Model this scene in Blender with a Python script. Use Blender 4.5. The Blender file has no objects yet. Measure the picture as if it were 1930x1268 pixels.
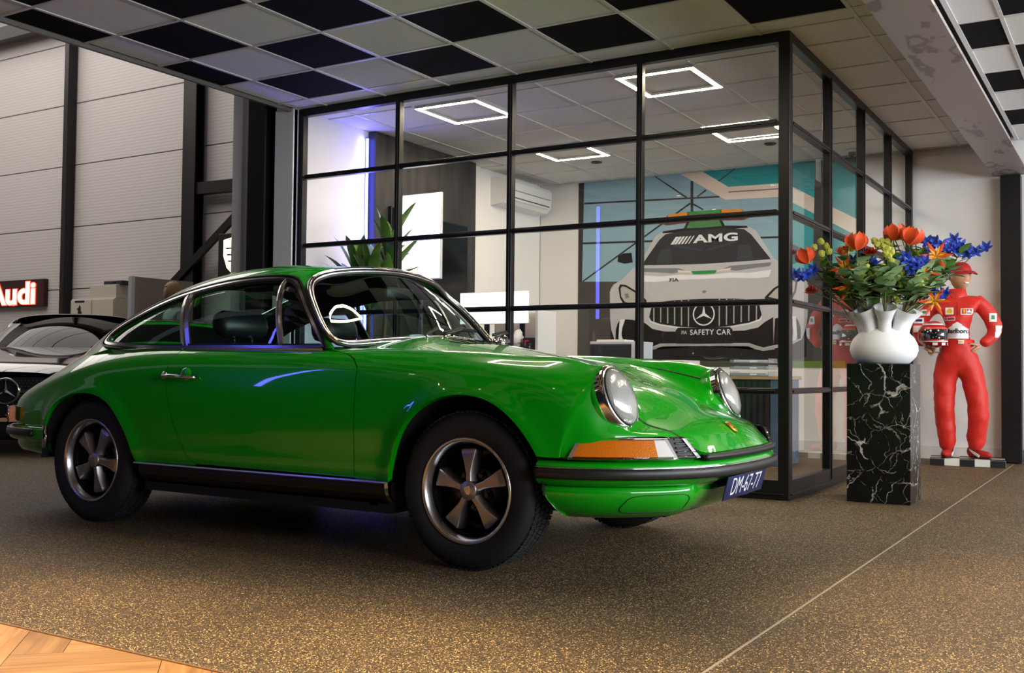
import bpy, bmesh, math, random
import numpy as np
from mathutils import Vector, Matrix
from mathutils.geometry import delaunay_2d_cdt

SC = bpy.context.scene
COL = SC.collection
PI = math.pi
random.seed(7)

# ------------------------------------------------------------------ camera
def make_camera():
    yaw, pitch, roll = -0.5455, 0.0331, 0.0101
    s, c = math.sin(yaw), math.cos(yaw)
    r = Vector((c, -s, 0)); f = Vector((s*math.cos(pitch), c*math.cos(pitch), math.sin(pitch)))
    u = r.cross(f)
    r2 = r*math.cos(roll) + u*math.sin(roll); u2 = u*math.cos(roll) - r*math.sin(roll)
    cd = bpy.data.cameras.new('camera'); cam = bpy.data.objects.new('camera', cd); COL.objects.link(cam)
    m = Matrix((r2, u2, -f)).transposed().to_4x4(); m.translation = (1.8664, -6.3714, 0.7813)
    cam.matrix_world = m
    cd.sensor_width = 36.0; cd.sensor_fit = 'HORIZONTAL'; cd.lens = 1961.29/1930*36.0
    cd.clip_start = 0.05; cd.clip_end = 200
    SC.camera = cam
make_camera()

# ------------------------------------------------------------------ world, exposure
w = bpy.data.worlds.new('world'); SC.world = w; w.use_nodes = True
w.node_tree.nodes['Background'].inputs[0].default_value = (0.60, 0.66, 0.75, 1)
w.node_tree.nodes['Background'].inputs[1].default_value = 0.35
SC.view_settings.view_transform = 'Standard'; SC.view_settings.look = 'None'
SC.view_settings.exposure = 0.12; SC.view_settings.gamma = 1.0
SC.view_settings.use_curve_mapping = False
SC.cycles.max_bounces = 8; SC.cycles.glossy_bounces = 5; SC.cycles.transmission_bounces = 8
SC.cycles.transparent_max_bounces = 16; SC.cycles.caustics_reflective = False; SC.cycles.caustics_refractive = False
SC.cycles.sample_clamp_indirect = 6.0

def area_light(name, loc, size, power, color=(1, 1, 1), rot=(0, 0, 0), spread=None):
    ld = bpy.data.lights.new(name, 'AREA'); ld.shape = 'RECTANGLE'
    ld.size, ld.size_y = size; ld.energy = power; ld.color = color
    if spread: ld.spread = spread
    o = bpy.data.objects.new(name, ld); COL.objects.link(o); o.location = loc; o.rotation_euler = rot
    return o
# daylight entering through the shop front on the right, and a warm fill lamp over the hall
area_light('shopfront_daylight', (6.45, -1.6, 1.95), (1.8, 10.6), 760, (.88, .93, 1.0), (0, PI/2, 0))
area_light('hall_fill', (-13.0, .6, 6.95), (8.6, 6.0), 430, (1, .93, .88))  # added fill lamp that brightens the hall wall and white boards
# ------------------------------------------------------------------ materials
MATS = {}
def mat(name, col=(.5, .5, .5), rough=.5, metal=0., spec=.5, coat=0., coat_rough=.03, emit=None, estr=0., trans=0., ior=1.45, alpha=1., sheen=0.):
    if name in MATS: return MATS[name]
    m = bpy.data.materials.new(name); m.use_nodes = True
    b = m.node_tree.nodes['Principled BSDF']
    b.inputs['Base Color'].default_value = (*col, 1); b.inputs['Roughness'].default_value = rough
    b.inputs['Metallic'].default_value = metal; b.inputs['Specular IOR Level'].default_value = spec
    b.inputs['Coat Weight'].default_value = coat; b.inputs['Coat Roughness'].default_value = coat_rough
    b.inputs['Transmission Weight'].default_value = trans; b.inputs['IOR'].default_value = ior
    b.inputs['Alpha'].default_value = alpha; b.inputs['Sheen Weight'].default_value = sheen
    if emit: b.inputs['Emission Color'].default_value = (*emit, 1); b.inputs['Emission Strength'].default_value = estr
    m.diffuse_color = (*col, 1)
    MATS[name] = m
    return m
def bsdf(m): return m.node_tree.nodes['Principled BSDF']
def nodes(m):
    nt = m.node_tree
    def N(t, **kw):
        n = nt.nodes.new(t)
        for k, v in kw.items(): setattr(n, k, v)
        return n
    return nt, N, nt.links.new
def ramp(N, stops, interp='LINEAR'):
    r = N('ShaderNodeValToRGB'); cr = r.color_ramp; cr.interpolation = interp
    cr.elements[0].position = stops[0][0]; cr.elements[0].color = (*stops[0][1], 1)
    cr.elements[1].position = stops[-1][0]; cr.elements[1].color = (*stops[-1][1], 1)
    for p, c in stops[1:-1]:
        e = cr.elements.new(p); e.color = (*c, 1)
    return r
def add_noise_bump(m, scale=80, strength=.1, dist=.01, detail=4, coords='Object'):
    nt, N, L = nodes(m)
    tc = N('ShaderNodeTexCoord'); n = N('ShaderNodeTexNoise'); n.inputs['Scale'].default_value = scale; n.inputs['Detail'].default_value = detail
    b = N('ShaderNodeBump'); b.inputs['Strength'].default_value = strength; b.inputs['Distance'].default_value = dist
    L(tc.outputs[coords], n.inputs['Vector']); L(n.outputs['Fac'], b.inputs['Height']); L(b.outputs['Normal'], bsdf(m).inputs['Normal'])
    return m
def thin_glass(name, tint=(1, 1, 1), refl=1.0):
    """architectural glass: fresnel mix of clear transparency and sharp reflection"""
    if name in MATS: return MATS[name]
    m = bpy.data.materials.new(name); m.use_nodes = True
    nt, N, L = nodes(m)
    for n in list(nt.nodes): nt.nodes.remove(n)
    o = N('ShaderNodeOutputMaterial'); mx = N('ShaderNodeMixShader'); t = N('ShaderNodeBsdfTransparent'); g = N('ShaderNodeBsdfGlossy')
    f = N('ShaderNodeFresnel'); ge = N('ShaderNodeNewGeometry'); mr = N('ShaderNodeMapRange'); mr.inputs[3].default_value = 1.5; mr.inputs[4].default_value = 1/1.5   # same fresnel from either face
    L(ge.outputs['Backfacing'], mr.inputs[0]); L(mr.outputs[0], f.inputs['IOR'])
    ml = N('ShaderNodeMath', operation='MULTIPLY'); ml.inputs[1].default_value = refl; ml.use_clamp = True
    t.inputs[0].default_value = (*tint, 1); g.inputs['Roughness'].default_value = 0.0; g.inputs[0].default_value = (1, 1, 1, 1)
    L(f.outputs[0], ml.inputs[0]); L(ml.outputs[0], mx.inputs[0]); L(t.outputs[0], mx.inputs[1]); L(g.outputs[0], mx.inputs[2]); L(mx.outputs[0], o.inputs[0])
    MATS[name] = m
    return m

# ------------------------------------------------------------------ objects
def link(o, parent=None):
    COL.objects.link(o)
    if parent is not None: o.parent = parent
    return o
def tag(o, label=None, cat=None, group=None, kind=None):
    if label: o['label'] = label
    if cat: o['category'] = cat
    if group: o['group'] = group
    if kind: o['kind'] = kind
    return o
def thing(name, label, cat, loc=(0, 0, 0), rotz=0, group=None):
    o = bpy.data.objects.new(name, None); o.empty_display_size = .1; link(o)
    o.location = loc; o.rotation_euler = (0, 0, rotz)
    return tag(o, label, cat, group)
def obj(name, data, m=None, parent=None, smooth=True, loc=None, rot=None):
    if isinstance(data, bmesh.types.BMesh):
        me = bpy.data.meshes.new(name); data.to_mesh(me); data.free()
    else: me = data
    if m is not None:
        for mm in (m if isinstance(m, (list, tuple)) else [m]): me.materials.append(mm)
    if smooth and len(me.polygons): me.polygons.foreach_set('use_smooth', [True]*len(me.polygons))
    o = bpy.data.objects.new(name, me); link(o, parent)
    if loc is not None: o.location = loc
    if rot is not None: o.rotation_euler = rot
    return o
def struct(name, data, m=None, parent=None, smooth=False, loc=None, rot=None):
    o = obj(name, data, m, parent, smooth, loc, rot)
    if parent is None: o['kind'] = 'structure'
    return o
def pymesh(verts, faces, name='m'):
    me = bpy.data.meshes.new(name); me.from_pydata([tuple(v) for v in verts], [], [tuple(f) for f in faces]); me.update()
    return me
def sharp(o, ang=35):
    """smooth shading that keeps hard edges"""
    bm = bmesh.new(); bm.from_mesh(o.data); a = math.radians(ang)
    for e in bm.edges:
        if len(e.link_faces) == 2:
            try: e.smooth = e.calc_face_angle() < a
            except ValueError: pass
    bm.to_mesh(o.data); bm.free()
    return o
def copy_tree(o, parent=None):
    c = o.copy(); link(c); c.parent = parent
    if parent is not None: c.matrix_parent_inverse = o.matrix_parent_inverse.copy()
    for ch in list(o.children): copy_tree(ch, c)
    return c

# ------------------------------------------------------------------ shapes
def add_box(bm, c, s, rz=0, bev=0):
    """box centred at c with full sizes s"""
    g = bmesh.ops.create_cube(bm, size=1)
    vs = g['verts']
    M = Matrix.Translation(c) @ Matrix.Rotation(rz, 4, 'Z') @ Matrix.Diagonal((*s, 1))
    bmesh.ops.transform(bm, matrix=M, verts=vs)
    if bev:
        es = list({e for v in vs for e in v.link_edges})
        bmesh.ops.bevel(bm, geom=es, offset=bev, segments=2, affect='EDGES', profile=.5)
    return vs
def box(c, s, rz=0, bev=0):
    bm = bmesh.new(); add_box(bm, c, s, rz, bev); return bm
def add_bar(bm, a, b, w, h, up=(0, 0, 1), bev=0):
    """rectangular bar from a to b, w across, h along up"""
    a = Vector(a); b = Vector(b); d = (b-a); L = d.length; d.normalize()
    up = Vector(up); s = d.cross(up).normalized(); u = s.cross(d).normalized()
    g = bmesh.ops.create_cube(bm, size=1); M = Matrix((d*L, s*w, u*h)).transposed().to_4x4(); M.translation = (a+b)/2
    bmesh.ops.transform(bm, matrix=M, verts=g['verts'])
    if bev: bmesh.ops.bevel(bm, geom=list({e for v in g['verts'] for e in v.link_edges}), offset=bev, segments=1, affect='EDGES')
def bar(a, b, w, h, up=(0, 0, 1), bev=0):
    bm = bmesh.new(); add_bar(bm, a, b, w, h, up, bev); return bm
def add_cyl(bm, a, b, r0, r1=None, n=24, caps=True):
    r1 = r0 if r1 is None else r1
    a = Vector(a); b = Vector(b); d = b-a; L = d.length
    g = bmesh.ops.create_cone(bm, cap_ends=caps, segments=n, radius1=max(r0, 1e-5), radius2=max(r1, 1e-5), depth=L)
    q = d.to_track_quat('Z', 'Y').to_matrix().to_4x4(); q.translation = (a+b)/2
    bmesh.ops.transform(bm, matrix=q, verts=g['verts'])
    return g['verts']
def cyl(a, b, r0, r1=None, n=24, caps=True):
    bm = bmesh.new(); add_cyl(bm, a, b, r0, r1, n, caps); return bm
def add_sphere(bm, c, r, sx=1, sy=1, sz=1, n=16):
    g = bmesh.ops.create_uvsphere(bm, u_segments=n, v_segments=max(6, n*2//3), radius=r)
    bmesh.ops.transform(bm, matrix=Matrix.Translation(c) @ Matrix.Diagonal((sx, sy, sz, 1)), verts=g['verts'])
    return g['verts']
def add_lathe(bm, prof, n=32, M=None, closed=False):
    """revolve (r, z) profile about z"""
    rings = []
    for r, z in prof:
        rings.append([bm.verts.new((r*math.cos(2*PI*i/n), r*math.sin(2*PI*i/n), z)) for i in range(n)])
    if closed: rings.append(rings[0])
    for a, b in zip(rings[:-1], rings[1:]):
        for i in range(n):
            j = (i+1) % n
            bm.faces.new((a[i], a[j], b[j], b[i]))
    vs = [v for r in rings[:len(prof)] for v in r]
    if M is not None: bmesh.ops.transform(bm, matrix=M, verts=vs)
    return vs
def lathe(prof, n=32, M=None, closed=False):
    bm = bmesh.new(); add_lathe(bm, prof, n, M, closed); bmesh.ops.remove_doubles(bm, verts=bm.verts, dist=1e-5)
    bmesh.ops.recalc_face_normals(bm, faces=bm.faces); return bm
def catmull(pts, n=8, closed=False):
    P = [Vector(p) for p in pts]; out = []; m = len(P)
    for i in range(m if closed else m-1):
        p1, p2 = P[i], P[(i+1) % m]
        p0 = P[(i-1) % m] if closed or i > 0 else p1*2-p2
        p3 = P[(i+2) % m] if closed or i+2 < m else p2*2-p1
        for k in range(n):
            t = k/n
            out.append(.5*((2*p1)+(p2-p0)*t+(2*p0-5*p1+4*p2-p3)*t*t+(3*p1-p0-3*p2+p3)*t**3))
    if not closed: out.append(P[-1])
    return out
def add_sweep(bm, path, prof, ups=None, closed=False, scale=None, caps=True):
    """sweep a closed 2D profile [(side, up)] along a 3D path; ups: up vector(s)"""
    P = [Vector(p) for p in path]; m = len(P); rings = []
    for i, p in enumerate(P):
        a = P[(i-1) % m] if closed or i > 0 else p
        b = P[(i+1) % m] if closed or i+1 < m else p
        d = (b-a).normalized()
        up = Vector(ups[i]) if ups is not None and not isinstance(ups, (tuple, Vector)) else Vector(ups if ups is not None else (0, 0, 1))
        s = d.cross(up)
        if s.length < 1e-6: s = d.orthogonal()
        s.normalize(); u = s.cross(d).normalized()
        k = scale[i] if scale is not None else 1
        rings.append([bm.verts.new(p+s*x*k+u*y*k) for x, y in prof])
    n = len(prof)
    for i in range(m if closed else m-1):
        A, B = rings[i], rings[(i+1) % m]
        for j in range(n):
            bm.faces.new((A[j], A[(j+1) % n], B[(j+1) % n], B[j]))
    if caps and not closed:
        bm.faces.new(rings[0][::-1]); bm.faces.new(rings[-1])
    return [v for r in rings for v in r]
def circ(r, n=8, sx=1, sy=1): return [(r*sx*math.cos(2*PI*i/n), r*sy*math.sin(2*PI*i/n)) for i in range(n)]
def rect(w, h): return [(-w/2, -h/2), (w/2, -h/2), (w/2, h/2), (-w/2, h/2)]
def sweep(path, prof, ups=None, closed=False, scale=None, caps=True):
    bm = bmesh.new(); add_sweep(bm, path, prof, ups, closed, scale, caps); bmesh.ops.recalc_face_normals(bm, faces=bm.faces); return bm
def add_prism(bm, pts2, M, t):
    """extrude a 2D polygon (x,y) by t along local z through matrix M"""
    lo = [bm.verts.new(M @ Vector((x, y, 0))) for x, y in pts2]; hi = [bm.verts.new(M @ Vector((x, y, t))) for x, y in pts2]
    n = len(pts2)
    a = bm.faces.new(lo[::-1]); b = bm.faces.new(hi)
    for i in range(n): bm.faces.new((lo[i], lo[(i+1) % n], hi[(i+1) % n], hi[i]))
    return a, b
def prism(pts2, M, t):
    bm = bmesh.new(); a, b = add_prism(bm, pts2, M, t); bmesh.ops.triangulate(bm, faces=[a, b]); bmesh.ops.recalc_face_normals(bm, faces=bm.faces); return bm
def frame_M(o, x, y):
    """matrix with origin o, local x and y axes"""
    x = Vector(x).normalized(); y = Vector(y).normalized(); z = x.cross(y).normalized(); y = z.cross(x)
    M = Matrix((x, y, z)).transposed().to_4x4(); M.translation = Vector(o); return M
def text_mesh(s, size, depth=.001, shear=0, space=1., align='CENTER', offset=0, xscale=1.):
    cu = bpy.data.curves.new('txt', 'FONT'); cu.body = s; cu.size = size; cu.extrude = depth; cu.align_x = align; cu.align_y = 'CENTER'
    cu.shear = shear; cu.space_character = space; cu.offset = offset
    o = bpy.data.objects.new('txt', cu); COL.objects.link(o)
    dg = bpy.context.evaluated_depsgraph_get(); dg.update()
    me = bpy.data.meshes.new_from_object(o.evaluated_get(dg)); bpy.data.objects.remove(o)
    if xscale != 1: me.transform(Matrix.Diagonal((xscale, 1, 1, 1)))
    return me
# ------------------------------------------------------------------ surface materials
def floor_material():
    m = mat('speckled_floor', (.05, .04, .03), .6, 0, .35); nt, N, L = nodes(m); b = bsdf(m)
    tc = N('ShaderNodeTexCoord')
    v = N('ShaderNodeTexVoronoi'); v.inputs['Scale'].default_value = 320
    sep = N('ShaderNodeSeparateColor'); L(tc.outputs['Object'], v.inputs['Vector']); L(v.outputs['Color'], sep.inputs[0])
    r = ramp(N, [(0, (.014, .010, .007)), (.45, (.048, .034, .020)), (.75, (.10, .068, .035)), (.92, (.20, .135, .065)), (.975, (.70, .46, .18)), (1, (1.0, .72, .30))])
    L(sep.outputs[0], r.inputs[0])
    n = N('ShaderNodeTexNoise'); n.inputs['Scale'].default_value = 420; L(tc.outputs['Object'], n.inputs['Vector'])
    n2 = N('ShaderNodeTexNoise'); n2.inputs['Scale'].default_value = .9; n2.inputs['Detail'].default_value = 2; L(tc.outputs['Object'], n2.inputs['Vector'])
    mr = N('ShaderNodeMapRange'); mr.inputs[1].default_value = .3; mr.inputs[2].default_value = .7; mr.inputs[3].default_value = .85; mr.inputs[4].default_value = 1.15; L(n2.outputs['Fac'], mr.inputs[0])
    mx = N('ShaderNodeMixRGB', blend_type='MULTIPLY'); mx.inputs[0].default_value = 1; L(r.outputs[0], mx.inputs[1]); L(mr.outputs[0], mx.inputs[2]); L(mx.outputs[0], b.inputs['Base Color'])
    rr = ramp(N, [(.9, (.62,)*3), (1, (.25,)*3)]); L(sep.outputs[1], rr.inputs[0]); L(rr.outputs[0], b.inputs['Roughness'])
    bp = N('ShaderNodeBump'); bp.inputs['Strength'].default_value = .45; bp.inputs['Distance'].default_value = .003; L(v.outputs['Distance'], bp.inputs['Height']); L(bp.outputs['Normal'], b.inputs['Normal'])
    return m
def wood_material(name, c0, c1, scale=(3, 40, 40)):
    m = mat(name, c0, .38, 0, .4); nt, N, L = nodes(m); b = bsdf(m)
    tc = N('ShaderNodeTexCoord'); mp = N('ShaderNodeMapping'); mp.inputs['Scale'].default_value = scale; n = N('ShaderNodeTexNoise'); n.inputs['Scale'].default_value = 1; n.inputs['Detail'].default_value = 6; n.inputs['Distortion'].default_value = .6
    oi = N('ShaderNodeObjectInfo'); ad = N('ShaderNodeVectorMath', operation='ADD'); L(tc.outputs['Object'], ad.inputs[0]); L(oi.outputs['Random'], ad.inputs[1])
    L(ad.outputs[0], mp.inputs[0]); L(mp.outputs[0], n.inputs['Vector']); r = ramp(N, [(.3, c0), (.7, c1)]); L(n.outputs['Fac'], r.inputs[0])
    hs = N('ShaderNodeHueSaturation'); mr = N('ShaderNodeMapRange'); mr.inputs[3].default_value = .78; mr.inputs[4].default_value = 1.15; L(oi.outputs['Random'], mr.inputs[0]); L(mr.outputs[0], hs.inputs['Value'])
    L(r.outputs[0], hs.inputs['Color']); L(hs.outputs[0], b.inputs['Base Color'])
    return m
white_wall = add_noise_bump(mat('white_wall', (.76, .74, .71), .75, 0, .3), 60, .05, .002)
tile_white = mat('ceiling_tile_white', (.60, .585, .56), .9, 0, .1)
nt, N, L = nodes(tile_white); tc = N('ShaderNodeTexCoord'); nn = N('ShaderNodeTexNoise'); nn.inputs['Scale'].default_value = 160; nn.inputs['Detail'].default_value = 5
r_ = ramp(N, [(.35, (.70, .685, .66)), (.65, (.80, .785, .76))]); L(tc.outputs['Object'], nn.inputs['Vector']); L(nn.outputs['Fac'], r_.inputs[0]); L(r_.outputs[0], bsdf(tile_white).inputs['Base Color'])
tile_black = mat('ceiling_tile_black', (.007, .006, .006), .9, 0, .1)
grid_white = mat('grid_bar_white', (.62, .61, .58), .4); steel_black = mat('black_steel', (.009, .008, .008), .38, 0, .4)
frame_black = mat('black_frame', (.008, .007, .0065), .36, 0, .45)
pane_glass = thin_glass('pane_glass', (.965, .975, .97), 1.0)

# ------------------------------------------------------------------ floor
CZ = 2.92                                                  # suspended ceiling height
floor = struct('floor', box((-3.5, .8, -.03), (27, 10.5, .06)), floor_material())          # y -4.45 .. 6.05
seam = obj('floor_seam', box((.88, -.31, .0015), (.0055, 8.27, .003)), mat('seam_strip', (.30, .24, .17), .5), floor, False)
wood = wood_material('oak_plank', (.21, .105, .038), (.36, .205, .085))
wbase = struct('floor_wood', box((-3.5, -7.25, -.04), (27, 5.60, .06)), mat('plank_joint', (.12, .06, .03), .6))
def clip_poly(poly, a, b, c):
    out = []
    for i in range(len(poly)):
        p, q = poly[i-1], poly[i]; fp = a*p[0]+b*p[1]+c; fq = a*q[0]+b*q[1]+c
        if (fp > 0) != (fq > 0): t = fp/(fp-fq); out.append((p[0]+(q[0]-p[0])*t, p[1]+(q[1]-p[1])*t))
        if fq > 0: out.append(q)
    return out
def herringbone():
    w_, l_ = .1345, .538; s = math.sqrt(.5); o = (-.761, -4.454)
    W = lambda a, b: (o[0]+(a+b)*s, o[1]+(a-b)*s)          # a along +45 deg, b along -45 deg
    k0 = 0
    for m in range(-4, 5):
        for k in range(-22, 23):
            ta, tb = k*w_+m*l_, -k*w_+m*l_
            for (a0, a1, b0, b1) in ((ta, ta+l_, tb, tb+w_), (ta, ta+w_, tb-l_, tb)):
                e = .0010; q = [W(a0+e, b0+e), W(a1-e, b0+e), W(a1-e, b1-e), W(a0+e, b1-e)]
                q = clip_poly(q, 0, -1, -4.452); q = clip_poly(q, 0, 1, 5.25); q = clip_poly(q, 1, 0, 2.2); q = clip_poly(q, -1, 0, .35)
                if len(q) < 3: continue
                A = sum(q[i-1][0]*q[i][1]-q[i][0]*q[i-1][1] for i in range(len(q)))/2
                if abs(A) < 4e-4: continue
                if A < 0: q = q[::-1]
                cx = sum(p[0] for p in q)/len(q); cy = sum(p[1] for p in q)/len(q); ang = PI/4 if a1-a0 > b1-b0 else -PI/4
                R = Matrix.Rotation(-ang, 2)
                loc = [tuple(R @ Vector((x-cx, y-cy))) for x, y in q]
                o_ = obj('plank', prism(loc, Matrix.Translation((0, 0, -.010)), .010), wood, wbase, False)
                o_.location = (cx, cy, .0); o_.rotation_euler = (0, 0, ang)
herringbone()
struct('trim_1', box((-3.5, -4.448, -.003), (27, .008, .012)), mat('threshold_strip', (.16, .09, .045), .4))

# ------------------------------------------------------------------ suspended ceiling: one slab with tiles and grid bars as its parts
ceil = struct('ceiling', box((-1.0, -2.6, CZ+.10), (6.24, 13.3, .12)), mat('ceiling_void', (.08, .08, .08), .9))
GX, GY, T = -3.784, -.818, .6
tile_cache = {}
def tile(x0, x1, y0, y1, m, z=CZ):
    sx, sy = round(x1-x0-.022, 3), round(y1-y0-.022, 3); k = (sx, sy, m.name)
    if k not in tile_cache:
        bm = box((0, 0, 0), (sx, sy, .016), bev=.002); me = bpy.data.meshes.new('tile'); bm.to_mesh(me); bm.free(); me.materials.append(m); tile_cache[k] = me
    o = bpy.data.objects.new('ceiling_tile', tile_cache[k]); link(o, ceil); o.location = ((x0+x1)/2, (y0+y1)/2, z+.010)
    return o
def gridbar(a, b, wd=.024):
    return obj('grid_bar', bar(a, b, wd, .008), grid_white, ceil, False)
xs = [GX+T*i for i in range(-1, 8)]; xs[0] = -4.10
far_rows = bmesh.new(); far_blk = bmesh.new()
for j in range(-12, 1):
    y0, y1 = GY+T*j, GY+T*(j+1)
    for i in range(8):
        blk = (i-1+j) % 2 == 0
        if j >= -4: tile(xs[i], xs[i+1], y0, y1, tile_black if blk else tile_white)
        else: add_box(far_blk if blk else far_rows, ((xs[i]+xs[i+1])/2, (y0+y1)/2, CZ+.010), (xs[i+1]-xs[i]-.022, T-.022, .016))
    if j >= -4: tile(xs[8], .845, y0, y1, tile_white)
    else: add_box(far_rows, ((xs[8]+.845)/2, (y0+y1)/2, CZ+.010), (.40, T-.022, .016))
tag(obj('ceiling_tiles_behind', far_rows, tile_white, ceil, False), kind='stuff'); tag(obj('black_tiles_behind', far_blk, tile_black, ceil, False), kind='stuff')
for x in xs[1:]: gridbar((x, -8.0, CZ), (x, 4.04, CZ))
for j in range(-11, 9):
    y = GY+T*j; gridbar((-4.10, y, CZ+.0005), (.845, y, CZ+.0005))
# narrow strip along the office front, then plain white tiles behind it
for i in range(8):
    tile(xs[i], xs[i+1], GY+T, -.03, tile_white)
ys = [-.03]+[GY+T*j for j in range(2, 8)]+[3.982, 4.04]
LEDC = {(2, 1), (5, 1), (2, 4), (5, 4)}
for jj in range(len(ys)-1):
    y0, y1 = ys[jj], ys[jj+1]
    if y1-y0 < .1: continue
    for i in range(8): tile(xs[i], xs[i+1], y0, y1, tile_white)
    tile(xs[8], .845, y0, y1, tile_white)
tile(xs[8], .845, GY+T, -.03, tile_white)
# right of the steel beam: chequered again
xr = [.905, 1.16, 1.76, 2.36, 2.96]
for j in range(-3, 8):
    y0, y1 = GY+T*j, GY+T*(j+1)
    for i in range(4):
        tile(xr[i], xr[i+1], y0, y1, tile_black if (i+j) % 2 == 0 else tile_white)
    gridbar((.905, y0, CZ+.0005), (2.96, y0, CZ+.0005))
for x in xr: gridbar((x, -2.6, CZ), (x, 4.0, CZ), .03 if x < 1 else .024)
# open edge of the ceiling on the left
struct('trim_2', box((-4.125, -4.1, CZ+.04), (.03, 8.1, .13)), mat('ceiling_edge', (.20, .185, .175), .35, .4))

# ------------------------------------------------------------------ steel beam and columns
bm_mat = mat('beam_paint', (.42, .40, .40), .42, 0, .4); nt, N, L = nodes(bm_mat); tc = N('ShaderNodeTexCoord'); nn = N('ShaderNodeTexNoise'); nn.inputs['Scale'].default_value = 2.2; nn.inputs['Detail'].default_value = 5
mp = N('ShaderNodeMapping'); mp.inputs['Scale'].default_value = (2.5, .9, 1); L(tc.outputs['Object'], mp.inputs[0]); L(mp.outputs[0], nn.inputs['Vector'])
rr = ramp(N, [(.59, (.34, .305, .305)), (.62, (.19, .165, .165)), (.66, (.18, .155, .155)), (.69, (.33, .30, .30))]); L(nn.outputs['Fac'], rr.inputs[0]); L(rr.outputs[0], bsdf(bm_mat).inputs['Base Color'])
bm = bmesh.new(); add_box(bm, (.855, -.6, 2.61), (.29, 9.2, .02)); add_box(bm, (.855, -.6, 2.77), (.012, 9.2, .30)); struct('trim_3', bm, bm_mat)
bm = bmesh.new(); add_box(bm, (.855, 3.98, 1.30), (.165, .14, 2.58)); struct('trim_4', bm, steel_black)
# ------------------------------------------------------------------ walls
BW = 4.05
wall_back = struct('wall_back', box((-1.57, BW+.06, 1.5), (5.04, .12, 3.0)), white_wall)
struct('wall_back_right', box((2.9, BW+.06, 1.5), (3.9, .12, 3.0)), white_wall)
bb = mat('baseboard_white', (.66, .64, .60), .45)
struct('baseboard_back', box((-1.65, BW-.008, .06), (4.85, .016, .12)), bb); struct('baseboard_right', box((2.9, BW-.008, .06), (3.9, .016, .12)), bb)
# office side wall (white, grey edge towards the showroom)
wall_left = struct('wall_left', box((-4.19, 2.0, 1.5), (.20, 4.08, 3.0)), white_wall)
struct('baseboard_left', box((-4.082, 2.0, .06), (.016, 4.08, .12)), bb)
struct('wall_office_return', box((-4.19, -.03, CZ/2), (.20, .05, CZ)), mat('return_white', (.82, .81, .78), .6))
# black H column and white cladding boards left of the office
bm = bmesh.new(); add_box(bm, (-4.40, .03, 2.0), (.19, .016, 4.0)); add_box(bm, (-4.40, -.15, 2.0), (.19, .016, 4.0)); add_box(bm, (-4.40, -.06, 2.0), (.012, .17, 4.0)); struct('trim_5', bm, steel_black)
struct('trim_6', box((-4.62, .02, 2.0), (.12, .05, 4.0)), mat('cladding_white', (.84, .83, .80), .5)); struct('trim_7', box((-4.75, .05, 2.0), (.11, .16, 4.0)), mat('cladding_white'))
# tall hall on the left: insulated wall panels, one metre high
hall = struct('wall_hall', box((-11.0, 4.27, 3.5), (13.6, .08, 7.0)), mat('panel_backing', (.30, .28, .27), .7))
pm = mat('wall_panel', (.60, .565, .545), .55, 0, .35); nt, N, L = nodes(pm); tc = N('ShaderNodeTexCoord'); wv = N('ShaderNodeTexWave'); wv.bands_direction = 'Z'; wv.inputs['Scale'].default_value = 6.5; bp = N('ShaderNodeBump'); bp.inputs['Strength'].default_value = .18; bp.inputs['Distance'].default_value = .006
L(tc.outputs['Object'], wv.inputs['Vector']); L(wv.outputs['Fac'], bp.inputs['Height']); L(bp.outputs['Normal'], bsdf(pm).inputs['Normal'])
for k in range(7):
    obj('wall_panel', box((-11.0, 4.215, .5+k+.02), (13.6, .03, .985), bev=.004), pm, hall, False)
struct('trim_8', box((-12.83, 4.10, 3.4), (.10, .16, 6.8)), steel_black)
bm = bmesh.new(); add_box(bm, (-9.90, 4.13, 3.4), (.26, .016, 6.8)); add_box(bm, (-9.90, 3.97, 3.4), (.26, .016, 6.8)); add_box(bm, (-9.90, 4.05, 3.4), (.012, .16, 6.8)); struct('trim_9', bm, steel_black)
struct('trim_10', bar((-9.77, 4.05, 3.36), (-4.6, 4.05, 3.30), .12, .17), steel_black)
struct('trim_11', bar((-8.55, 3.95, 3.16), (-10.9, 3.95, 1.48), .05, .11), steel_black)
struct('ceiling_hall', box((-11.0, -2.0, 7.05), (13.6, 13, .1)), mat('hall_roof', (.28, .26, .25), .8)); struct('trim_12', bar((-17.5, 4.0, 6.35), (-4.8, 4.0, 6.35), .14, .22), steel_black)
bm = bmesh.new()
for (c_, s_) in (((-13.0, -2.5, 6.98), (8.9, .1, .10)), ((-13.0, 3.7, 6.98), (8.9, .1, .10)), ((-17.3, .6, 6.98), (.1, 6.2, .10)), ((-8.7, .6, 6.98), (.1, 6.2, .10))): add_box(bm, c_, s_)
for k in range(1, 5): add_box(bm, (-17.3+1.72*k, .6, 6.98), (.06, 6.2, .08))
struct('added_skylight', bm, steel_black)  # unseen skylight frame, added to go with the hall fill lamp
struct('wall_hall_side', box((-17.4, -2.0, 3.5), (.1, 12.6, 7.0)), mat('hall_grey', (.40, .38, .37), .7))
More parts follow.
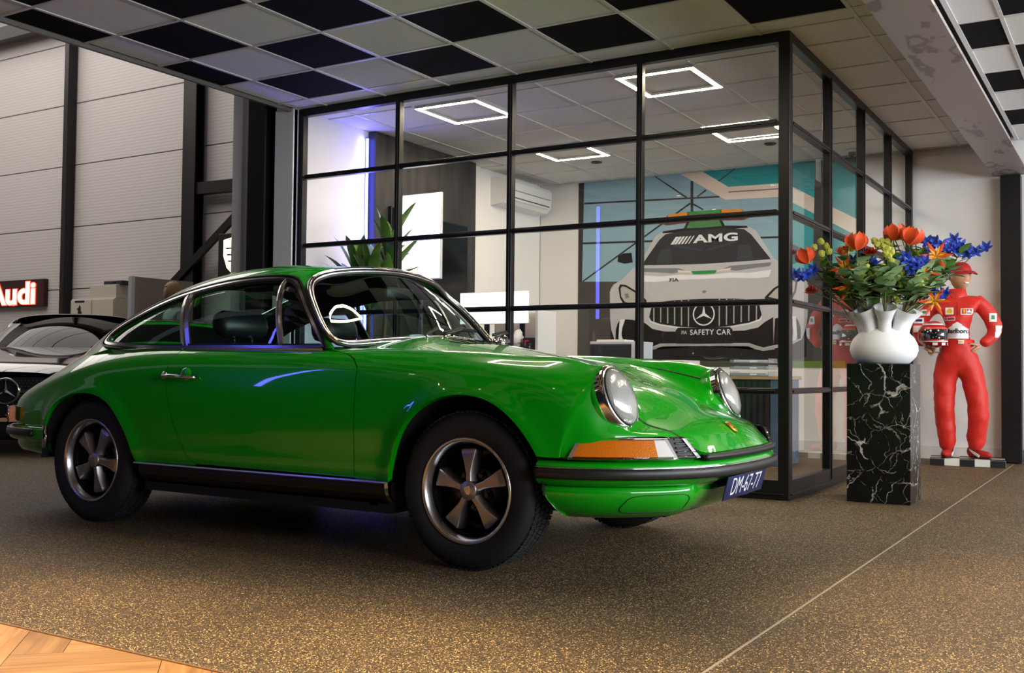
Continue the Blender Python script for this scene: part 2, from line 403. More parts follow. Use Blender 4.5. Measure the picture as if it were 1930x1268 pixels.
# showroom walls behind and beside the viewer, with a glazed shop front on the right
struct('wall_front', box((-5.5, -10.05, 3.5), (24, .1, 7.0)), mat('showroom_wall', (.02, .019, .018), .8))
bm = bmesh.new(); add_box(bm, (6.6, -3.0, .15), (.12, 14.1, .30)); add_box(bm, (6.6, -3.0, 2.98), (.12, 14.1, .16)); struct('wall_right', bm, steel_black)
for k, y in enumerate(np.arange(-9.9, 4.2, 2.33)): struct('trim_%d' % (13+k), box((6.6, y, 1.6), (.12, .08, 2.8)), steel_black)
struct('window_1', box((6.6, -3.0, 1.6), (.01, 14.0, 2.65)), thin_glass('shop_glass', (.95, .97, .96), 1.0))
struct('ceiling_right', box((4.85, -3.0, CZ+.1), (3.6, 14.2, .12)), mat('ceiling_plain', (.35, .34, .33), .9))
# blue light strip on the wall behind the viewer
bl = mat('blue_led', (.05, .05, .3), .4, emit=(.10, .12, 1.0), estr=26)

# ------------------------------------------------------------------ glazed office partition
OL, OW = 4.08, 4.05
RAILS = [2.356, 1.790, 1.2305, .672]
office = thing('glass_partition', 'black steel-framed glass office partition with a grid of clear panes', 'partition', (0, 0, 0))
def fb(nm, c, s, bev=.004): return obj(nm, box(c, s, bev=bev), frame_black, office, False)
fb('corner_post', (-.035, .035, CZ/2), (.072, .072, CZ), .006)
fb('end_post', (-OL+.025, .03, CZ/2), (.05, .06, CZ)); fb('end_post', (-.03, OW-.03, CZ/2), (.06, .06, CZ))
MX = [-OL*(k/4) for k in (1, 2, 3)]; MY = [OW*(k/4) for k in (1, 2, 3)]
for x in MX:
    fb('mullion', (x, .03, CZ/2), (.042, .056, CZ)); fb('mullion_bead', (x, -.002, CZ/2), (.018, .012, CZ-.1), .002)
for y in MY:
    fb('mullion', (-.03, y, CZ/2), (.056, .042, CZ)); fb('mullion_bead', (.002, y, CZ/2), (.012, .018, CZ-.1), .002)
fb('top_rail', (-OL/2, .03, CZ-.03), (OL-.07, .06, .062)); fb('top_rail', (-.03, OW/2, CZ-.03), (.06, OW-.07, .062))
fb('bottom_rail', (-OL/2, .03, .062), (OL-.07, .06, .124)); fb('bottom_rail', (-.03, OW/2, .062), (.06, OW-.07, .124))
fb('bottom_bead', (-OL/2, -.004, .036), (OL-.07, .014, .008), .002); fb('bottom_bead', (.004, OW/2, .036), (.014, OW-.07, .008), .002)
ex = [-OL+.05]+MX[::-1]+[-.07]; ey = [.07]+MY+[OW-.06]
zz = [.124]+RAILS[::-1]+[CZ-.06]
for z in RAILS:
    for a, b in zip(ex[:-1], ex[1:]):
        fb('transom', ((a+b)/2, .03, z), (b-a-.03, .050, .036)); fb('transom_bead', ((a+b)/2, .001, z), (b-a-.04, .010, .014), .002)
    for a, b in zip(ey[:-1], ey[1:]):
        fb('transom', (-.03, (a+b)/2, z), (.050, b-a-.03, .036)); fb('transom_bead', (-.001, (a+b)/2, z), (.010, b-a-.04, .014), .002)
for k in range(5):
    za, zb = zz[k], zz[k+1]
    for a, b in zip(ex[:-1], ex[1:]): obj('glass_pane', pymesh([(a, .03, za), (b, .03, za), (b, .03, zb), (a, .03, zb)], [(0, 1, 2, 3)]), pane_glass, office, False)
    for a, b in zip(ey[:-1], ey[1:]): obj('glass_pane', pymesh([(-.03, a, za), (-.03, b, za), (-.03, b, zb), (-.03, a, zb)], [(0, 1, 2, 3)]), pane_glass, office, False)

# ------------------------------------------------------------------ square LED frame lights in the office ceiling
def led_frame(x, y, label, power, warm=(1.0, .72, .42), z=CZ-.006, sz=.6, estr=84, group=None):
    t = thing('led_frame_light', label, 'light', (x, y, z), 0, group)
    em = mat('led_warm', (1, .9, .7), .5, emit=(1.0, .84, .62), estr=estr)
    h = sz/2-.022
    for (cx, cy, sx, sy) in ((0, -h, sz, .042), (0, h, sz, .042), (-h, 0, .042, sz-.084), (h, 0, .042, sz-.084)):
        obj('light_bar', box((cx, cy, -.0145), (sx-.004, sy-.004, .001)), em, t, False)
    bm = bmesh.new()
    for (cx, cy, sx, sy) in ((0, -h, sz, .042), (0, h, sz, .042), (-h, 0, .042, sz-.084), (h, 0, .042, sz-.084)): add_box(bm, (cx, cy, -.005), (sx, sy, .018))
    obj('housing', bm, grid_white, t, False)
    return t
for (ix, iy), lb in zip(((-2.884, .682), (-1.084, .682), (-2.884, 2.482), (-1.084, 2.482)),
                        ('square warm LED frame light in office ceiling near plant and front glass', 'square warm LED frame light in office ceiling nearest the glass corner post', 'square warm LED frame light deeper in office near the air conditioner', 'square warm LED frame light deeper in office above the racing mural')):
    led_frame(ix, iy, lb, 30, group='square LED lights in the office ceiling')
# ------------------------------------------------------------------ car body surface: tensor-product cubic splines
# car frame: x forward from the front axle, w = half width (right side is y = -w), z up from the floor
def spline_basis(knots, t):
    """natural cubic spline basis matrix (len(t) x len(knots))"""
    k = np.asarray(knots, float); n = len(k); h = np.diff(k)
    A = np.zeros((n, n)); R = np.zeros((n, n)); A[0, 0] = A[-1, -1] = 1
    for i in range(1, n-1):
        A[i, i-1] = h[i-1]; A[i, i] = 2*(h[i-1]+h[i]); A[i, i+1] = h[i]
        R[i, i-1] = 6/h[i-1]; R[i, i] = -6/h[i-1]-6/h[i]; R[i, i+1] = 6/h[i]
    M = np.linalg.solve(A, R)
    t = np.atleast_1d(np.asarray(t, float)); i = np.clip(np.searchsorted(k, t)-1, 0, n-2)
    a = (k[i+1]-t)/h[i]; b = (t-k[i])/h[i]
    B = np.zeros((len(t), n)); r = np.arange(len(t))
    B[r, i] += a; B[r, i+1] += b
    B += (((a**3-a)*h[i]**2/6)[:, None]*M[i] + ((b**3-b)*h[i]**2/6)[:, None]*M[i+1])
    return B
class Surf:
    """P: stations x section points x 3 (x, w, z); section runs from the outside to the centre line and is mirrored"""
    def __init__(s, P, U, mirror=True):
        P = np.asarray(P, float); s.I, s.K = P.shape[:2]
        if mirror:
            Q = P[:, -2::-1].copy(); Q[:, :, 1] *= -1; P = np.concatenate([P, Q], 1)
        s.P = P; s.U = np.asarray(U, float)
        d = np.linalg.norm(np.diff(P, axis=1), axis=2).mean(0)
        s.V = np.concatenate([[0], np.cumsum(d)]); s.vc = s.V[s.K-1]; s.deform = None
    def __call__(s, u, v):
        u = np.atleast_1d(u); v = np.atleast_1d(v)
        X = np.einsum('pi,pk,ikc->pc', spline_basis(s.U, u), spline_basis(s.V, v), s.P, optimize=True)
        if s.deform is not None: X = s.deform(X)
        return X
    def normal(s, u, v, e=2e-3):
        u = np.atleast_1d(u).astype(float); v = np.atleast_1d(v).astype(float)
        n = np.cross(s(u+e, v)-s(u-e, v), s(u, v+e)-s(u, v-e))
        return n/np.maximum(np.linalg.norm(n, axis=1, keepdims=True), 1e-12)
    def invert(s, tgt, axes, vr=None, ur=None, it=25):
        """(u, v) where the surface coordinates `axes` equal tgt (n x 2)"""
        tgt = np.atleast_2d(np.asarray(tgt, float))
        ur = ur or (s.U[0], s.U[-1]); vr = vr or (0, s.vc)
        gu = np.linspace(*ur, 120); gv = np.linspace(*vr, 90); G = np.array(np.meshgrid(gu, gv, indexing='ij')).reshape(2, -1).T
        X = s(G[:, 0], G[:, 1])[:, axes]
        uv = np.array([G[np.argmin(((X-t)**2).sum(1))] for t in tgt]); e = 1e-4
        for _ in range(it):
            f = s(uv[:, 0], uv[:, 1])[:, axes]-tgt
            ju = (s(uv[:, 0]+e, uv[:, 1])[:, axes]-s(uv[:, 0]-e, uv[:, 1])[:, axes])/(2*e)
            jv = (s(uv[:, 0], uv[:, 1]+e)[:, axes]-s(uv[:, 0], uv[:, 1]-e)[:, axes])/(2*e)
            det = ju[:, 0]*jv[:, 1]-ju[:, 1]*jv[:, 0]; det = np.where(abs(det) < 1e-6, 1e-6, det)
            du = (f[:, 0]*jv[:, 1]-f[:, 1]*jv[:, 0])/det; dv = (ju[:, 0]*f[:, 1]-ju[:, 1]*f[:, 0])/det
            uv = uv-np.clip(np.stack([du, dv], 1), -.05, .05)
            uv[:, 0] = np.clip(uv[:, 0], ur[0]-.01, ur[1]+.01); uv[:, 1] = np.clip(uv[:, 1], vr[0]-.01, vr[1]+.01)
        return uv
def sect(x, wz): return [(x, a, b) for a, b in wz]
WB = 2.268
BODY_ST = [  # (u, section) from the nose to the tail; u counts backwards
 (-.86, [(.40,.68,.24),(.44,.70,.30),(.52,.745,.43),(.62,.70,.457),(.70,.645,.462),(.755,.59,.464),(.79,.54,.466),(.815,.485,.468),(.832,.435,.47),(.85,.36,.47),(.872,.2,.47),(.878,0,.47)]),
 (-.78, [(.36,.69,.24),(.41,.73,.30),(.48,.76,.43),(.55,.725,.488),(.63,.668,.506),(.69,.605,.512),(.728,.55,.516),(.756,.492,.519),(.775,.44,.521),(.795,.37,.524),(.815,.2,.535),(.82,0,.54)]),
 (-.69, [(.34,.70,.25),(.39,.74,.30),(.455,.77,.43),(.51,.752,.50),(.58,.708,.535),(.635,.655,.55),(.668,.605,.556),(.695,.54,.56),(.712,.475,.563),(.728,.40,.565),(.745,.2,.585),(.75,0,.592)]),
 (-.61, [(.34,.70,.26),(.38,.75,.30),(.44,.778,.43),(.475,.766,.51),(.53,.737,.562),(.575,.69,.592),(.60,.645,.602),(.612,.59,.603),(.622,.51,.598),(.635,.42,.597),(.65,.2,.625),(.655,0,.633)]),
 (-.56, [(.35,.70,.26),(.38,.755,.30),(.43,.782,.43),(.457,.771,.52),(.505,.744,.600),(.543,.70,.655),(.560,.652,.70),(.564,.594,.714),(.572,.51,.668),(.58,.422,.632),(.585,.2,.660),(.588,0,.668)]),
 (-.528, [(.36,.70,.26),(.38,.757,.30),(.425,.784,.43),(.445,.776,.528),(.483,.751,.627),(.512,.710,.710),(.528,.661,.772),(.530,.598,.794),(.535,.51,.730),(.54,.424,.661),(.54,.2,.685),(.54,0,.693)]),
 (-.50, [(.37,.70,.26),(.385,.76,.30),(.42,.785,.43),(.437,.780,.53),(.470,.757,.634),(.492,.715,.725),(.50,.664,.785),(.50,.60,.806),(.505,.511,.746),(.51,.425,.676),(.51,.2,.699),(.51,0,.708)]),
 (-.42, sect(.42, [(.70,.26),(.765,.30),(.790,.43),(.785,.53),(.768,.648),(.728,.742),(.668,.801),(.603,.821),(.517,.765),(.425,.708),(.2,.728),(0,.737)])),
 (-.22, sect(.22, [(.70,.26),(.77,.31),(.800,.43),(.802,.56),(.786,.675),(.748,.770),(.678,.827),(.608,.842),(.527,.803),(.43,.773),(.2,.790),(0,.798)])),
 (.02, sect(-.02, [(.70,.26),(.772,.31),(.80,.43),(.806,.58),(.795,.694),(.757,.790),(.688,.845),(.615,.857),(.540,.833),(.44,.822),(.22,.842),(0,.849)])),
 (.26, sect(-.26, [(.70,.26),(.775,.31),(.798,.43),(.804,.57),(.796,.700),(.761,.799),(.697,.854),(.628,.866),(.557,.853),(.46,.858),(.22,.884),(0,.891)])),
 (.53, sect(-.53, [(.70,.26),(.775,.31),(.797,.42),(.803,.56),(.794,.70),(.763,.803),(.706,.858),(.645,.871),(.58,.870),(.46,.892),(.22,.925),(0,.932)])),
 (.80, sect(-.80, [(.70,.26),(.775,.31),(.797,.42),(.803,.56),(.793,.70),(.764,.803),(.718,.856),(.66,.872),(.60,.875),(.46,.90),(.22,.95),(0,.96)])),
 (1.2, sect(-1.2, [(.70,.26),(.775,.31),(.797,.42),(.803,.56),(.793,.70),(.765,.803),(.724,.856),(.68,.870),(.60,.876),(.46,.90),(.22,.95),(0,.96)])),
 (1.6, sect(-1.6, [(.70,.26),(.775,.31),(.80,.42),(.807,.56),(.797,.70),(.769,.805),(.724,.860),(.68,.876),(.60,.886),(.46,.91),(.22,.95),(0,.96)])),
 (1.9, sect(-1.9, [(.70,.26),(.775,.31),(.803,.43),(.812,.57),(.803,.695),(.773,.795),(.725,.855),(.67,.885),(.60,.905),(.46,.93),(.22,.95),(0,.96)])),
 (2.27, sect(-2.27, [(.70,.27),(.77,.32),(.803,.44),(.812,.58),(.803,.68),(.774,.765),(.722,.827),(.655,.873),(.58,.907),(.45,.95),(.22,.985),(0,1.0)])),
 (2.6, sect(-2.6, [(.68,.27),(.75,.32),(.785,.44),(.794,.56),(.784,.645),(.753,.715),(.70,.768),(.63,.817),(.545,.860),(.43,.903),(.22,.935),(0,.945)])),
 (2.87, sect(-2.87, [(.64,.27),(.70,.33),(.75,.44),(.757,.54),(.747,.60),(.718,.648),(.665,.682),(.59,.702),(.51,.722),(.41,.743),(.21,.768),(0,.776)])),
 (3.08, [(-2.98,.60,.28),(-2.99,.66,.34),(-3.0,.69,.44),(-3.02,.69,.52),(-3.03,.68,.56),(-3.05,.65,.587),(-3.07,.60,.611),(-3.08,.53,.631),(-3.09,.46,.645),(-3.10,.37,.658),(-3.11,.19,.673),(-3.11,0,.678)]),
 (3.24, [(-3.05,.52,.28),(-3.07,.58,.34),(-3.09,.61,.44),(-3.11,.61,.49),(-3.13,.60,.505),(-3.16,.57,.515),(-3.19,.52,.52),(-3.21,.46,.525),(-3.22,.40,.53),(-3.23,.32,.53),(-3.24,.16,.535),(-3.24,0,.535)]),
]
CAB_ST = [  # cabin: first station is the windscreen frame
 (.86, [(-.762,.690,.872),(-.862,.668,.985),(-.945,.632,1.085),(-1.005,.588,1.152),(-1.032,.538,1.192),(-1.018,.45,1.226),(-.975,.24,1.258),(-.958,0,1.268)]),
 (1.05, [(-.97,.705,.868),(-1.015,.688,.975),(-1.06,.655,1.075),(-1.095,.610,1.150),(-1.11,.562,1.195),(-1.11,.475,1.244),(-1.09,.25,1.282),(-1.085,0,1.292)]),
 (1.4, sect(-1.4, [(.708,.868),(.690,.97),(.660,1.070),(.616,1.150),(.568,1.198),(.48,1.255),(.26,1.299),(0,1.310)])),
 (1.7, sect(-1.7, [(.706,.868),(.685,.96),(.655,1.045),(.613,1.120),(.565,1.172),(.478,1.232),(.26,1.280),(0,1.291)])),
 (2.0, sect(-2.0, [(.700,.872),(.674,.937),(.643,1.003),(.605,1.064),(.56,1.115),(.47,1.172),(.26,1.223),(0,1.237)])),
 (2.25, sect(-2.25, [(.687,.872),(.654,.915),(.622,.958),(.586,1.002),(.54,1.040),(.455,1.088),(.25,1.149),(0,1.164)])),
 (2.5, sect(-2.5, [(.665,.815),(.63,.853),(.595,.888),(.56,.922),(.515,.957),(.435,1.003),(.25,1.050),(0,1.065)])),
 (2.75, sect(-2.75, [(.60,.74),(.57,.76),(.545,.775),(.51,.78),(.47,.79),(.40,.81),(.22,.85),(0,.86)])),
]
ARCH_F = [(-.363,.301),(-.345,.394),(-.303,.512),(-.238,.599),(-.152,.655),(-.05,.682),(.04,.682),(.129,.659),(.207,.613),(.275,.55),(.317,.495),(.338,.463)]
ARCH_R = [(-2.60,.47),(-2.545,.562),(-2.45,.618),(-2.325,.645),(-2.195,.642),(-2.08,.6),(-1.993,.512),(-1.935,.416),(-1.895,.322)]
def smooth2(pts, n=4):
    P = np.asarray(pts, float); k = np.concatenate([[0], np.cumsum(np.linalg.norm(np.diff(P, axis=0), axis=1))])
    t = np.concatenate([np.linspace(a, b, n, endpoint=False) for a, b in zip(k[:-1], k[1:])]+[[k[-1]]])
    return spline_basis(k, t) @ P
ARCH_F = smooth2(ARCH_F); ARCH_R = smooth2(ARCH_R)
def polydist(X, pts):
    P = np.asarray(pts); best = np.full(len(X), 1e9)
    for a, b in zip(P[:-1], P[1:]):
        d = b-a; t = np.clip(((X-a)@d)/(d@d), 0, 1); q = a+t[:, None]*d
        best = np.minimum(best, np.hypot(*(X-q).T))
    return best
def body_deform(X):
    X = X.copy(); side = np.sign(X[:, 1]); xz = X[:, [0, 2]]
    m = (abs(X[:, 1]) > .6)
    for arch, amp in ((ARCH_F, .012), (ARCH_R, .013)):
        d = polydist(xz, arch)
        X[:, 1] += side*m*amp*np.exp(-(d/.048)**2)
    return X
BODY = Surf([s for _, s in BODY_ST], [u for u, _ in BODY_ST]); BODY.deform = body_deform
CAB = Surf([s for _, s in CAB_ST], [u for u, _ in CAB_ST])
# ------------------------------------------------------------------ patches cut from a spline surface
def in_poly(P, poly):
    P = np.asarray(P); poly = np.asarray(poly); x, y = P[:, 0], P[:, 1]; c = np.zeros(len(P), bool); j = len(poly)-1
    for i in range(len(poly)):
        xi, yi = poly[i]; xj, yj = poly[j]
        if yi != yj: c ^= ((yi > y) != (yj > y)) & (x < (xj-xi)*(y-yi)/(yj-yi)+xi)
        j = i
    return c
def resample(pts, step, closed=True):
    P = np.asarray(pts, float)
    if closed: P = np.vstack([P, P[:1]])
    out = []
    for a, b in zip(P[:-1], P[1:]):
        n = max(1, int(math.ceil(np.linalg.norm(b-a)/step)))
        for k in range(n): out.append(a+(b-a)*k/n)
    if not closed: out.append(P[-1])
    return np.array(out)
def inset_uv(S, poly, d):
    """move a closed uv outline inwards by d metres"""
    P = np.asarray(poly, float); A = 0.5*np.sum(P[:, 0]*np.roll(P[:, 1], -1)-np.roll(P[:, 0], -1)*P[:, 1]); sg = 1 if A > 0 else -1
    e = 1e-3; su = np.linalg.norm(S(P[:, 0]+e, P[:, 1])-S(P[:, 0]-e, P[:, 1]), axis=1)/(2*e); sv = np.linalg.norm(S(P[:, 0], P[:, 1]+e)-S(P[:, 0], P[:, 1]-e), axis=1)/(2*e)
    su = np.maximum(su, .3); sv = np.maximum(sv, .3)
    t = np.roll(P, -1, 0)-np.roll(P, 1, 0); t[:, 0] *= su; t[:, 1] *= sv
    n = np.stack([-t[:, 1], t[:, 0]], 1)*sg; n /= np.maximum(np.linalg.norm(n, axis=1, keepdims=True), 1e-9)
    return P+np.stack([n[:, 0]*d/su, n[:, 1]*d/sv], 1)
def patch(S, outline, holes=(), step=.025, lip=.016, sgn=1, off=0.):
    """triangulated piece of surface S inside a closed uv outline, with turned-in edges and exact normals"""
    loops = [np.asarray(outline, float)]+[np.asarray(h, float) for h in holes]
    loops = [resample(l, step*.8) for l in loops]
    o = loops[0]; lo, hi = o.min(0), o.max(0)
    gu = np.arange(lo[0]+step/2, hi[0], step); gv = np.arange(lo[1]+step/2, hi[1], step)
    G = np.array(np.meshgrid(gu, gv, indexing='ij')).reshape(2, -1).T
    k = in_poly(G, o)
    for h in loops[1:]: k &= ~in_poly(G, h)
    G = G[k]
    for l in loops:
        c = np.vstack([l, l[:1]]); G = G[polydist(G, c) > step*.45]
    pts = np.vstack(loops+[G]); edges = []; b = 0
    for l in loops:
        n = len(l); edges += [(b+i, b+(i+1) % n) for i in range(n)]; b += n
    r = delaunay_2d_cdt([Vector((float(x), float(y))) for x, y in pts], edges, [], 0, 1e-7)
    vs = np.array([(v.x, v.y) for v in r[0]]); T = np.array(r[2])
    c = vs[T].mean(1); k = in_poly(c, o)
    for h in loops[1:]: k &= ~in_poly(c, h)
    T = T[k]
    X = S(vs[:, 0], vs[:, 1]); N = S.normal(vs[:, 0], vs[:, 1])*sgn
    if off: X = X+N*off
    X = X.copy(); X[:, 1] *= -1; N = N.copy(); N[:, 1] *= -1      # right-hand side is y = -w
    # orient the triangles along the normals
    fn = np.cross(X[T[:, 1]]-X[T[:, 0]], X[T[:, 2]]-X[T[:, 0]]); fl = (fn*N[T].mean(1)).sum(1) < 0
    T[fl] = T[fl][:, ::-1]
    V = list(map(tuple, X)); NN = list(map(tuple, N)); F = [tuple(int(i) for i in t) for t in T]
    if lip:
        cnt = {}
        for t in F:
            for i in range(3):
                e = (t[i], t[(i+1) % 3]); cnt[frozenset(e)] = cnt.get(frozenset(e), 0)+1
        for t in list(F):
            for i in range(3):
                a, b2 = t[i], t[(i+1) % 3]
                if cnt[frozenset((a, b2))] == 1:
                    q = len(V); pa, pb = X[a], X[b2]; na, nb = N[a], N[b2]
                    side = np.cross(pb-pa, na); side = side/max(np.linalg.norm(side), 1e-9)
                    V += [tuple(pa), tuple(pb), tuple(pb-nb*lip), tuple(pa-na*lip)]
                    NN += [tuple(side)]*4; F.append((q, q+3, q+2, q+1))
    return V, F, NN
def mirror_patch(p):
    V, F, N = p
    return [(x, -y, z) for x, y, z in V], [f[::-1] for f in F], [(x, -y, z) for x, y, z in N]
def patch_obj(name, p, m, parent):
    V, F, N = p
    me = pymesh(V, F, name); me.materials.append(m)
    me.polygons.foreach_set('use_smooth', [True]*len(me.polygons))
    me.normals_split_custom_set_from_vertices([Vector(n).normalized() if sum(c*c for c in n) > 0 else (0, 0, 1) for n in N])
    o = bpy.data.objects.new(name, me); link(o, parent)
    return o
def sides(name, p, m, parent):
    return patch_obj(name, p, m, parent), patch_obj(name, mirror_patch(p), m, parent)
def on_surf(S, uv, off=0.):
    uv = np.asarray(uv); X = S(uv[:, 0], uv[:, 1])+S.normal(uv[:, 0], uv[:, 1])*off
    X = X.copy(); X[:, 1] *= -1; N = S.normal(uv[:, 0], uv[:, 1]); N[:, 1] *= -1
    return [Vector(x) for x in X], [Vector(n) for n in N]
def mirror_mesh(me):
    m2 = me.copy(); m2.transform(Matrix.Diagonal((1, -1, 1, 1))); m2.flip_normals(); return m2
def both(name, bm, m, parent, smooth=True):
    o = obj(name, bm, m, parent, smooth); o2 = obj(name, mirror_mesh(o.data), None, parent, False); return o, o2

def build_sports_car():
    green = mat('green_paint', (.002, .30, .004), .25, 0, .15, 1.0, .02)
    black = mat('black_trim', (.006, .006, .006), .45); rub = mat('bumper_rubber', (.012, .011, .010), .42)
    chrome = mat('chrome', (.62, .60, .60), .09, 1); alu = mat('brushed_trim', (.50, .47, .47), .22, 1)
    inner = mat('car_inner_black', (.004, .004, .004), .9); vinyl = mat('black_vinyl', (.008, .009, .010), .38)
    glass = thin_glass('car_side_glass', (.70, .86, .81), 1.0); wglass = thin_glass('car_windscreen_glass', (.68, .82, .77), 1.5)
    car = thing('sports_car', 'bright green classic rear-engined sports coupe with five-spoke wheels in the showroom', 'car', (-.3986, -2.205, 0))
    V = BODY.V; vc = BODY.vc
    sxz = lambda pts, **k: BODY.invert(pts, [0, 2], vr=(.0, V[6]+.04), **k)
    sxw = lambda pts, **k: BODY.invert(pts, [0, 1], vr=(V[5], vc), **k)
    # --- outlines on the lower body
    archF = sxz(ARCH_F, ur=(-.6, .6)); archR = sxz(ARCH_R, ur=(1.5, 2.9))
    doorF = np.vstack([sxw([(-.80, .700)]), sxz([(-.700, .856), (-.640, .846), (-.588, .824), (-.553, .787), (-.545, .70), (-.543, .5), (-.542, .33)], ur=(.3, 1.2))])
    doorR = np.vstack([sxz([(-1.486, .335), (-1.54, .368), (-1.60, .453), (-1.652, .569), (-1.684, .659), (-1.706, .757), (-1.712, .816), (-1.690, .845)], ur=(1.2, 2)), sxw([(-1.665, .700)])])
    topd = np.array([[u, np.interp(u, [doorF[0, 0], doorR[-1, 0]], [doorF[0, 1], doorR[-1, 1]])] for u in np.linspace(doorR[-1, 0], doorF[0, 0], 12)])
    door = np.vstack([doorF, doorR, topd[1:-1]])
    # door lower edge is straight between doorF end and doorR start
    gap = .0022
    dp = patch(BODY, inset_uv(BODY, resample(door, .03), gap), step=.03)
    dR, dL = sides('door', dp, green, car)
    # front wing
    v8 = V[8]; he = [(u, v8) for u in np.linspace(.80, -.80, 40)]
    he += [(-.82, v8-.003), (-.86, v8-.02)]
    nose = [(-.86, v) for v in np.linspace(v8-.03, V[3], 14)]
    chin = sxz([(.60, .462), (.55, .461), (.45, .461), (.338, .463)], ur=(-.86, 0)).tolist()
    sill = sxz([(-.363, .322), (-.45, .322), (-.538, .324)], ur=(.2, .8))
    wing = np.vstack([[tuple(p) for p in he], nose, chin, archF[::-1][1:-1], sill, doorF[::-1][:-1], sxw([(-.78, .690)])])
    sides('front_wing', patch(BODY, inset_uv(BODY, wing, gap), step=.02, lip=.03), green, car)
    # front lid with rounded front corners
    hr = .45
    ca = [(-.853, vc-.30+.0)]
    lid_half = [(.49, vc), (.485, vc-.25), (.46, v8+.06), (.43, v8+.02), (.38, v8)] + [(u, v8) for u in np.linspace(.30, -.74, 24)] + [(-.79, v8+.004), (-.825, v8+.018), (-.845, v8+.045), (-.852, v8+.08), (-.853, vc-.2), (-.853, vc-.001)]
    lid_half = np.array(lid_half); oth = lid_half[::-1].copy(); oth[:, 1] = 2*vc-oth[:, 1]
    lid = np.vstack([lid_half, oth[1:-1]])
    lid_o = patch_obj('front_lid', patch(BODY, inset_uv(BODY, lid, .0035), step=.024, lip=.02), green, car)
    for s in (0, 1):
        uv = np.array([(u, v8) for u in np.linspace(-.25, -.78, 30)]+[(-.81, v8+.010), (-.835, v8+.028)])
        if s: uv[:, 1] = 2*vc-uv[:, 1]
        P, N = on_surf(BODY, uv, -.003); obj('lid_edge_seal', sweep(P, circ(.0065, 6), (0, 0, 1)), black, lid_o)
    # cowl below the windscreen
    cowl = np.array([(.46, v8+.06), (.485, vc-.25), (.49, vc), (.485, vc+.25), (.46, 2*vc-v8-.06), (.43, 2*vc-v8-.02), (.38, 2*vc-v8), (.78, 2*vc-v8), (.74, 2*vc-v8-.2), (.70, vc+.1), (.70, vc-.1), (.74, v8+.2), (.78, v8), (.38, v8), (.43, v8+.02)])
    patch_obj('cowl_panel', patch(BODY, inset_uv(BODY, resample(cowl, .04), .002), step=.024), green, car)
    # rear quarter
    rs = sxz([(-1.90, .322), (-1.7, .322), (-1.5, .325)], ur=(1.2, 2.2))
    v9 = V[9]
    tailv = [(3.24, v) for v in np.linspace(V[3]-.02, v9, 8)]
    rlow = sxz([(-2.60, .47), (-2.7, .470), (-2.8, .47), (-2.9, .47), (-3.0, .47), (-3.09, .47)], ur=(2.4, 3.24))
    rq = np.vstack([rs[0:1], rs[1:2], rs[2:3], doorR[:-1], sxw([(-1.665, .700), (-1.668, .665), (-2.0, .655), (-2.3, .62)]), [(2.55, v9-.02), (2.62, v9)], [(u, v9) for u in np.linspace(2.7, 3.15, 8)], tailv[::-1], rlow[::-1], archR[1:]])
    sides('rear_quarter', patch(BODY, inset_uv(BODY, rq, gap), step=.024, lip=.03), green, car)
    sides('quarter_lining', patch(BODY, inset_uv(BODY, rq, .012), step=.06, lip=0, off=-.034), inner, car)
    el = np.array([(2.62, v9)] + [(u, v9) for u in np.linspace(2.68, 3.24, 10)] + [(3.24, 2*vc-v9)] + [(u, 2*vc-v9) for u in np.linspace(3.2, 2.62, 10)])
    patch_obj('engine_lid', patch(BODY, inset_uv(BODY, resample(el, .05), gap), step=.03), green, car)
    patch_obj('engine_lid_lining', patch(BODY, inset_uv(BODY, resample(el, .05), .004), step=.06, lip=0, off=-.03), inner, car)
    # --- cabin shell
    cxz = lambda pts, **k: CAB.invert(pts, [0, 2], vr=(0, CAB.V[4]+.03), **k)
    DLO = [(-.800, .880), (-.905, 1.006), (-1.010, 1.120), (-1.061, 1.164), (-1.109, 1.187), (-1.178, 1.198), (-1.33, 1.200), (-1.476, 1.192), (-1.64, 1.172), (-1.80, 1.143), (-1.93, 1.112), (-2.06, 1.074), (-2.19, 1.030), (-2.29, .985), (-2.335, .952), (-2.345, .926), (-2.325, .904), (-2.26, .894), (-2.1, .884), (-1.683, .879), (-1.2, .879)]
    dlo_s = np.array([(p.x, p.z) for p in catmull([(x, 0, z) for x, z in DLO[1:19]], 4)])
    dlo_xz = np.vstack([[DLO[0]], dlo_s, DLO[19:]])
    dlo = cxz(dlo_xz)
    dloL = dlo.copy(); dloL[:, 1] = 2*CAB.vc-dloL[:, 1]
    rw = np.array([(2.02, CAB.vc-.36), (2.10, CAB.vc-.40), (2.40, CAB.vc-.42), (2.50, CAB.vc-.38), (2.53, CAB.vc), (2.50, CAB.vc+.38), (2.40, CAB.vc+.42), (2.10, CAB.vc+.40), (2.02, CAB.vc+.36), (2.0, CAB.vc)])
    rw = np.array([(p.x, p.y) for p in catmull([(a, b, 0) for a, b in rw], 4, True)])
    vend = 2*CAB.vc
    shell = np.array([(.86, v) for v in np.linspace(0, vend, 60)]+[(u, vend) for u in np.linspace(.9, 2.7, 40)]+[(2.75, v) for v in np.linspace(vend, 0, 40)]+[(u, 0) for u in np.linspace(2.7, .9, 40)])
    patch_obj('roof_shell', patch(CAB, shell, [dlo, dloL, rw], step=.022, lip=.02), green, car)
    patch_obj('cabin_lining', patch(CAB, shell, [dlo, dloL, rw], step=.05, lip=0, off=-.024), inner, car)
    patch_obj('headliner', patch(CAB, np.array([(.93, CAB.V[4]), (2.0, CAB.V[4]), (2.0, vend-CAB.V[4]), (.93, vend-CAB.V[4])]), step=.06, lip=0, off=-.03), inner, car)
    patch_obj('rear_window', patch(CAB, rw, step=.05, lip=0, off=-.006), glass, car)
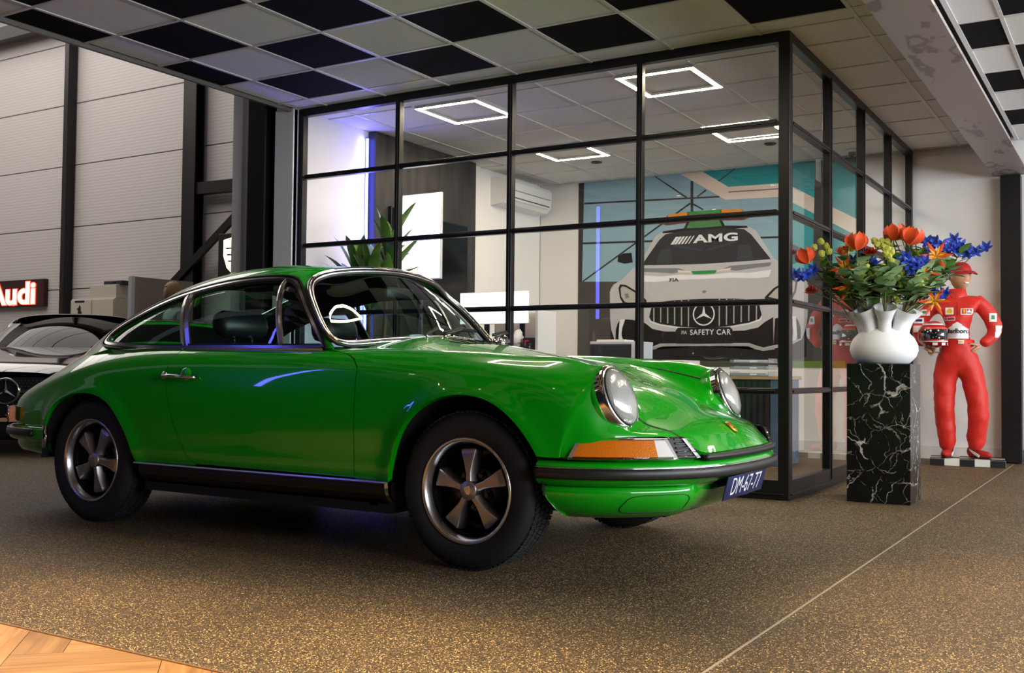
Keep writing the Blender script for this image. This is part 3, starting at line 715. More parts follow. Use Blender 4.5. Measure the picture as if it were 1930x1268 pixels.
    bm = bmesh.new(); P, N = on_surf(CAB, resample(rw, .05), .002); add_sweep(bm, P, rect(.02, .012), N, closed=True); obj('rear_window_trim', bm, chrome, car)
    # side glass: three panes each side
    B1 = [(-1.632, .872), (-1.756, 1.155)]; B2 = [(-1.690, .872), (-1.806, 1.150)]; D1 = [(-1.029, .872), (-1.146, 1.21)]; D2 = [(-1.056, .872), (-1.170, 1.21)]
    def clip(poly, a, b, keep):
        """clip polygon (x,z) to one side of the line a-b"""
        out = []; f = lambda p: ((b[0]-a[0])*(p[1]-a[1])-(b[1]-a[1])*(p[0]-a[0]))*keep
        for i in range(len(poly)):
            p, q = poly[i-1], poly[i]; fp, fq = f(p), f(q)
            if (fp > 0) != (fq > 0): t = fp/(fp-fq); out.append((p[0]+(q[0]-p[0])*t, p[1]+(q[1]-p[1])*t))
            if fq > 0: out.append(tuple(q))
        return out
    dl = [tuple(p) for p in dlo_xz]
    vent = clip(dl, *D1, -1); door_w = clip(clip(dl, *D2, 1), *B1, -1); quarter = clip(dl, *B2, 1)
    for nm, pl in (('vent_window', vent), ('door_window', door_w), ('quarter_window', quarter)):
        uv = cxz(resample(pl, .05)); sides(nm, patch(CAB, uv, step=.04, lip=0, off=-.010), glass, car)
    # trims round the side glass
    for nm, off, w, mt in (('window_trim', .004, .014, alu), ('drip_rail', .007, .009, black)):
        uv = dlo if nm == 'window_trim' else inset_uv(CAB, dlo[:dlo_xz.shape[0]-3], -.019)
        bm = bmesh.new(); P, N = on_surf(CAB, resample(uv, .02, nm == 'window_trim'), off)
        add_sweep(bm, P, rect(w, .014), N, closed=(nm == 'window_trim')); bmesh.ops.recalc_face_normals(bm, faces=bm.faces); both(nm, bm, mt, car, False)
    bm = bmesh.new(); P, N = on_surf(CAB, resample(inset_uv(CAB, dlo, .011), .02), .001); add_sweep(bm, P, rect(.010, .014), N, closed=True); both('window_seal', bm, black, car, False)
    for nm, a, b in (('door_pillar_trim', B1, B2), ('vent_bar', D1, D2)):
        top = 1.145 if nm[0] == 'd' else 1.198
        def at(l, z): t = (z-l[0][1])/(l[1][1]-l[0][1]); return (l[0][0]+(l[1][0]-l[0][0])*t, z)
        uv = cxz([((at(a, z)[0]+at(b, z)[0])/2, z) for z in np.linspace(.874, top, 10)])
        wd = abs(a[0][0]-b[0][0])
        P, N = on_surf(CAB, uv, .002); bm = bmesh.new()
        prof = [(-wd/2, -.008), (wd/2, -.008), (wd/2, .004), (wd*.12, .008), (0, .001), (-wd*.12, .008), (-wd/2, .004)]
        add_sweep(bm, P, prof, N); bmesh.ops.recalc_face_normals(bm, faces=bm.faces); both(nm, bm, alu, car, False)
    # chrome belt strip
    uv = sxw([(x, .703) for x in np.linspace(-.80, -2.05, 24)]+[(-2.12, .697), (-2.20, .685), (-2.26, .668)])
    P, N = on_surf(BODY, uv, .004); bm = bmesh.new(); add_sweep(bm, P, rect(.012, .014), N); both('belt_strip', bm, alu, car, False)
    # --- windscreen: between frame line and cowl
    fr = CAB(np.full(61, .86), np.linspace(0, vend, 61)); fr[:, 1] *= -1        # right base -> over header -> left base
    top = fr; n = 61
    base = []
    for k in range(25):
        t = k/24*2-1                                     # -1 right .. 1 left
        base.append((-.762+.150*(1-abs(t)**2.2), .690*t*.985, .876+.052*(1-abs(t)**2.0)))
    base = np.array(base)
    H = Vector
    loop = [Vector(p)+Vector((.004, 0, .002)) for p in top]+[Vector(p) for p in base[::-1][1:-1]]
    # smooth the loop a little for rounded lower corners
    for _ in range(3): loop = [(loop[i-1]+loop[i]*2+loop[(i+1) % len(loop)])/4 for i in range(len(loop))]
    # ruled surface from base to header/pillars by matching y
    def top_at(y):
        ys = top[10:51, 1]; return np.array([np.interp(y, ys, top[10:51, c]) for c in range(3)])
    rows, colsn = 14, 40
    vs = []; fs = []; vn = []
    import mathutils
    for i in range(rows+1):
        t = i/rows
        for j in range(colsn+1):
            s = j/colsn*2-1
            # width at this height follows the pillar
            pr = np.array([np.interp(t, np.linspace(0, 1, 16), fr[0:16, c]) for c in range(3)])
            hw = abs(pr[1]); y = s*hw
            bx = -.762+.150*(1-abs(s)**2.2); bz = .876+.052*(1-s*s)
            th = top_at(s*.535); 
            x = bx+(th[0]-bx)*t; z = bz+(th[2]-bz)*t
            # blend to the pillar line at the sides
            e = abs(s)**6; x = x*(1-e)+pr[0]*e; z = z*(1-e)+pr[2]*e
            bul = .012*math.sin(PI*t)*(1-s*s)
            vs.append((x+bul, y, z+bul))
    for i in range(rows):
        for j in range(colsn):
            a = i*(colsn+1)+j; fs.append((a, a+1, a+colsn+2, a+colsn+1))
    obj('windscreen', pymesh(vs, fs), wglass, car)
    cen = sum(loop, Vector())/len(loop)
    wn = Vector((.72, 0, .69))
    def ring(d, m, prof, nm, off):
        out = []
        for i, p in enumerate(loop):
            tdir = (loop[(i+1) % len(loop)]-loop[i-1]).normalized(); nrm = (wn-tdir*wn.dot(tdir)).normalized(); sd = tdir.cross(nrm)
            if sd.dot(cen-p) > 0: sd = -sd
            out.append(p+sd*d+nrm*off)
        bm = bmesh.new(); add_sweep(bm, out, prof, wn, closed=True); bmesh.ops.recalc_face_normals(bm, faces=bm.faces); return obj(nm, bm, m, car)
    ring(-.004, black, rect(.040, .010), 'windscreen_rubber', .002)
    ring(.006, chrome, circ(.0085, 8), 'windscreen_trim', .010)
    ring(-.013, alu, circ(.005, 8), 'windscreen_inner_trim', .009)
    # --- headlamps
    c = Vector((.578, .598, .688)); ax = Vector((math.cos(.38), .05, math.sin(.38))).normalized()
    q = ax.to_track_quat('Z', 'Y').to_matrix().to_4x4()
    Mh = lambda s: Matrix.Translation((c.x, s*c.y, c.z)) @ Vector((ax.x, s*ax.y, ax.z)).to_track_quat('Z', 'Y').to_matrix().to_4x4()
    lens = mat('headlamp_glass', (.36, .355, .33), .14, .3, .5, 1.0, .02)
    nt, N_, L_ = nodes(lens); tc = N_('ShaderNodeTexCoord'); wv = N_('ShaderNodeTexWave'); wv.inputs['Scale'].default_value = 34; wv.bands_direction = 'Y'; bp = N_('ShaderNodeBump'); bp.inputs['Strength'].default_value = .12; bp.inputs['Distance'].default_value = .004
    L_(tc.outputs['Object'], wv.inputs['Vector']); L_(wv.outputs['Fac'], bp.inputs['Height']); L_(bp.outputs['Normal'], bsdf(lens).inputs['Normal'])
    for s in (-1, 1):
        M = Mh(s) @ Matrix.Diagonal((.96, 1.06, 1, 1))
        hl = obj('headlamp', lathe([(.1235, -.09), (.1235, -.012), (.121, .002), (.115, .006), (.106, .003)], 48, M), chrome, car)
        obj('bucket', lathe([(.128, -.14), (.1275, -.05), (.1265, -.034), (.122, -.032)], 48, M), green, hl)
        obj('lens', lathe([(.107, -.004), (.104, .010), (.090, .022), (.065, .030), (.035, .035), (.0, .036)], 48, M), lens, hl)
        obj('lens_seal', lathe([(.1075, .002), (.1095, .006), (.107, .010), (.1045, .009)], 48, M), black, hl)
        bm = bmesh.new(); add_sphere(bm, M @ Vector((.012*s, -.114, .008)), .005, n=8); obj('ring_screw', bm, chrome, hl)
    # --- front indicators and horn grilles follow the nose corner
    amber = mat('amber_lens', (.62, .15, .002), .12, 0, .5, .35); amber.use_nodes = True
    nt, N_, L_ = nodes(amber); tc = N_('ShaderNodeTexCoord'); vo = N_('ShaderNodeTexVoronoi'); vo.inputs['Scale'].default_value = 240; bp = N_('ShaderNodeBump'); bp.inputs['Strength'].default_value = .5; bp.inputs['Distance'].default_value = .002
    L_(tc.outputs['Object'], vo.inputs['Vector']); L_(vo.outputs['Distance'], bp.inputs['Height']); L_(bp.outputs['Normal'], bsdf(amber).inputs['Normal'])
    clear = mat('clear_lens', (.75, .70, .66), .15, 0, .5, .8)
    plan = [(.452, .772), (.50, .755), (.56, .727), (.62, .69), (.68, .642), (.725, .598), (.762, .555), (.792, .51), (.815, .468), (.830, .432)]
    plan = [(p.x, p.y) for p in catmull([(a, b, 0) for a, b in plan], 6)]
    def corner_strip(i0, i1, z0, z1, off, thick, slant0=0., slant1=0., tilt=.030):
        """curved panel along the nose corner between plan indices"""
        seg = plan[i0:i1+1]; bm = bmesh.new(); rings = []
        for k, (x, y) in enumerate(seg):
            i = i0+k; a = plan[max(i-1, 0)]; b = plan[min(i+1, len(plan)-1)]
            d = Vector((b[0]-a[0], b[1]-a[1])).normalized(); nrm = Vector((-d.y, d.x)); nrm = nrm if nrm.x > 0 else -nrm
            t = k/max(1, len(seg)-1); ring = []
            for z, o_ in ((z0, off), (z0+.004, off+thick), (z1-.006, off+thick*.9), (z1, off)):
                zz = (z-z0)/(z1-z0); sh = slant0*(1-t)*zz+slant1*t*zz; lean = -tilt*zz
                ring.append(bm.verts.new((x+nrm.x*(o_+lean)+d.x*sh, -(y+nrm.y*(o_+lean)+d.y*sh), z)))
            rings.append(ring)
        for A, B in zip(rings[:-1], rings[1:]):
            for j in range(3): bm.faces.new((A[j], A[j+1], B[j+1], B[j]))
        bm.faces.new(rings[0]); bm.faces.new(rings[-1][::-1]); bmesh.ops.recalc_face_normals(bm, faces=bm.faces)
        return bm
    zb, zt = .463, .538; iA, iC, iG, iE = 0, 30, 38, 53
    for s in (1, -1):
        def put(nm, bm, m, par):
            o = obj(nm, bm, m, None, True); sharp(o)
            if s < 0: o.data.transform(Matrix.Diagonal((1, -1, 1, 1))); o.data.flip_normals()
            o.parent = par; return o
        base = put('front_indicator', corner_strip(iA, iG, zb-.003, zt+.003, .004, .012, .035, -.035), chrome, car)
        put('amber_section', corner_strip(iA+2, iC, zb+.004, zt-.004, .014, .010, .035, -.005), amber, base)
        put('clear_section', corner_strip(iC, iG-1, zb+.004, zt-.004, .014, .010, -.005, -.03), clear, base)
        for z0_, z1_ in ((zb-.005, zb+.004), (zt-.004, zt+.005)):
            fz = (z0_-zb)/(zt-zb); put('indicator_frame', corner_strip(iA, iG, z0_, z1_, .012-.030*fz, .014, .035*fz, -.035*fz, .002), chrome, base)
        put('indicator_frame', corner_strip(iA, iA+2, zb, zt, .012, .012, .035, .035), chrome, base)
        g = put('horn_grille', corner_strip(iG, iE, zb-.003, zt+.003, .004, .008, -.035, -.06), black, car)
        for zz in np.linspace(zb+.008, zt-.004, 5):
            put('grille_bar', corner_strip(iG+1, iE-2, zz-.0035, zz+.0035, .013-.03*(zz-zb)/(zt-zb), .007, 0, -.045*(zz-zb)/(zt-zb), .002), chrome, g)
        for a, b in ((iG-1, iG+1), (iE-3, iE)):
            put('grille_frame', corner_strip(a, b, zb-.003, zt+.004, .008, .010, -.035 if a < iE-5 else -.06, -.035 if a < iE-5 else -.06), chrome, g)
    # --- front bumper
    bp_ = [(.330, .757), (.40, .752), (.47, .735), (.54, .706), (.61, .662), (.67, .610), (.725, .55), (.772, .48), (.810, .40), (.836, .30), (.851, .18), (.857, .06)]
    half = catmull([(a, b, 0) for a, b in bp_], 5)
    full = [Vector((p.x, -p.y, 0)) for p in half]+[Vector((.858, 0, 0))]+[Vector((p.x, p.y, 0)) for p in half[::-1]]
    def along(prof, closed=False):
        """sweep (outward, z) profile along the bumper line"""
        bm = bmesh.new(); rings = []; m = len(full)
        for i, p in enumerate(full):
            d = (full[min(i+1, m-1)]-full[max(i-1, 0)]).normalized(); nrm = Vector((d.y, -d.x, 0))
            if nrm.x < 0 and abs(p.y) < .7: nrm = -nrm
            if abs(p.y) >= .7 and nrm.y*p.y < 0: nrm = -nrm
            rings.append([bm.verts.new(p+nrm*o_+Vector((0, 0, z))) for o_, z in prof])
        k = len(prof)
        for A, B in zip(rings[:-1], rings[1:]):
            for j in range(k if closed else k-1): bm.faces.new((A[j], A[(j+1) % k], B[(j+1) % k], B[j]))
        if closed: bm.faces.new(rings[0]); bm.faces.new(rings[-1])
        bmesh.ops.recalc_face_normals(bm, faces=bm.faces); return bm
    def along_t(prof, x0=None):
        """like along, but the points flagged tuck towards the middle of the car"""
        bm = bmesh.new(); rings = []; m_ = len(full)
        for i, p in enumerate(full):
            d = (full[min(i+1, m_-1)]-full[max(i-1, 0)]).normalized(); nrm = Vector((d.y, -d.x, 0))
            if nrm.dot(Vector((p.x, p.y, 0))) < 0: nrm = -nrm
            t = min(1, max(0, (.52-abs(p.y))/.28)); t = t*t*(3-2*t); rg = []
            for o_, z, tuck in prof:
                q = p+nrm*(o_-tuck*t)+Vector((0, 0, z))
                if x0: q.x = max(q.x, x0+max(0, .357-z)*.62)
                rg.append(bm.verts.new(q))
            rings.append(rg)
        for A, B in zip(rings[:-1], rings[1:]):
            for j in range(len(prof)-1): bm.faces.new((A[j], A[j+1], B[j+1], B[j]))
        bmesh.ops.recalc_face_normals(bm, faces=bm.faces); return bm
    fb = obj('front_bumper', along_t([(-.02, .452, 0), (.012, .4525, 0), (.030, .449, 0), (.042, .441, 0), (.046, .430, 0), (.046, .388, 0), (.042, .378, .030), (.030, .368, .035), (.022, .361, .035), (.010, .358, .035), (-.02, .356, .035)]), green, car)
    obj('rubber_strip', along([(.044, .426), (.056, .425), (.062, .418), (.062, .394), (.056, .387), (.044, .386)], True), rub, fb)
    obj('strip_edge', along([(.046, .4300), (.053, .4300), (.053, .4255), (.046, .4255)], True), chrome, fb)
    obj('bumper_gasket', along([(-.03, .466), (.006, .466), (.010, .459), (.006, .452), (-.03, .452)], True), black, car)
    val = obj('front_valance', along_t([(.006, .357, .035), (.020, .352, .075), (.024, .335, .075), (.018, .305, .075), (-.005, .270, .075), (-.05, .240, .075), (-.12, .228, .075)], .335), green, car)
    # tow-hook cover line
    cov = []
    for k in range(40):
        a = 2*PI*k/40; r = 1/((abs(math.cos(a))**4+abs(math.sin(a))**4)**.25)
        cov.append((.10*r*math.cos(a), .294+.034*r*math.sin(a)))
    me = val.data; pts = []
    from mathutils.bvhtree import BVHTree
    bmv = bmesh.new(); bmv.from_mesh(me); tree = BVHTree.FromBMesh(bmv)
    for y, z in cov:
        h = tree.ray_cast(Vector((1.6, -.555+y*1.1, z)), Vector((-1, 0, 0)))
        if h[0] is not None: pts.append(h[0]+Vector((.001, -.001, 0)))
    bmv.free()
    if len(pts) > 6: obj('cover_seam', sweep(pts, circ(.0016, 5), (1, 0, 0), True), black, val)
    # black lip strip below the lid
    def lidline(v): return BODY(np.full(len(v), -.86), v)
    vv = np.linspace(V[8]+.02, 2*vc-V[8]-.02, 40); X = lidline(vv); X[:, 1] *= -1
    obj('lid_seal', sweep([Vector(x)+Vector((.012, 0, -.006)) for x in X], [(-.016, -.012), (.012, -.012), (.012, .010), (-.016, .010)], (0, 0, 1)), black, car)
    # number plate
    pm = mat('plate_blue', (.010, .016, .075), .35); pw = mat('plate_white', (.80, .80, .80), .4)
    tilt = .26
    Mp = frame_M((.873, -.03, .333), (-.02, 1, 0), (math.sin(tilt), 0, math.cos(tilt)))
    bmp = bmesh.new(); add_box(bmp, (0, 0, 0), (.500, .096, .006), bev=.002); bmp.transform(Mp); pl = obj('number_plate', bmp, pm, car)
    tm = text_mesh('DM-67-77', .104, .0008, 0, 1.0, offset=-.0010, xscale=.88); tm.transform(Mp @ Matrix.Translation((0, 0, .0038))); obj('plate_characters', tm, pw, pl, False)
    obj('plate_bracket', box((.83, 0, .345), (.05, .34, .02)), black, pl)
    # lid badge
    bd = mat('badge_gold', (.62, .30, .03), .3, .6); br = mat('badge_red', (.5, .02, .015), .4)
    uvb = np.array([(-.755, vc)]); Xb, Nb = on_surf(BODY, uvb, .002)
    Mb = frame_M(Xb[0], (0, 1, 0), (-.75, 0, .66)); bg = obj('lid_badge', prism([(-.024, .030), (.024, .030), (.025, .005), (.018, -.02), (0, -.034), (-.018, -.02), (-.025, .005)], Mb, .004), bd, car)
    for sx, sy in ((-1, 1), (1, -1)):
        obj('badge_field', prism([(sx*.003, sy*.004), (sx*.020, sy*.004), (sx*.017, sy*.020 if sy > 0 else -.018), (sx*.003, sy*.022)], Mb @ Matrix.Translation((0, 0, .0042)), .0008), br, bg)
    # --- rear bumper (near end), tail lamp, valance
    rbp = [(-2.60, .775), (-2.75, .765), (-2.9, .735), (-3.02, .685), (-3.12, .60), (-3.19, .48), (-3.23, .32), (-3.245, .12)]
    half = catmull([(a, b, 0) for a, b in rbp], 5)
    full = [Vector((p.x, -p.y, 0)) for p in half]+[Vector((-3.246, 0, 0))]+[Vector((p.x, p.y, 0)) for p in half[::-1]]
    def along_r(prof, i0=0, i1=None, closed=False):
        bm = bmesh.new(); rings = []; m = len(full)
        for i, p in list(enumerate(full))[i0:i1]:
            d = (full[min(i+1, m-1)]-full[max(i-1, 0)]).normalized(); nrm = Vector((d.y, -d.x, 0))
            if nrm.dot(Vector((p.x+2.3, p.y, 0))) < 0: nrm = -nrm
            rings.append([bm.verts.new(p+nrm*o_+Vector((0, 0, z))) for o_, z in prof])
        k = len(prof)
        for A, B in zip(rings[:-1], rings[1:]):
            for j in range(k if closed else k-1): bm.faces.new((A[j], A[(j+1) % k], B[(j+1) % k], B[j]))
        if closed: bm.faces.new(rings[0]); bm.faces.new(rings[-1])
        bmesh.ops.recalc_face_normals(bm, faces=bm.faces); return bm
    rb = obj('rear_bumper', along_r([(-.02, .468), (.015, .468), (.030, .462), (.036, .450), (.036, .412), (.028, .396), (.010, .388), (-.01, .384), (-.01, .36), (-.03, .33), (-.10, .31)]), green, car)
    obj('bumper_rubber_insert', along_r([(.034, .450), (.046, .449), (.050, .440), (.050, .424), (.046, .415), (.034, .414)], 3, len(full)-3, True), rub, rb)
    obj('insert_chrome', along_r([(.034, .455), (.047, .455), (.047, .449), (.034, .449)], 3, len(full)-3, True), chrome, rb)
    bm = bmesh.new(); add_bar(bm, (-2.605, -.80, .472), (-2.60, -.80, .36), .012, .03); both('bumper_end_guard', bm, chrome, car)
    red = mat('tail_red', (.45, .01, .008), .12, 0, .5, .6)
    for s in (1, -1):
        bm = bmesh.new(); prof = [(.752, -2.93), (.722, -2.985), (.672, -3.06), (.60, -3.13), (.50, -3.19)]
        rings = [[bm.verts.new((x, -s*w_, z)) for z in (.483, .562)] for w_, x in [(a, b) for a, b in prof]]
        outer = [[bm.verts.new((x-.016, -s*(w_+.026), z)) for z in (.483, .562)] for w_, x in prof]
        for A, B in zip(outer[:-1], outer[1:]): bm.faces.new((A[0], A[1], B[1], B[0]))
        for A, B, C, D in zip(outer[:-1], outer[1:], rings[:-1], rings[1:]): bm.faces.new((A[1], C[1], D[1], B[1])); bm.faces.new((A[0], B[0], D[0], C[0]))
        bm.faces.new((outer[0][0], rings[0][0], rings[0][1], outer[0][1])); bmesh.ops.recalc_face_normals(bm, faces=bm.faces)
        tl = obj('tail_lamp', bm, amber, car, False)
        bm = bmesh.new(); o2 = [[bm.verts.new((x-.018, -s*(w_+.029), z)) for z in (.486, .559)] for w_, x in prof[:4]]
        for A, B in zip(o2[:-1], o2[1:]): bm.faces.new((A[0], A[1], B[1], B[0]))
        obj('amber_section', bm, amber, tl, False)
        bm = bmesh.new(); o3 = [[bm.verts.new((x-.018, -s*(w_+.029), z)) for z in (.486, .559)] for w_, x in prof[3:]]
        for A, B in zip(o3[:-1], o3[1:]): bm.faces.new((A[0], A[1], B[1], B[0]))
        obj('red_section', bm, red, tl, False)
        bm = bmesh.new(); add_sweep(bm, [(-2.944, -s*.783, .481), (-2.944, -s*.783, .565), (-3.002, -s*.751, .565), (-3.080, -s*.700, .565), (-3.080, -s*.700, .481), (-3.002, -s*.751, .481)], rect(.006, .006), (-.5, -s*.8, 0), True); obj('lamp_surround', bm, chrome, tl)
    # --- rocker panels
    rk = mat('rocker_black', (.014, .010, .009), .35)
    def rocker(prof, a=-1.88, b=-.372):
        bm = bmesh.new(); add_sweep(bm, [(a, 0, 0), (b, 0, 0)], [(o_, z) for o_, z in prof], (0, 0, 1)); bmesh.ops.recalc_face_normals(bm, faces=bm.faces); return bm
    both('rocker_panel', rocker([(.70, .318), (.792, .318), (.796, .30), (.788, .27), (.765, .247), (.70, .245)]), rk, car, False)
    both('rocker_strip', rocker([(.785, .326), (.803, .326), (.806, .320), (.800, .314), (.785, .314)], -1.905, -.366), alu, car, False)
    bm = bmesh.new(); add_prism(bm, [(.78, .324), (.805, .324), (.803, .30), (.795, .27), (.772, .245), (.76, .245), (.78, .27)], frame_M((-.376, 0, 0), (0, -1, 0), (0, 0, 1)), -.018); bmesh.ops.recalc_face_normals(bm, faces=bm.faces); both('rocker_end_cap', bm, chrome, car, False)
    # --- floor pan, wheel wells and dark inner body
    bm = bmesh.new()
    add_box(bm, (-1.13, 0, .215), (1.50, 1.50, .05)); add_box(bm, (-1.2, 0, .24), (3.6, .86, .05)); add_box(bm, (-2.6, 0, .24), (.5, .9, .16)); add_box(bm, (-1.45, 0, .185), (.5, .5, .03))
    add_box(bm, (-1.13, -.70, .28), (1.46, .10, .10)); add_box(bm, (-1.13, .70, .28), (1.46, .10, .10)); add_box(bm, (.45, 0, .34), (.5, .9, .22)); add_box(bm, (-.47, 0, .52), (.04, 1.5, .60)); add_box(bm, (-1.86, 0, .50), (.04, 1.46, .50))
    obj('underbody', bm, inner, car, False)
    def well(cx, r, zc, s):
        bm = bmesh.new(); rings = []
        for k in range(25):
            a = .02+(PI-.04)*k/24; rings.append([bm.verts.new((cx+r*math.cos(a), s*w_, zc+r*math.sin(a))) for w_ in (.795, .42)])
        for A, B in zip(rings[:-1], rings[1:]): bm.faces.new((A[0], A[1], B[1], B[0]))
        bm.faces.new([rg[1] for rg in rings])
        return bm
    for s in (-1, 1): obj('wheel_well', well(-.015, .375, .315, s), inner, car); obj('wheel_well', well(-2.275, .36, .30, s), inner, car)
    pi_ = np.array(door); patch_in = patch(BODY, inset_uv(BODY, resample(door, .03), .01), step=.06, lip=0, off=-.045)
    sides('door_card', patch_in, inner, car)
    both('belt_lining', sweep([(-.86, -.668, .853), (-1.3, -.672, .853), (-2.0, -.660, .860), (-2.25, -.640, .868), (-2.42, -.600, .875)], rect(.010, .080), (0, 0, 1)), inner, car, False)
    # --- door handles
    for s in (1, -1):
        hd = obj('door_handle', sweep([(-1.685, -s*.800, .742), (-1.672, -s*.824, .744), (-1.62, -s*.832, .742), (-1.55, -s*.828, .738), (-1.50, -s*.818, .736), (-1.488, -s*.796, .736)], circ(.012, 10, 1, .75), (0, 0, 1), False, [1.25, 1.35, 1.0, .85, .75, .7]), chrome, car)
        bm = bmesh.new(); add_sphere(bm, (-1.676, -s*.822, .743), .021, 1, .6, .95, 14); obj('lock_button', bm, chrome, hd)
        bm = bmesh.new(); add_sphere(bm, (-1.575, -s*.780, .742), .042, 1.0, .42, .95, 16); obj('handle_recess', bm, green, hd)
    # --- wipers, washer nozzles, vent grille
    for y0, y1 in ((-.10, .33), (.34, .72)):
        wp = obj('wiper', sweep([(-.575, y0, .930), (-.60, y0+.05, .955), (-.655, y0+.26, .985)], circ(.006, 6), (0, 0, 1)), black, car)
        obj('wiper_blade', sweep([(-.625, y0+.06, .967), (-.66, y0+.26, .990), (-.70, min(y0+.46, .60), .985)], rect(.006, .014), (0, 0, 1)), black, wp)
        bm = bmesh.new(); add_cyl(bm, (-.57, y0, .92), (-.572, y0, .945), .014, .010, 12); obj('wiper_pivot', bm, chrome, wp)
    bm = bmesh.new(); add_cyl(bm, (-.565, -.26, .915), (-.565, -.26, .935), .006, .005, 8); add_sphere(bm, (-.565, -.26, .938), .007, n=8); obj('washer_nozzle', bm, chrome, car)
    vg = patch_obj('fresh_air_grille', patch(BODY, np.array([(.375, vc-.20), (.405, vc-.22), (.455, vc-.22), (.475, vc-.20), (.475, vc+.20), (.455, vc+.22), (.405, vc+.22), (.375, vc+.20)]), step=.03, lip=.0, off=.003), black, car)
    for y in np.linspace(-.18, .18, 7):
        P, N = on_surf(BODY, np.array([(.38, vc+y), (.47, vc+y)]), .005); obj('grille_rib', sweep(P, rect(.005, .004), N), black, vg, False)
    # --- cabin interior
    def cushion(nm, c_, sz, rot=(0, 0, 0), bev=.05, par=car, m=vinyl):
        bm = bmesh.new(); add_box(bm, (0, 0, 0), sz, bev=bev); bmesh.ops.subdivide_edges(bm, edges=bm.edges, cuts=1, use_grid_fill=True)
        return obj(nm, bm, m, par, True, c_, rot)
    for s in (-1, 1):
        st = cushion('front_seat', (-1.285, s*.36, .40), (.50, .48, .16)); st.matrix_parent_inverse = Matrix()
        bk = cushion('seat_back', (-.27, 0, .25), (.13, .48, .46), (0, -.28, 0), .05, st)
        hr_ = cushion('headrest', (-.375, 0, .60), (.11, .33, .14), (0, -.2, 0), .05, st)
        for dy in (-.06, .06): obj('headrest_post', cyl((-.34, dy, .44), (-.36, dy, .55), .005, n=8), chrome, st)
    cushion('rear_bench', (-1.98, 0, .60), (.30, 1.15, .30), bev=.05); cushion('parcel_shelf', (-2.25, 0, .80), (.5, 1.1, .05), bev=.01)
    cushion('dashboard', (-.80, 0, .80), (.26, 1.30, .16), bev=.04)
    sw = bmesh.new(); add_lathe(sw, [(.195+.011*math.cos(a), .011*math.sin(a)) for a in np.linspace(0, 2*PI, 9)[:-1]], 40, closed=True)
    for k in range(4): a = PI/4+k*PI/2; add_bar(sw, (.03*math.cos(a), .03*math.sin(a), -.02), (.19*math.cos(a), .19*math.sin(a), 0), .012, .004)
    add_cyl(sw, (0, 0, -.04), (0, 0, 0), .045, .04)
    obj('steering_wheel', sw, mat('wheel_rim_tan', (.06, .05, .035), .4), car, True, (-.98, .36, .83), (0, -1.15, 0))
    bm = bmesh.new(); add_box(bm, (-.93, 0, 1.165), (.02, .22, .055), bev=.008); add_cyl(bm, (-.93, 0, 1.19), (-.96, 0, 1.24), .006, n=8); obj('rear_view_mirror', bm, vinyl, car)
    bm = bmesh.new(); add_lathe(bm, [(.0, .03), (.045, .025), (.052, 0), (.045, -.012), (0, -.014)], 24, Matrix.Translation((-.80, .80, .93)) @ Matrix.Rotation(-PI/2, 4, 'Y')); add_bar(bm, (-.80, .76, .87), (-.80, .80, .90), .02, .02); obj('door_mirror', bm, chrome, car)
    # --- wheels
    rubber = mat('tyre_rubber', (.010, .010, .011), .72)
    tread = mat('tyre_tread', (.013, .014, .017), .75); nt, N_, L_ = nodes(tread); tc = N_('ShaderNodeTexCoord'); vo = N_('ShaderNodeTexVoronoi'); vo.inputs['Scale'].default_value = 85; bp = N_('ShaderNodeBump'); bp.inputs['Strength'].default_value = 1.; bp.inputs['Distance'].default_value = .006
    L_(tc.outputs['Object'], vo.inputs['Vector']); L_(vo.outputs['Distance'], bp.inputs['Height']); L_(bp.outputs['Normal'], bsdf(tread).inputs['Normal'])
    rimm = mat('rim_polished', (.60, .58, .57), .27, 1); spm = mat('spoke_satin', (.46, .44, .44), .38, 1); rimb = mat('rim_black', (.006, .006, .007), .3)
    Rx = Matrix.Rotation(PI/2, 4, 'X')          # local z -> -y (outboard on the right side)
    tyre_me = None
    def wheel(x, s, ang):
        wh = obj('wheel', lathe([(.2095, .000), (.2085, .006), (.203, .008), (.196, .003), (.190, -.006), (.183, -.030), (.180, -.055)], 64), rimm, car)
        wh.matrix_parent_inverse = Matrix()
        wh.location = (x, -s*.770, .312); wh.rotation_euler = (PI/2 if s > 0 else -PI/2, 0, 0)
        obj('barrel', lathe([(.181, -.03), (.178, -.15), (.10, -.15), (.09, -.075), (.0, -.07)], 48), rimb, wh)
        prof = [(.206, -.002), (.214, .004), (.235, .011), (.265, .012), (.288, .004), (.300, -.012), (.306, -.022)]
        ty = obj('tyre', lathe(prof+[(.304, -.155), (.288, -.175), (.25, -.185), (.21, -.175)], 72), rubber, wh)
        # tread blocks: three ribs with staggered sipes
        bm = bmesh.new(); nb = 84
        for row, (z0, z1) in enumerate(((-.020, -.048), (-.054, -.084), (-.090, -.120), (-.126, -.154))):
            for k in range(nb):
                a0 = 2*PI*(k+.08+.5*(row % 2))/nb; a1 = 2*PI*(k+.86+.5*(row % 2))/nb; sk = .02*(1 if row < 2 else -1)
                q8 = []
                for r_ in (.302, .3125):
                    for a_, z_ in ((a0, z0), (a1, z0), (a1+sk, z1), (a0+sk, z1)): q8.append(bm.verts.new((r_*math.cos(a_), r_*math.sin(a_), z_)))
                for f in ((4, 5, 6, 7), (0, 1, 5, 4), (1, 2, 6, 5), (2, 3, 7, 6), (3, 0, 4, 7)): bm.faces.new([q8[i] for i in f])
        bmesh.ops.recalc_face_normals(bm, faces=bm.faces); t = obj('tread', bm, tread, wh, False)
        t['kind'] = 'stuff'
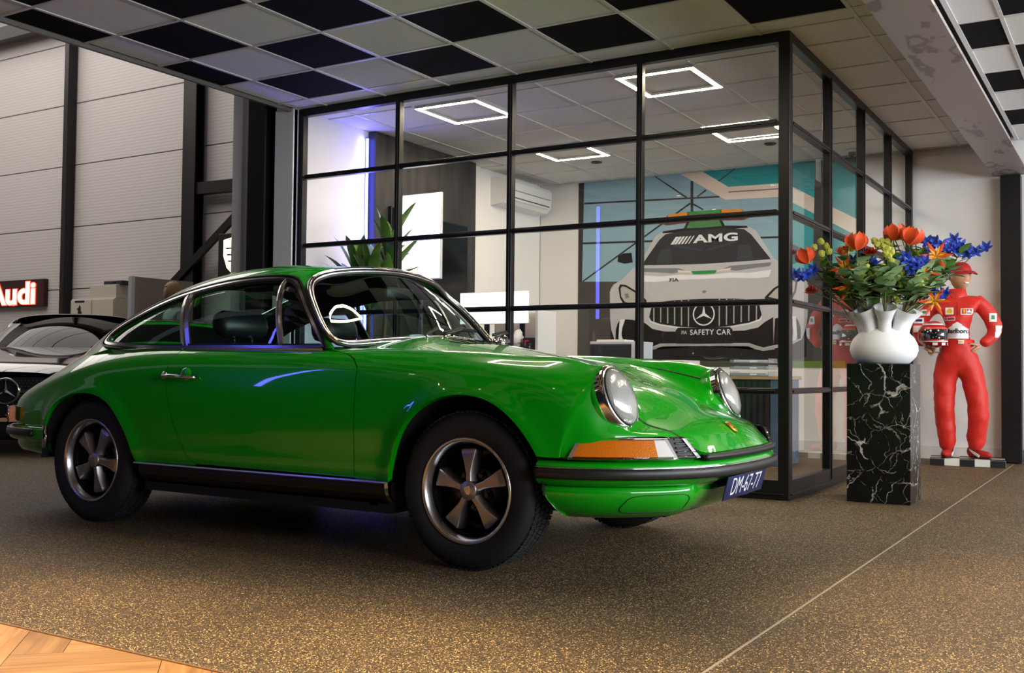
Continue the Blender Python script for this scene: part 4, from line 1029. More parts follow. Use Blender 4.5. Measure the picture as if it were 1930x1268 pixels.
        for k in range(5):
            a = ang+2*PI*k/5
            pts = [(.030, .013), (.07, .0135), (.11, .0225), (.140, .0315), (.158, .036), (.165, .034), (.168, .028)]
            hts = [-.018, -.020, -.022, -.024, -.027, -.034, -.046]
            bm = bmesh.new(); rr = []
            for (r_, hw), hz in zip(pts, hts):
                rr.append([bm.verts.new((r_, y_, z_)) for y_, z_ in ((-hw-.006, hz-.05), (-hw, hz-.004), (-hw+.004, hz), (hw-.004, hz), (hw, hz-.004), (hw+.006, hz-.05))])
            for A, B in zip(rr[:-1], rr[1:]):
                for j in range(5): bm.faces.new((A[j], A[j+1], B[j+1], B[j]))
            bm.faces.new(rr[-1]); bmesh.ops.recalc_face_normals(bm, faces=bm.faces); bm.transform(Matrix.Rotation(a, 4, 'Z'))
            sharp(obj('spoke', bm, spm, wh), 40)
            b2 = a+PI/5; bm = bmesh.new(); add_cyl(bm, (.068*math.cos(b2), .068*math.sin(b2), -.075), (.068*math.cos(b2), .068*math.sin(b2), -.045), .0115, .010, 6); add_cyl(bm, (.068*math.cos(b2), .068*math.sin(b2), -.075), (.068*math.cos(b2), .068*math.sin(b2), -.062), .017, .015, 14); obj('lug_nut', bm, mat('lug_dark', (.05, .05, .055), .3, 1), wh, False)
        cap = obj('centre_cap', lathe([(.0385, -.05), (.0385, -.016), (.036, -.012), (.0, -.012)], 32), spm, wh)
        obj('cap_emblem', prism([(-.014, .016), (.014, .016), (.014, .002), (.009, -.012), (0, -.018), (-.009, -.012), (-.014, .002)], Matrix.Translation((0, 0, -.0118)) @ Matrix.Rotation(.3, 4, 'Z'), .0012), rimm, wh, False)
        return wh
    d2r = math.radians
    wheel(0, 1, d2r(93)); wheel(-WB, 1, d2r(64)); wheel(0, -1, 1.0); wheel(-WB, -1, .5)
    return car
CAR = build_sports_car()
# ------------------------------------------------------------------ printed wall picture: flat colour fields (name, colour, mirrored about the star, layer, outline x/z)
MURAL = [
('wall_blue','teal',0,1,[(-3.52,2.942),(-1.265,2.938),(-1.263,2.124),(-1.263,1.713),(-3.539,1.795)]),
('left_border','dark',0,2,[(-3.617,2.937),(-3.52,2.935),(-3.539,1.791),(-3.621,1.794)]),
('asphalt','asph',0,2,[(-3.621,1.798),(-2.925,1.773),(-2.923,1.486),(-3.619,1.502)]),
('joint1','line',0,2,[(-3.518,2.689),(-1.923,2.64),(-1.923,2.623),(-3.517,2.669)]),
('joint2','line',0,2,[(-3.536,2.239),(-1.263,2.178),(-1.263,2.158),(-3.536,2.217)]),
('diag1','line',0,2,[(-2.669,2.913),(-2.648,2.911),(-2.282,2.656),(-2.302,2.647)]),
('diag2','line',0,2,[(-3.539,1.801),(-2.255,2.594),(-2.244,2.578),(-3.517,1.794)]),
('diag3','line',0,2,[(-2.222,2.589),(-2.097,2.513),(-2.11,2.502),(-2.229,2.573)]),
('diag4','line',0,2,[(-2.176,2.656),(-2.078,2.72),(-2.068,2.706),(-2.163,2.647)]),
('diag5','line',0,4,[(-1.943,2.799),(-1.761,2.912),(-1.746,2.911),(-1.93,2.792)]),
('mast','line',0,2,[(-2.247,2.825),(-2.215,2.822),(-2.214,2.497),(-2.245,2.499)]),
('teal_upper','teal2',0,3,[(-2.112,2.913),(-1.265,2.914),(-1.264,2.716),(-1.827,2.727)]),
('roof_band','cream',0,3,[(-2.363,2.911),(-2.112,2.913),(-1.827,2.727),(-1.264,2.716),(-1.264,2.579),(-1.859,2.594)]),
('roof_line','line2',0,4,[(-1.827,2.678),(-1.264,2.668),(-1.264,2.656),(-1.827,2.666)]),
('teal_r','teal2',0,1,[(-1.262,2.93),(-0.486,2.856),(-0.487,1.797),(-1.26,1.829)]),
('band_r','cream',0,3,[(-1.275,2.719),(-1.146,2.67),(-0.869,2.502),(-0.487,2.282),(-0.487,2.116),(-0.734,2.265),(-1.146,2.508),(-1.274,2.578)]),
('col_r','dark',0,4,[(-0.926,2.898),(-0.758,2.882),(-0.771,1.684),(-0.95,1.69)]),
('asph_r','asph',0,2,[(-1.158,1.748),(-0.487,1.723),(-0.488,1.223),(-1.157,1.232)]),
('grass','grass',0,3,[(-1.157,0.911),(-0.631,0.913),(-0.631,0.836),(-1.157,0.833)]),
('road_low','asph',0,1,[(-3.447,1.639),(-0.949,1.566),(-0.948,0.836),(-3.44,0.818)]),
('tyre','black',1,5,[(-3.181,1.445),(-3.171,0.951),(-3.075,0.924),(-2.849,0.908),(-2.199,0.91),(-2.088,0.911),(-2.09,1.265),(-2.888,1.493)]),
('body','silver',1,6,[(-3.179,1.45),(-3.181,1.697),(-3.145,1.748),(-3.039,1.803),(-2.926,1.908),(-2.843,1.949),(-2.651,2.253),(-2.583,2.294),(-2.327,2.322),(-2.083,2.313),(-2.08,1.427)]),
('bodylow','silver',1,6,[(-3.189,1.676),(-3.184,1.379),(-3.168,1.247),(-3.124,1.126),(-3.004,1.065),(-2.85,1.038),(-2.733,1.021),(-2.64,1.046),(-2.571,1.078),(-2.089,1.08),(-2.092,1.641)]),
('roofdark','black',1,7,[(-2.569,2.284),(-2.555,2.305),(-2.327,2.322),(-2.083,2.316),(-2.083,2.282),(-2.327,2.295)]),
('screen','screen',1,7,[(-2.808,1.948),(-2.603,2.212),(-2.528,2.271),(-2.327,2.297),(-2.083,2.292),(-2.082,1.931),(-2.567,1.94)]),
('seat','seatc',1,8,[(-2.635,1.953),(-2.582,2.109),(-2.473,2.116),(-2.445,1.951)]),
('barcage','seatc',1,8,[(-2.446,2.165),(-2.115,2.085),(-2.115,2.066),(-2.446,2.134)]),
('bonnet_hi','white',1,7,[(-2.814,1.839),(-2.566,1.817),(-2.378,1.828),(-2.081,1.81),(-2.081,1.773),(-2.404,1.773),(-2.648,1.759),(-2.786,1.768)]),
('bonnet_sh','grey',1,7,[(-2.814,1.916),(-2.378,1.898),(-2.298,1.869),(-2.445,1.844),(-2.648,1.865),(-2.8,1.877)]),
('bonnet_green','green',1,8,[(-2.232,1.86),(-2.081,1.86),(-2.081,1.823),(-2.212,1.826)]),
('bonnet_amb','cream',1,8,[(-2.391,1.879),(-2.238,1.86),(-2.232,1.844),(-2.378,1.854)]),
('lamp_out','black',1,8,[(-3.083,1.707),(-3.064,1.748),(-2.996,1.74),(-2.834,1.648),(-2.746,1.562),(-2.749,1.489),(-3.008,1.495),(-3.066,1.603)]),
('lamp_in','lampc',1,9,[(-3.059,1.7),(-3.041,1.725),(-2.995,1.717),(-2.854,1.635),(-2.784,1.563),(-2.924,1.528),(-3.008,1.556),(-3.049,1.615)]),
('lamp_eye','grey',1,10,[(-3.009,1.64),(-2.967,1.645),(-2.952,1.6),(-2.995,1.588)]),
('mirror','black',1,8,[(-3.097,2.0),(-3.092,2.058),(-3.026,2.09),(-2.928,2.091),(-2.913,1.985),(-3.011,1.974)]),
('grille','black2',1,8,[(-2.631,1.519),(-2.54,1.546),(-2.426,1.556),(-2.091,1.562),(-2.09,1.255),(-2.357,1.269),(-2.584,1.304),(-2.688,1.338),(-2.714,1.381),(-2.689,1.483)]),
('grille_rim','white',1,8,[(-2.723,1.37),(-2.706,1.327),(-2.584,1.285),(-2.356,1.248),(-2.09,1.236),(-2.09,1.253),(-2.357,1.266),(-2.584,1.299),(-2.694,1.338)]),
('bar','silver2',1,9,[(-2.667,1.477),(-2.653,1.476),(-2.652,1.332),(-2.666,1.332)]),
('bar','silver2',1,9,[(-2.586,1.501),(-2.573,1.501),(-2.572,1.32),(-2.585,1.32)]),
('bar','silver2',1,9,[(-2.506,1.525),(-2.493,1.525),(-2.491,1.308),(-2.505,1.309)]),
('bar','silver2',1,9,[(-2.427,1.549),(-2.413,1.549),(-2.412,1.297),(-2.426,1.297)]),
('bar','silver2',1,9,[(-2.348,1.57),(-2.334,1.57),(-2.333,1.285),(-2.347,1.285)]),
('bar','silver2',1,9,[(-2.269,1.568),(-2.256,1.568),(-2.255,1.274),(-2.268,1.274)]),
('lower_dark','black2',1,7,[(-2.834,1.356),(-2.746,1.306),(-2.676,1.252),(-2.538,1.223),(-2.09,1.213),(-2.089,1.096),(-2.583,1.093),(-2.652,1.069),(-2.733,1.046),(-2.838,1.07)]),
('intake','black2',1,8,[(-3.0,1.362),(-2.911,1.354),(-2.852,1.34),(-2.838,1.07),(-2.945,1.084),(-3.016,1.125),(-3.031,1.191),(-3.024,1.289)]),
('fin','white',1,9,[(-3.066,1.357),(-3.0,1.365),(-3.029,1.278),(-3.041,1.191),(-3.016,1.109),(-3.064,1.12),(-3.083,1.191),(-3.077,1.289)]),
('slot','black2',1,9,[(-3.066,1.349),(-3.077,1.278),(-3.091,1.191),(-3.082,1.126),(-3.115,1.137),(-3.113,1.246),(-3.092,1.311)]),
('splitter','silver2',1,9,[(-2.85,1.054),(-2.733,1.037),(-2.652,1.064),(-2.583,1.085),(-2.089,1.088),(-2.089,1.065),(-2.571,1.061),(-2.652,1.027),(-2.733,1.011),(-2.85,1.027)]),
('plate','black',1,10,[(-2.407,1.232),(-2.379,1.261),(-2.09,1.257),(-2.089,1.088),(-2.406,1.09)]),
('bar_body','maroon',1,5,[(-2.58,2.386),(-2.509,2.476),(-2.274,2.497),(-2.08,2.493),(-2.08,2.381),(-2.3,2.377),(-2.515,2.366)]),
('bar_amber','amberp',1,6,[(-2.516,2.463),(-2.489,2.482),(-2.281,2.495),(-2.281,2.46),(-2.489,2.457)]),
('bar_green','green',1,6,[(-2.274,2.497),(-2.08,2.496),(-2.08,2.462),(-2.268,2.463)]),
('bar_mount','greendk',1,6,[(-2.313,2.321),(-2.267,2.406),(-2.08,2.4),(-2.079,2.307)]),
('bar_mount2','black',1,7,[(-2.32,2.322),(-2.274,2.407),(-2.248,2.405),(-2.287,2.32)]),
]
# ------------------------------------------------------------------ racing car wall print on the office back wall
def lin(r, g, b): return tuple(((c/255)/12.92 if c/255 <= .04045 else ((c/255+.055)/1.055)**2.4) for c in (r, g, b))
def build_mural():
    XC = -2.091; y0 = BW-.003
    cols = dict(teal=(122, 150, 162), teal2=(40, 138, 142), dark=(56, 50, 50), asph=(66, 63, 60), line=(48, 45, 46), line2=(120, 100, 88), cream=(206, 190, 176), grass=(92, 118, 46), black=(30, 28, 30), black2=(26, 23, 23), silver=(168, 168, 170), silver2=(150, 148, 148), white=(206, 206, 208), grey=(112, 114, 118), screen=(44, 44, 48), seatc=(52, 56, 60), green=(38, 130, 62), greendk=(70, 116, 72), lampc=(160, 156, 150), maroon=(96, 50, 40), amberp=(196, 122, 30))
    mm = {k: mat('print_'+k, tuple(min(.85, c*(1.3 if k == 'teal' else 1.2)) for c in lin(*v)), .5, 0, .25) for k, v in cols.items()}
    root = obj('wall_print', box((-2.04, y0, 1.88), (3.10, .004, 2.07)), mat('print_base', lin(80, 78, 76), .5, 0, .25), None, False)
    tag(root, 'large printed wall picture of a silver racing safety car under a blue hall', 'wall print')
    x0, x1, z0, z1 = -3.59, -.49, .845, 2.915
    for im, (nm, c, mir, lay, pts) in enumerate(MURAL):
        p = list(pts)
        if mir:
            p = [(XC, z) if x > XC-.05 else (x, z) for x, z in p]
            cen = [i for i, q in enumerate(p) if q[0] == XC]
            if cen:
                st = max(i for i in cen if p[(i+1) % len(p)][0] != XC)+1; p = p[st:]+p[:st]
                ch = [q for q in p if q[0] != XC]; cc = [q for q in p if q[0] == XC]
                p = ch+[cc[0]]+[(2*XC-x, z) for x, z in ch[::-1]]+([cc[-1]] if len(cc) > 1 else [])
            if nm in ('bar', 'seat', 'barcage', 'lamp_out', 'lamp_in', 'lamp_eye', 'mirror', 'bonnet_sh', 'bonnet_amb', 'intake', 'fin', 'slot', 'bar_amber', 'bar_mount2'):
                half = [tuple(a) for a in pts]; sets = [half, [(2*XC-x, z) for x, z in half[::-1]]]
            else: sets = [p]
        else: sets = [p]
        for s in sets:
            s = clip_poly(s, 1, 0, -x0); s = clip_poly(s, -1, 0, x1); s = clip_poly(s, 0, 1, -z0); s = clip_poly(s, 0, -1, z1)
            if len(s) < 3: continue
            y = y0-.002-.0006*lay-.000012*im
            bm = bmesh.new(); f = bm.faces.new([bm.verts.new((x, y, z)) for x, z in s]); bmesh.ops.triangulate(bm, faces=[f]); bmesh.ops.recalc_face_normals(bm, faces=bm.faces)
            obj('printed_'+{'bar': 'grille_bar'}.get(nm, nm.rstrip('12345')), bm, mm[c], root, False)
    wt = mm['white']; F = lambda x, z, lay: Matrix.Translation((x, y0-.002-.0006*lay, z)) @ Matrix.Rotation(PI/2, 4, 'X')
    t = text_mesh('AMG', .115, .0002, 0, 1.05, offset=.004, xscale=1.9); t.transform(F(-1.96, 2.195, 11)); obj('printed_letters', t, wt, root, False)
    for k in range(6):
        bm = bmesh.new(); xx = -2.47+k*.040; wd = .034-.004*k
        q = [(xx, 2.155), (xx+wd, 2.155), (xx+wd+.06, 2.235), (xx+.06, 2.235)]; f = bm.faces.new([bm.verts.new((x, y0-.009, z)) for x, z in q]); obj('printed_stripe', bm, wt, root, False)
    t = text_mesh('SAFETY CAR', .078, .0002, 0, 1.15, offset=.0012, xscale=.92); t.transform(F(-2.02, 1.207, 12)); obj('printed_letters', t, wt, root, False)
    t = text_mesh('FIA', .05, .0002, 0, 1.0, offset=.0015, xscale=1.5); t.transform(F(-2.43, 1.772, 11)); obj('printed_letters', t, mm['black'], root, False)
    t = text_mesh('FIA', .05, .0002, 0, 1.0, offset=.0010, xscale=.9); t.transform(F(-2.31, 1.207, 12)); obj('printed_letters', t, mm['silver'], root, False)
    # star badge in the grille
    bm = bmesh.new(); cx, cz, R0, R1 = -2.091, 1.400, .122, .108; n = 40
    a = [[bm.verts.new((cx+r*math.cos(2*PI*k/n), y0-.0092, cz+r*math.sin(2*PI*k/n))) for k in range(n)] for r in (R0, R1)]
    for k in range(n): bm.faces.new((a[0][k], a[0][(k+1) % n], a[1][(k+1) % n], a[1][k]))
    for k in range(3):
        an = PI/2+k*2*PI/3; tip = (cx+R1*math.cos(an), cz+R1*math.sin(an)); s_ = .018
        l = (cx+s_*math.cos(an+PI/3), cz+s_*math.sin(an+PI/3)); r = (cx+s_*math.cos(an-PI/3), cz+s_*math.sin(an-PI/3))
        bm.faces.new([bm.verts.new((p[0], y0-.0094, p[1])) for p in (tip, l, (cx, cz), r)])
    obj('printed_star', bm, wt, root, False)
    bm = bmesh.new(); bm.faces.new([bm.verts.new((-2.087+.025*math.cos(2*PI*k/16), y0-.009, 1.637+.014*math.sin(2*PI*k/16))) for k in range(16)]); obj('printed_badge', bm, mm['grey'], root, False)
build_mural()
# blue reflections of the light line come from the real strip beside the dark panel
# ------------------------------------------------------------------ dark feature wall, blue strip
dk = mat('dark_panel', (.022, .021, .022), .45, 0, .4); nt, N, L = nodes(dk); tc = N('ShaderNodeTexCoord'); mp = N('ShaderNodeMapping'); mp.inputs['Scale'].default_value = (20, 9, 1.2); nn = N('ShaderNodeTexNoise'); nn.inputs['Scale'].default_value = 1; nn.inputs['Detail'].default_value = 6
L(tc.outputs['Object'], mp.inputs[0]); L(mp.outputs[0], nn.inputs['Vector']); rr = ramp(N, [(.35, (.016, .016, .017)), (.7, (.05, .045, .045))]); L(nn.outputs['Fac'], rr.inputs[0]); L(rr.outputs[0], bsdf(dk).inputs['Base Color'])
tag(obj('feature_panel', box((-4.042, 1.73, CZ/2), (.084, 1.64, CZ-.004), bev=.003), dk, None, False), 'tall dark wood feature panel on the white office side wall', 'wall panel')
strip = thing('blue_light_strip', 'vertical blue LED light strip beside the dark feature panel', 'light strip', (-4.07, .875, 0))
obj('led_line', box((0, 0, 1.45), (.02, .012, 2.8)), bl, strip, False); obj('strip_channel', box((-.012, .012, 1.45), (.012, .03, 2.84)), mat('strip_channel', (.3, .3, .35), .4), strip, False)
l_ = area_light('blue_glow', (-4.045, .84, 1.5), (.04, 2.7), 14, (.16, .14, 1.0), (-PI/2, 0, -.35))
# screens on the feature panel
scr = mat('tv_black', (.004, .004, .005), .12, 0, .5); fr = mat('tv_bezel', (.01, .01, .01), .35)
def tv(y0, y1, z0, z1, label):
    t = thing('television', label, 'screen', (-4.0, (y0+y1)/2, (z0+z1)/2))
    obj('bezel', box((.018, 0, 0), (.036, y1-y0, z1-z0), bev=.004), fr, t, False); obj('screen', box((.0375, 0, 0), (.002, y1-y0-.03, z1-z0-.03)), scr, t, False); return t
tv(1.10, 1.24, 1.55, 2.27, 'narrow dark wall screen on the feature panel above the plant'); tv(1.56, 2.36, 1.20, 2.24, 'large switched-off wall screen at the far end of the dark panel')
# upright white glowing panel on a pole
t = thing('glowing_panel', 'bright white glowing portrait panel standing before the dark office panel', 'screen', (-3.565, 1.0, 0))
dw = mat('white_glow', (.9, .9, .9), .4, emit=(1, 1, 1), estr=2.2)
obj('housing', box((0, .022, 1.955), (.44, .03, .76), bev=.006), mat('panel_white_case', (.6, .6, .6), .4), t, False); obj('lit_face', box((0, .004, 1.955), (.42, .006, .74)), dw, t, False)
bm = bmesh.new(); add_cyl(bm, (0, .03, .02), (0, .03, 1.6), .018, n=12); obj('pole', bm, fr, t); obj('foot', lathe([(0, .02), (.17, .018), (.18, .0), (0, 0)], 32), fr, t)
# ------------------------------------------------------------------ air conditioner
t = thing('air_conditioner', 'white wall-mounted air conditioner near the office corner', 'air conditioner', (-4.09, 3.42, 2.55))
acw = mat('ac_white', (.74, .73, .71), .4)
bm = bmesh.new(); add_prism(bm, [(0, 0), (.16, .02), (.215, .08), (.22, .25), (.20, .285), (0, .29)], Matrix(((1, 0, 0, 0), (0, 0, 1, -.45), (0, 1, 0, 0), (0, 0, 0, 1))), .95); bmesh.ops.recalc_face_normals(bm, faces=bm.faces); obj('casing', bm, acw, t, False)
obj('air_flap', box((.195, .02, .062), (.05, .84, .008), bev=.002), acw, t, False); obj('vent_slot', box((.214, .02, .088), (.012, .86, .010)), mat('slot_dark', (.05, .05, .05), .6), t, False); obj('seam_line', box((.2215, .02, .165), (.003, .90, .005)), mat('slot_dark'), t, False)
# ------------------------------------------------------------------ downlights and dome camera
for x, y, lb in ((-2.884, 3.082, 'small black round downlight in office ceiling left of the mullion'), (-1.084, 3.082, 'small black round downlight in office ceiling beside the corner post')):
    t = thing('downlight', lb, 'light', (x, y, CZ-.003), 0, 'round black downlights'); obj('rim', lathe([(.055, 0), (.055, -.006), (.04, -.008), (.036, 0)], 24), fr, t); obj('reflector', lathe([(.037, -.004), (.02, .004), (0, .004)], 24), mat('reflector_dark', (.03, .03, .03), .3), t)
t = thing('dome_camera', 'white ceiling dome security camera inside the office', 'camera', (-.49, 3.72, CZ)); obj('base', lathe([(0, -.025), (.055, -.025), (.062, -.012), (.062, 0), (0, 0)], 24), acw, t)
bm = bmesh.new(); add_sphere(bm, (0, 0, -.035), .034, n=14); obj('dome', bm, scr, t)
# ------------------------------------------------------------------ desk group seen over the car
wht = mat('white_laminate', (.74, .73, .71), .4); oak = mat('oak_top', (.42, .27, .15), .4); anth = mat('anthracite', (.02, .022, .026), .45); blu = mat('cabinet_blue_grey', (.075, .12, .17), .4)
t = thing('reception_desk', 'white office desk with a tall white side partition behind the bonnet', 'desk', (-3.0, 1.75, 0))
obj('worktop', box((-.06, 0, .88), (.98, .70, .04), bev=.004), wht, t, False); obj('side_partition', box((.42, -.23, .66), (.03, .32, 1.29), bev=.004), wht, t, False); obj('back_partition', box((.10, -.055, .66), (.62, .03, 1.29), bev=.004), mat('warm_laminate', (.66, .60, .53), .5), t, False); obj('side_panel', box((-.53, 0, .43), (.03, .66, .86), bev=.003), wht, t, False); obj('modesty_panel', box((0, -.30, .48), (1.02, .02, .76)), wht, t, False)
def monitor(x, y, z, w_, h_, label, lit):
    t = thing('monitor', label, 'monitor', (x, y, .90)); mid = z-.90
    obj('panel', box((0, .012, mid), (w_, .022, h_), bev=.004), wht, t, False); obj('screen', box((0, -.0005, mid), (w_-.012, .004, h_-.012)), lit, t, False)
    obj('stand', box((0, .05, (mid-h_/2)/2+.04), (.05, .02, mid-h_/2+.12), bev=.004), fr, t, False); obj('stand_foot', box((0, .03, .006), (.22, .16, .012), bev=.003), fr, t, False)
    return t
lit = mat('monitor_lit', (.9, .9, .9), .4, emit=(1, 1, 1), estr=1.7)
monitor(-3.22, 1.52, 1.345, .53, .29, 'wide white-lit monitor on the office desk left of the mullion', lit); monitor(-2.835, 1.50, 1.345, .19, .29, 'narrow white-lit monitor with black stand right of the mullion', lit)
t = thing('file_box', 'black archive box with a red corner mark on the desk', 'box', (-2.665, 1.46, .90), 0); obj('box_body', box((0, 0, .085), (.10, .20, .17), bev=.003), anth, t, False)
obj('red_corner', prism([(-.032, .10), (-.032, .15), (.012, .15), (.012, .137), (-.019, .137), (-.019, .10)], Matrix.Translation((0, -.1005, .0)) @ Matrix.Rotation(PI/2, 4, 'X'), .001), mat('label_red', (.6, .05, .03), .5), t, False)
tm = text_mesh('1 brochure', .030, .0003, 0, 1, xscale=.9); tm.transform(Matrix.Translation((.02, -.1015, .06)) @ Matrix.Rotation(PI/2, 4, 'X') @ Matrix.Rotation(-PI/2, 4, 'Z')); obj('box_lettering', tm, wht, t, False)
# draped tissue pack
t = thing('tissue_box', 'white tissue box with crumpled tissues beneath the narrow monitor', 'tissue box', (-2.82, 1.42, .90)); obj('carton', box((0, 0, .06), (.12, .12, .12), bev=.004), mat('carton_beige', (.55, .48, .40), .6), t, False)
bm = bmesh.new(); rng = random.Random(3); ring_prev = None
for k in range(7):
    z = .12+.02*k; r = (.055, .06, .066, .06, .045, .03, .008)[k]; rg = [bm.verts.new((r*(1+.35*rng.uniform(-1, 1))*math.cos(2*PI*i/12)+.01*k*.5, r*(1+.35*rng.uniform(-1, 1))*math.sin(2*PI*i/12), z+.012*rng.uniform(-1, 1))) for i in range(12)]
    if ring_prev:
        for i in range(12): bm.faces.new((ring_prev[i], ring_prev[(i+1) % 12], rg[(i+1) % 12], rg[i]))
    ring_prev = rg
obj('tissues', bm, mat('tissue_white', (.85, .85, .85), .8), t)
# printer on a side board
t = thing('sideboard', 'low white sideboard under the racing wall print', 'sideboard', (-2.6, 3.1, 0)); obj('carcass', box((0, 0, .46), (1.5, .42, .88), bev=.004), wht, t, False)
for k in range(3): d = obj('door', box((-.5+.5*k, -.214, .46), (.48, .018, .80), bev=.003), wht, t, False); obj('handle', box((-.32+.5*k, -.228, .62), (.012, .012, .14)), fr, d, False)
t = thing('printer', 'grey and black office printer on the white sideboard', 'printer', (-2.55, 3.0, .90)); gy = mat('printer_grey', (.50, .54, .60), .4)
obj('body', box((0, 0, .075), (.50, .38, .15), bev=.008), anth, t, False); obj('lid', box((0, 0, .165), (.51, .38, .03), bev=.006), gy, t, False); obj('side_cover', box((.225, -.01, .085), (.06, .38, .14), bev=.004), gy, t, False); obj('paper_stack', box((-.06, -.02, .19), (.30, .22, .02)), wht, t, False)
# paper trays on a desk by the corner post
t = thing('cabinet', 'dark slatted cabinet with oak top beside the glass corner', 'cabinet', (-1.16, 2.55, 0)); obj('oak_worktop', box((0, 0, .745), (.90, .50, .03), bev=.003), oak, t, False); obj('carcass', box((-.06, 0, .365), (.76, .46, .73), bev=.003), anth, t, False); obj('end_panel', box((.375, 0, .365), (.11, .47, .73), bev=.003), blu, t, False)
for k in range(14): obj('slat', box((-.42+.055*k, -.236, .38), (.03, .012, .66)), anth, t, False)
plast = thin_glass('clear_plastic', (.85, .88, .92), 2.5); pap = mat('paper', (.78, .79, .82), .7)
for k in range(3):
    t = thing('letter_tray', ['bottom', 'middle', 'top'][k]+' clear plastic letter tray of the stack of papers on the oak cabinet', 'letter tray', (-1.02, 2.42, .761+.055*k), 0, 'stacked letter trays')
    obj('tray_base', box((0, 0, .003), (.34, .25, .005)), mat('tray_grey', (.35, .38, .42), .3), t, False)
    for (c, s) in (((-.168, 0, .02), (.005, .25, .038)), ((.168, 0, .02), (.005, .25, .038)), ((0, -.123, .012), (.34, .005, .022))): obj('tray_side', box(c, s), plast, t, False)
    obj('papers', box((0, .01, .016), (.29, .21, .020), rz=.04*(k-1)), pap, t, False); obj('label_tab', box((.04, -.127, .012), (.06, .003, .014)), pap, t, False)
# ------------------------------------------------------------------ potted dracaena
def blade(bm, base, tip, w_, bend, n=7, fold=.25, side=None):
    """lanceolate leaf from base to tip with a folded midrib"""
    b = Vector(base); t_ = Vector(tip); d = t_-b; L_ = d.length; up = Vector(bend)
    s = d.cross(up if up.length > 1e-6 else Vector((0, 0, 1))).normalized() if side is None else Vector(side); nrm = s.cross(d).normalized(); rows = []
    for k in range(n+1):
        u = k/n; c = b+d*u+up*(4*u*(1-u)); hw = w_*(math.sin(PI*min(1, u*.92+.06))**.8)*(1-.15*u) if k < n else .0005
        rows.append([bm.verts.new(c-s*hw+nrm*hw*fold), bm.verts.new(c), bm.verts.new(c+s*hw+nrm*hw*fold)])
    for A, B in zip(rows[:-1], rows[1:]):
        for j in (0, 1): bm.faces.new((A[j], A[j+1], B[j+1], B[j]))
def leaf_obj(nm, base, tip, w_, bend, m, par, n=7, fold=.25, side=None):
    bm = bmesh.new(); blade(bm, base, tip, w_, bend, n, fold, side); return obj(nm, bm, m, par)
lfm = mat('plant_leaf', (.055, .15, .022), .45, 0, .4); nt, N, L = nodes(lfm); tc = N('ShaderNodeTexCoord'); nn = N('ShaderNodeTexNoise'); nn.inputs['Scale'].default_value = 9; rr = ramp(N, [(.3, (.05, .14, .02)), (.7, (.17, .32, .055))]); L(tc.outputs['Object'], nn.inputs['Vector']); L(nn.outputs['Fac'], rr.inputs[0]); L(rr.outputs[0], bsdf(lfm).inputs['Base Color'])
t = thing('potted_plant', 'leafy green potted plant with long pointed leaves behind the office glass', 'plant', (-3.60, .36, 0)); pot = obj('pot', lathe([(.17, 0), (.20, .38), (.205, .40), (.19, .40), (.17, .36), (0, .36)], 28), mat('pot_grey', (.10, .10, .10), .5), t); obj('soil', lathe([(0, .37), (.19, .37)], 24), mat('soil', (.03, .02, .015), .9), t)
rng = random.Random(11)
for (sx, sy, ht, nl, sp) in ((.17, .02, 1.78, 20, .38), (.03, -.03, 1.56, 18, .38), (-.17, .03, 1.58, 18, .38)):
    st = obj('stem', sweep(catmull([(sx*.3, sy*.3, .36), (sx*.7, sy, .8), (sx, sy*1.5, ht)], 5), circ(.016, 8), (1, 0, 0)), mat('stem_bark', (.12, .08, .05), .8), t)
    for k in range(nl):
        a = k*2.4+rng.uniform(-.3, .3); el = rng.uniform(.35, 1.35); ln = sp*rng.uniform(.85, 1.25); z = ht-.02*k+rng.uniform(-.02, .02)
        d = Vector((math.cos(a)*math.cos(el), math.sin(a)*math.cos(el), math.sin(el)))*ln
        if sx+d.x < -.42: d.x = -.42-sx
        if d.y+sy*1.5 < -.26: d.y *= -.7
        leaf_obj('leaf', (sx, sy*1.5, z), (sx+d.x, sy*1.5+d.y, z+d.z), .046, (0, 0, .03), lfm, t)
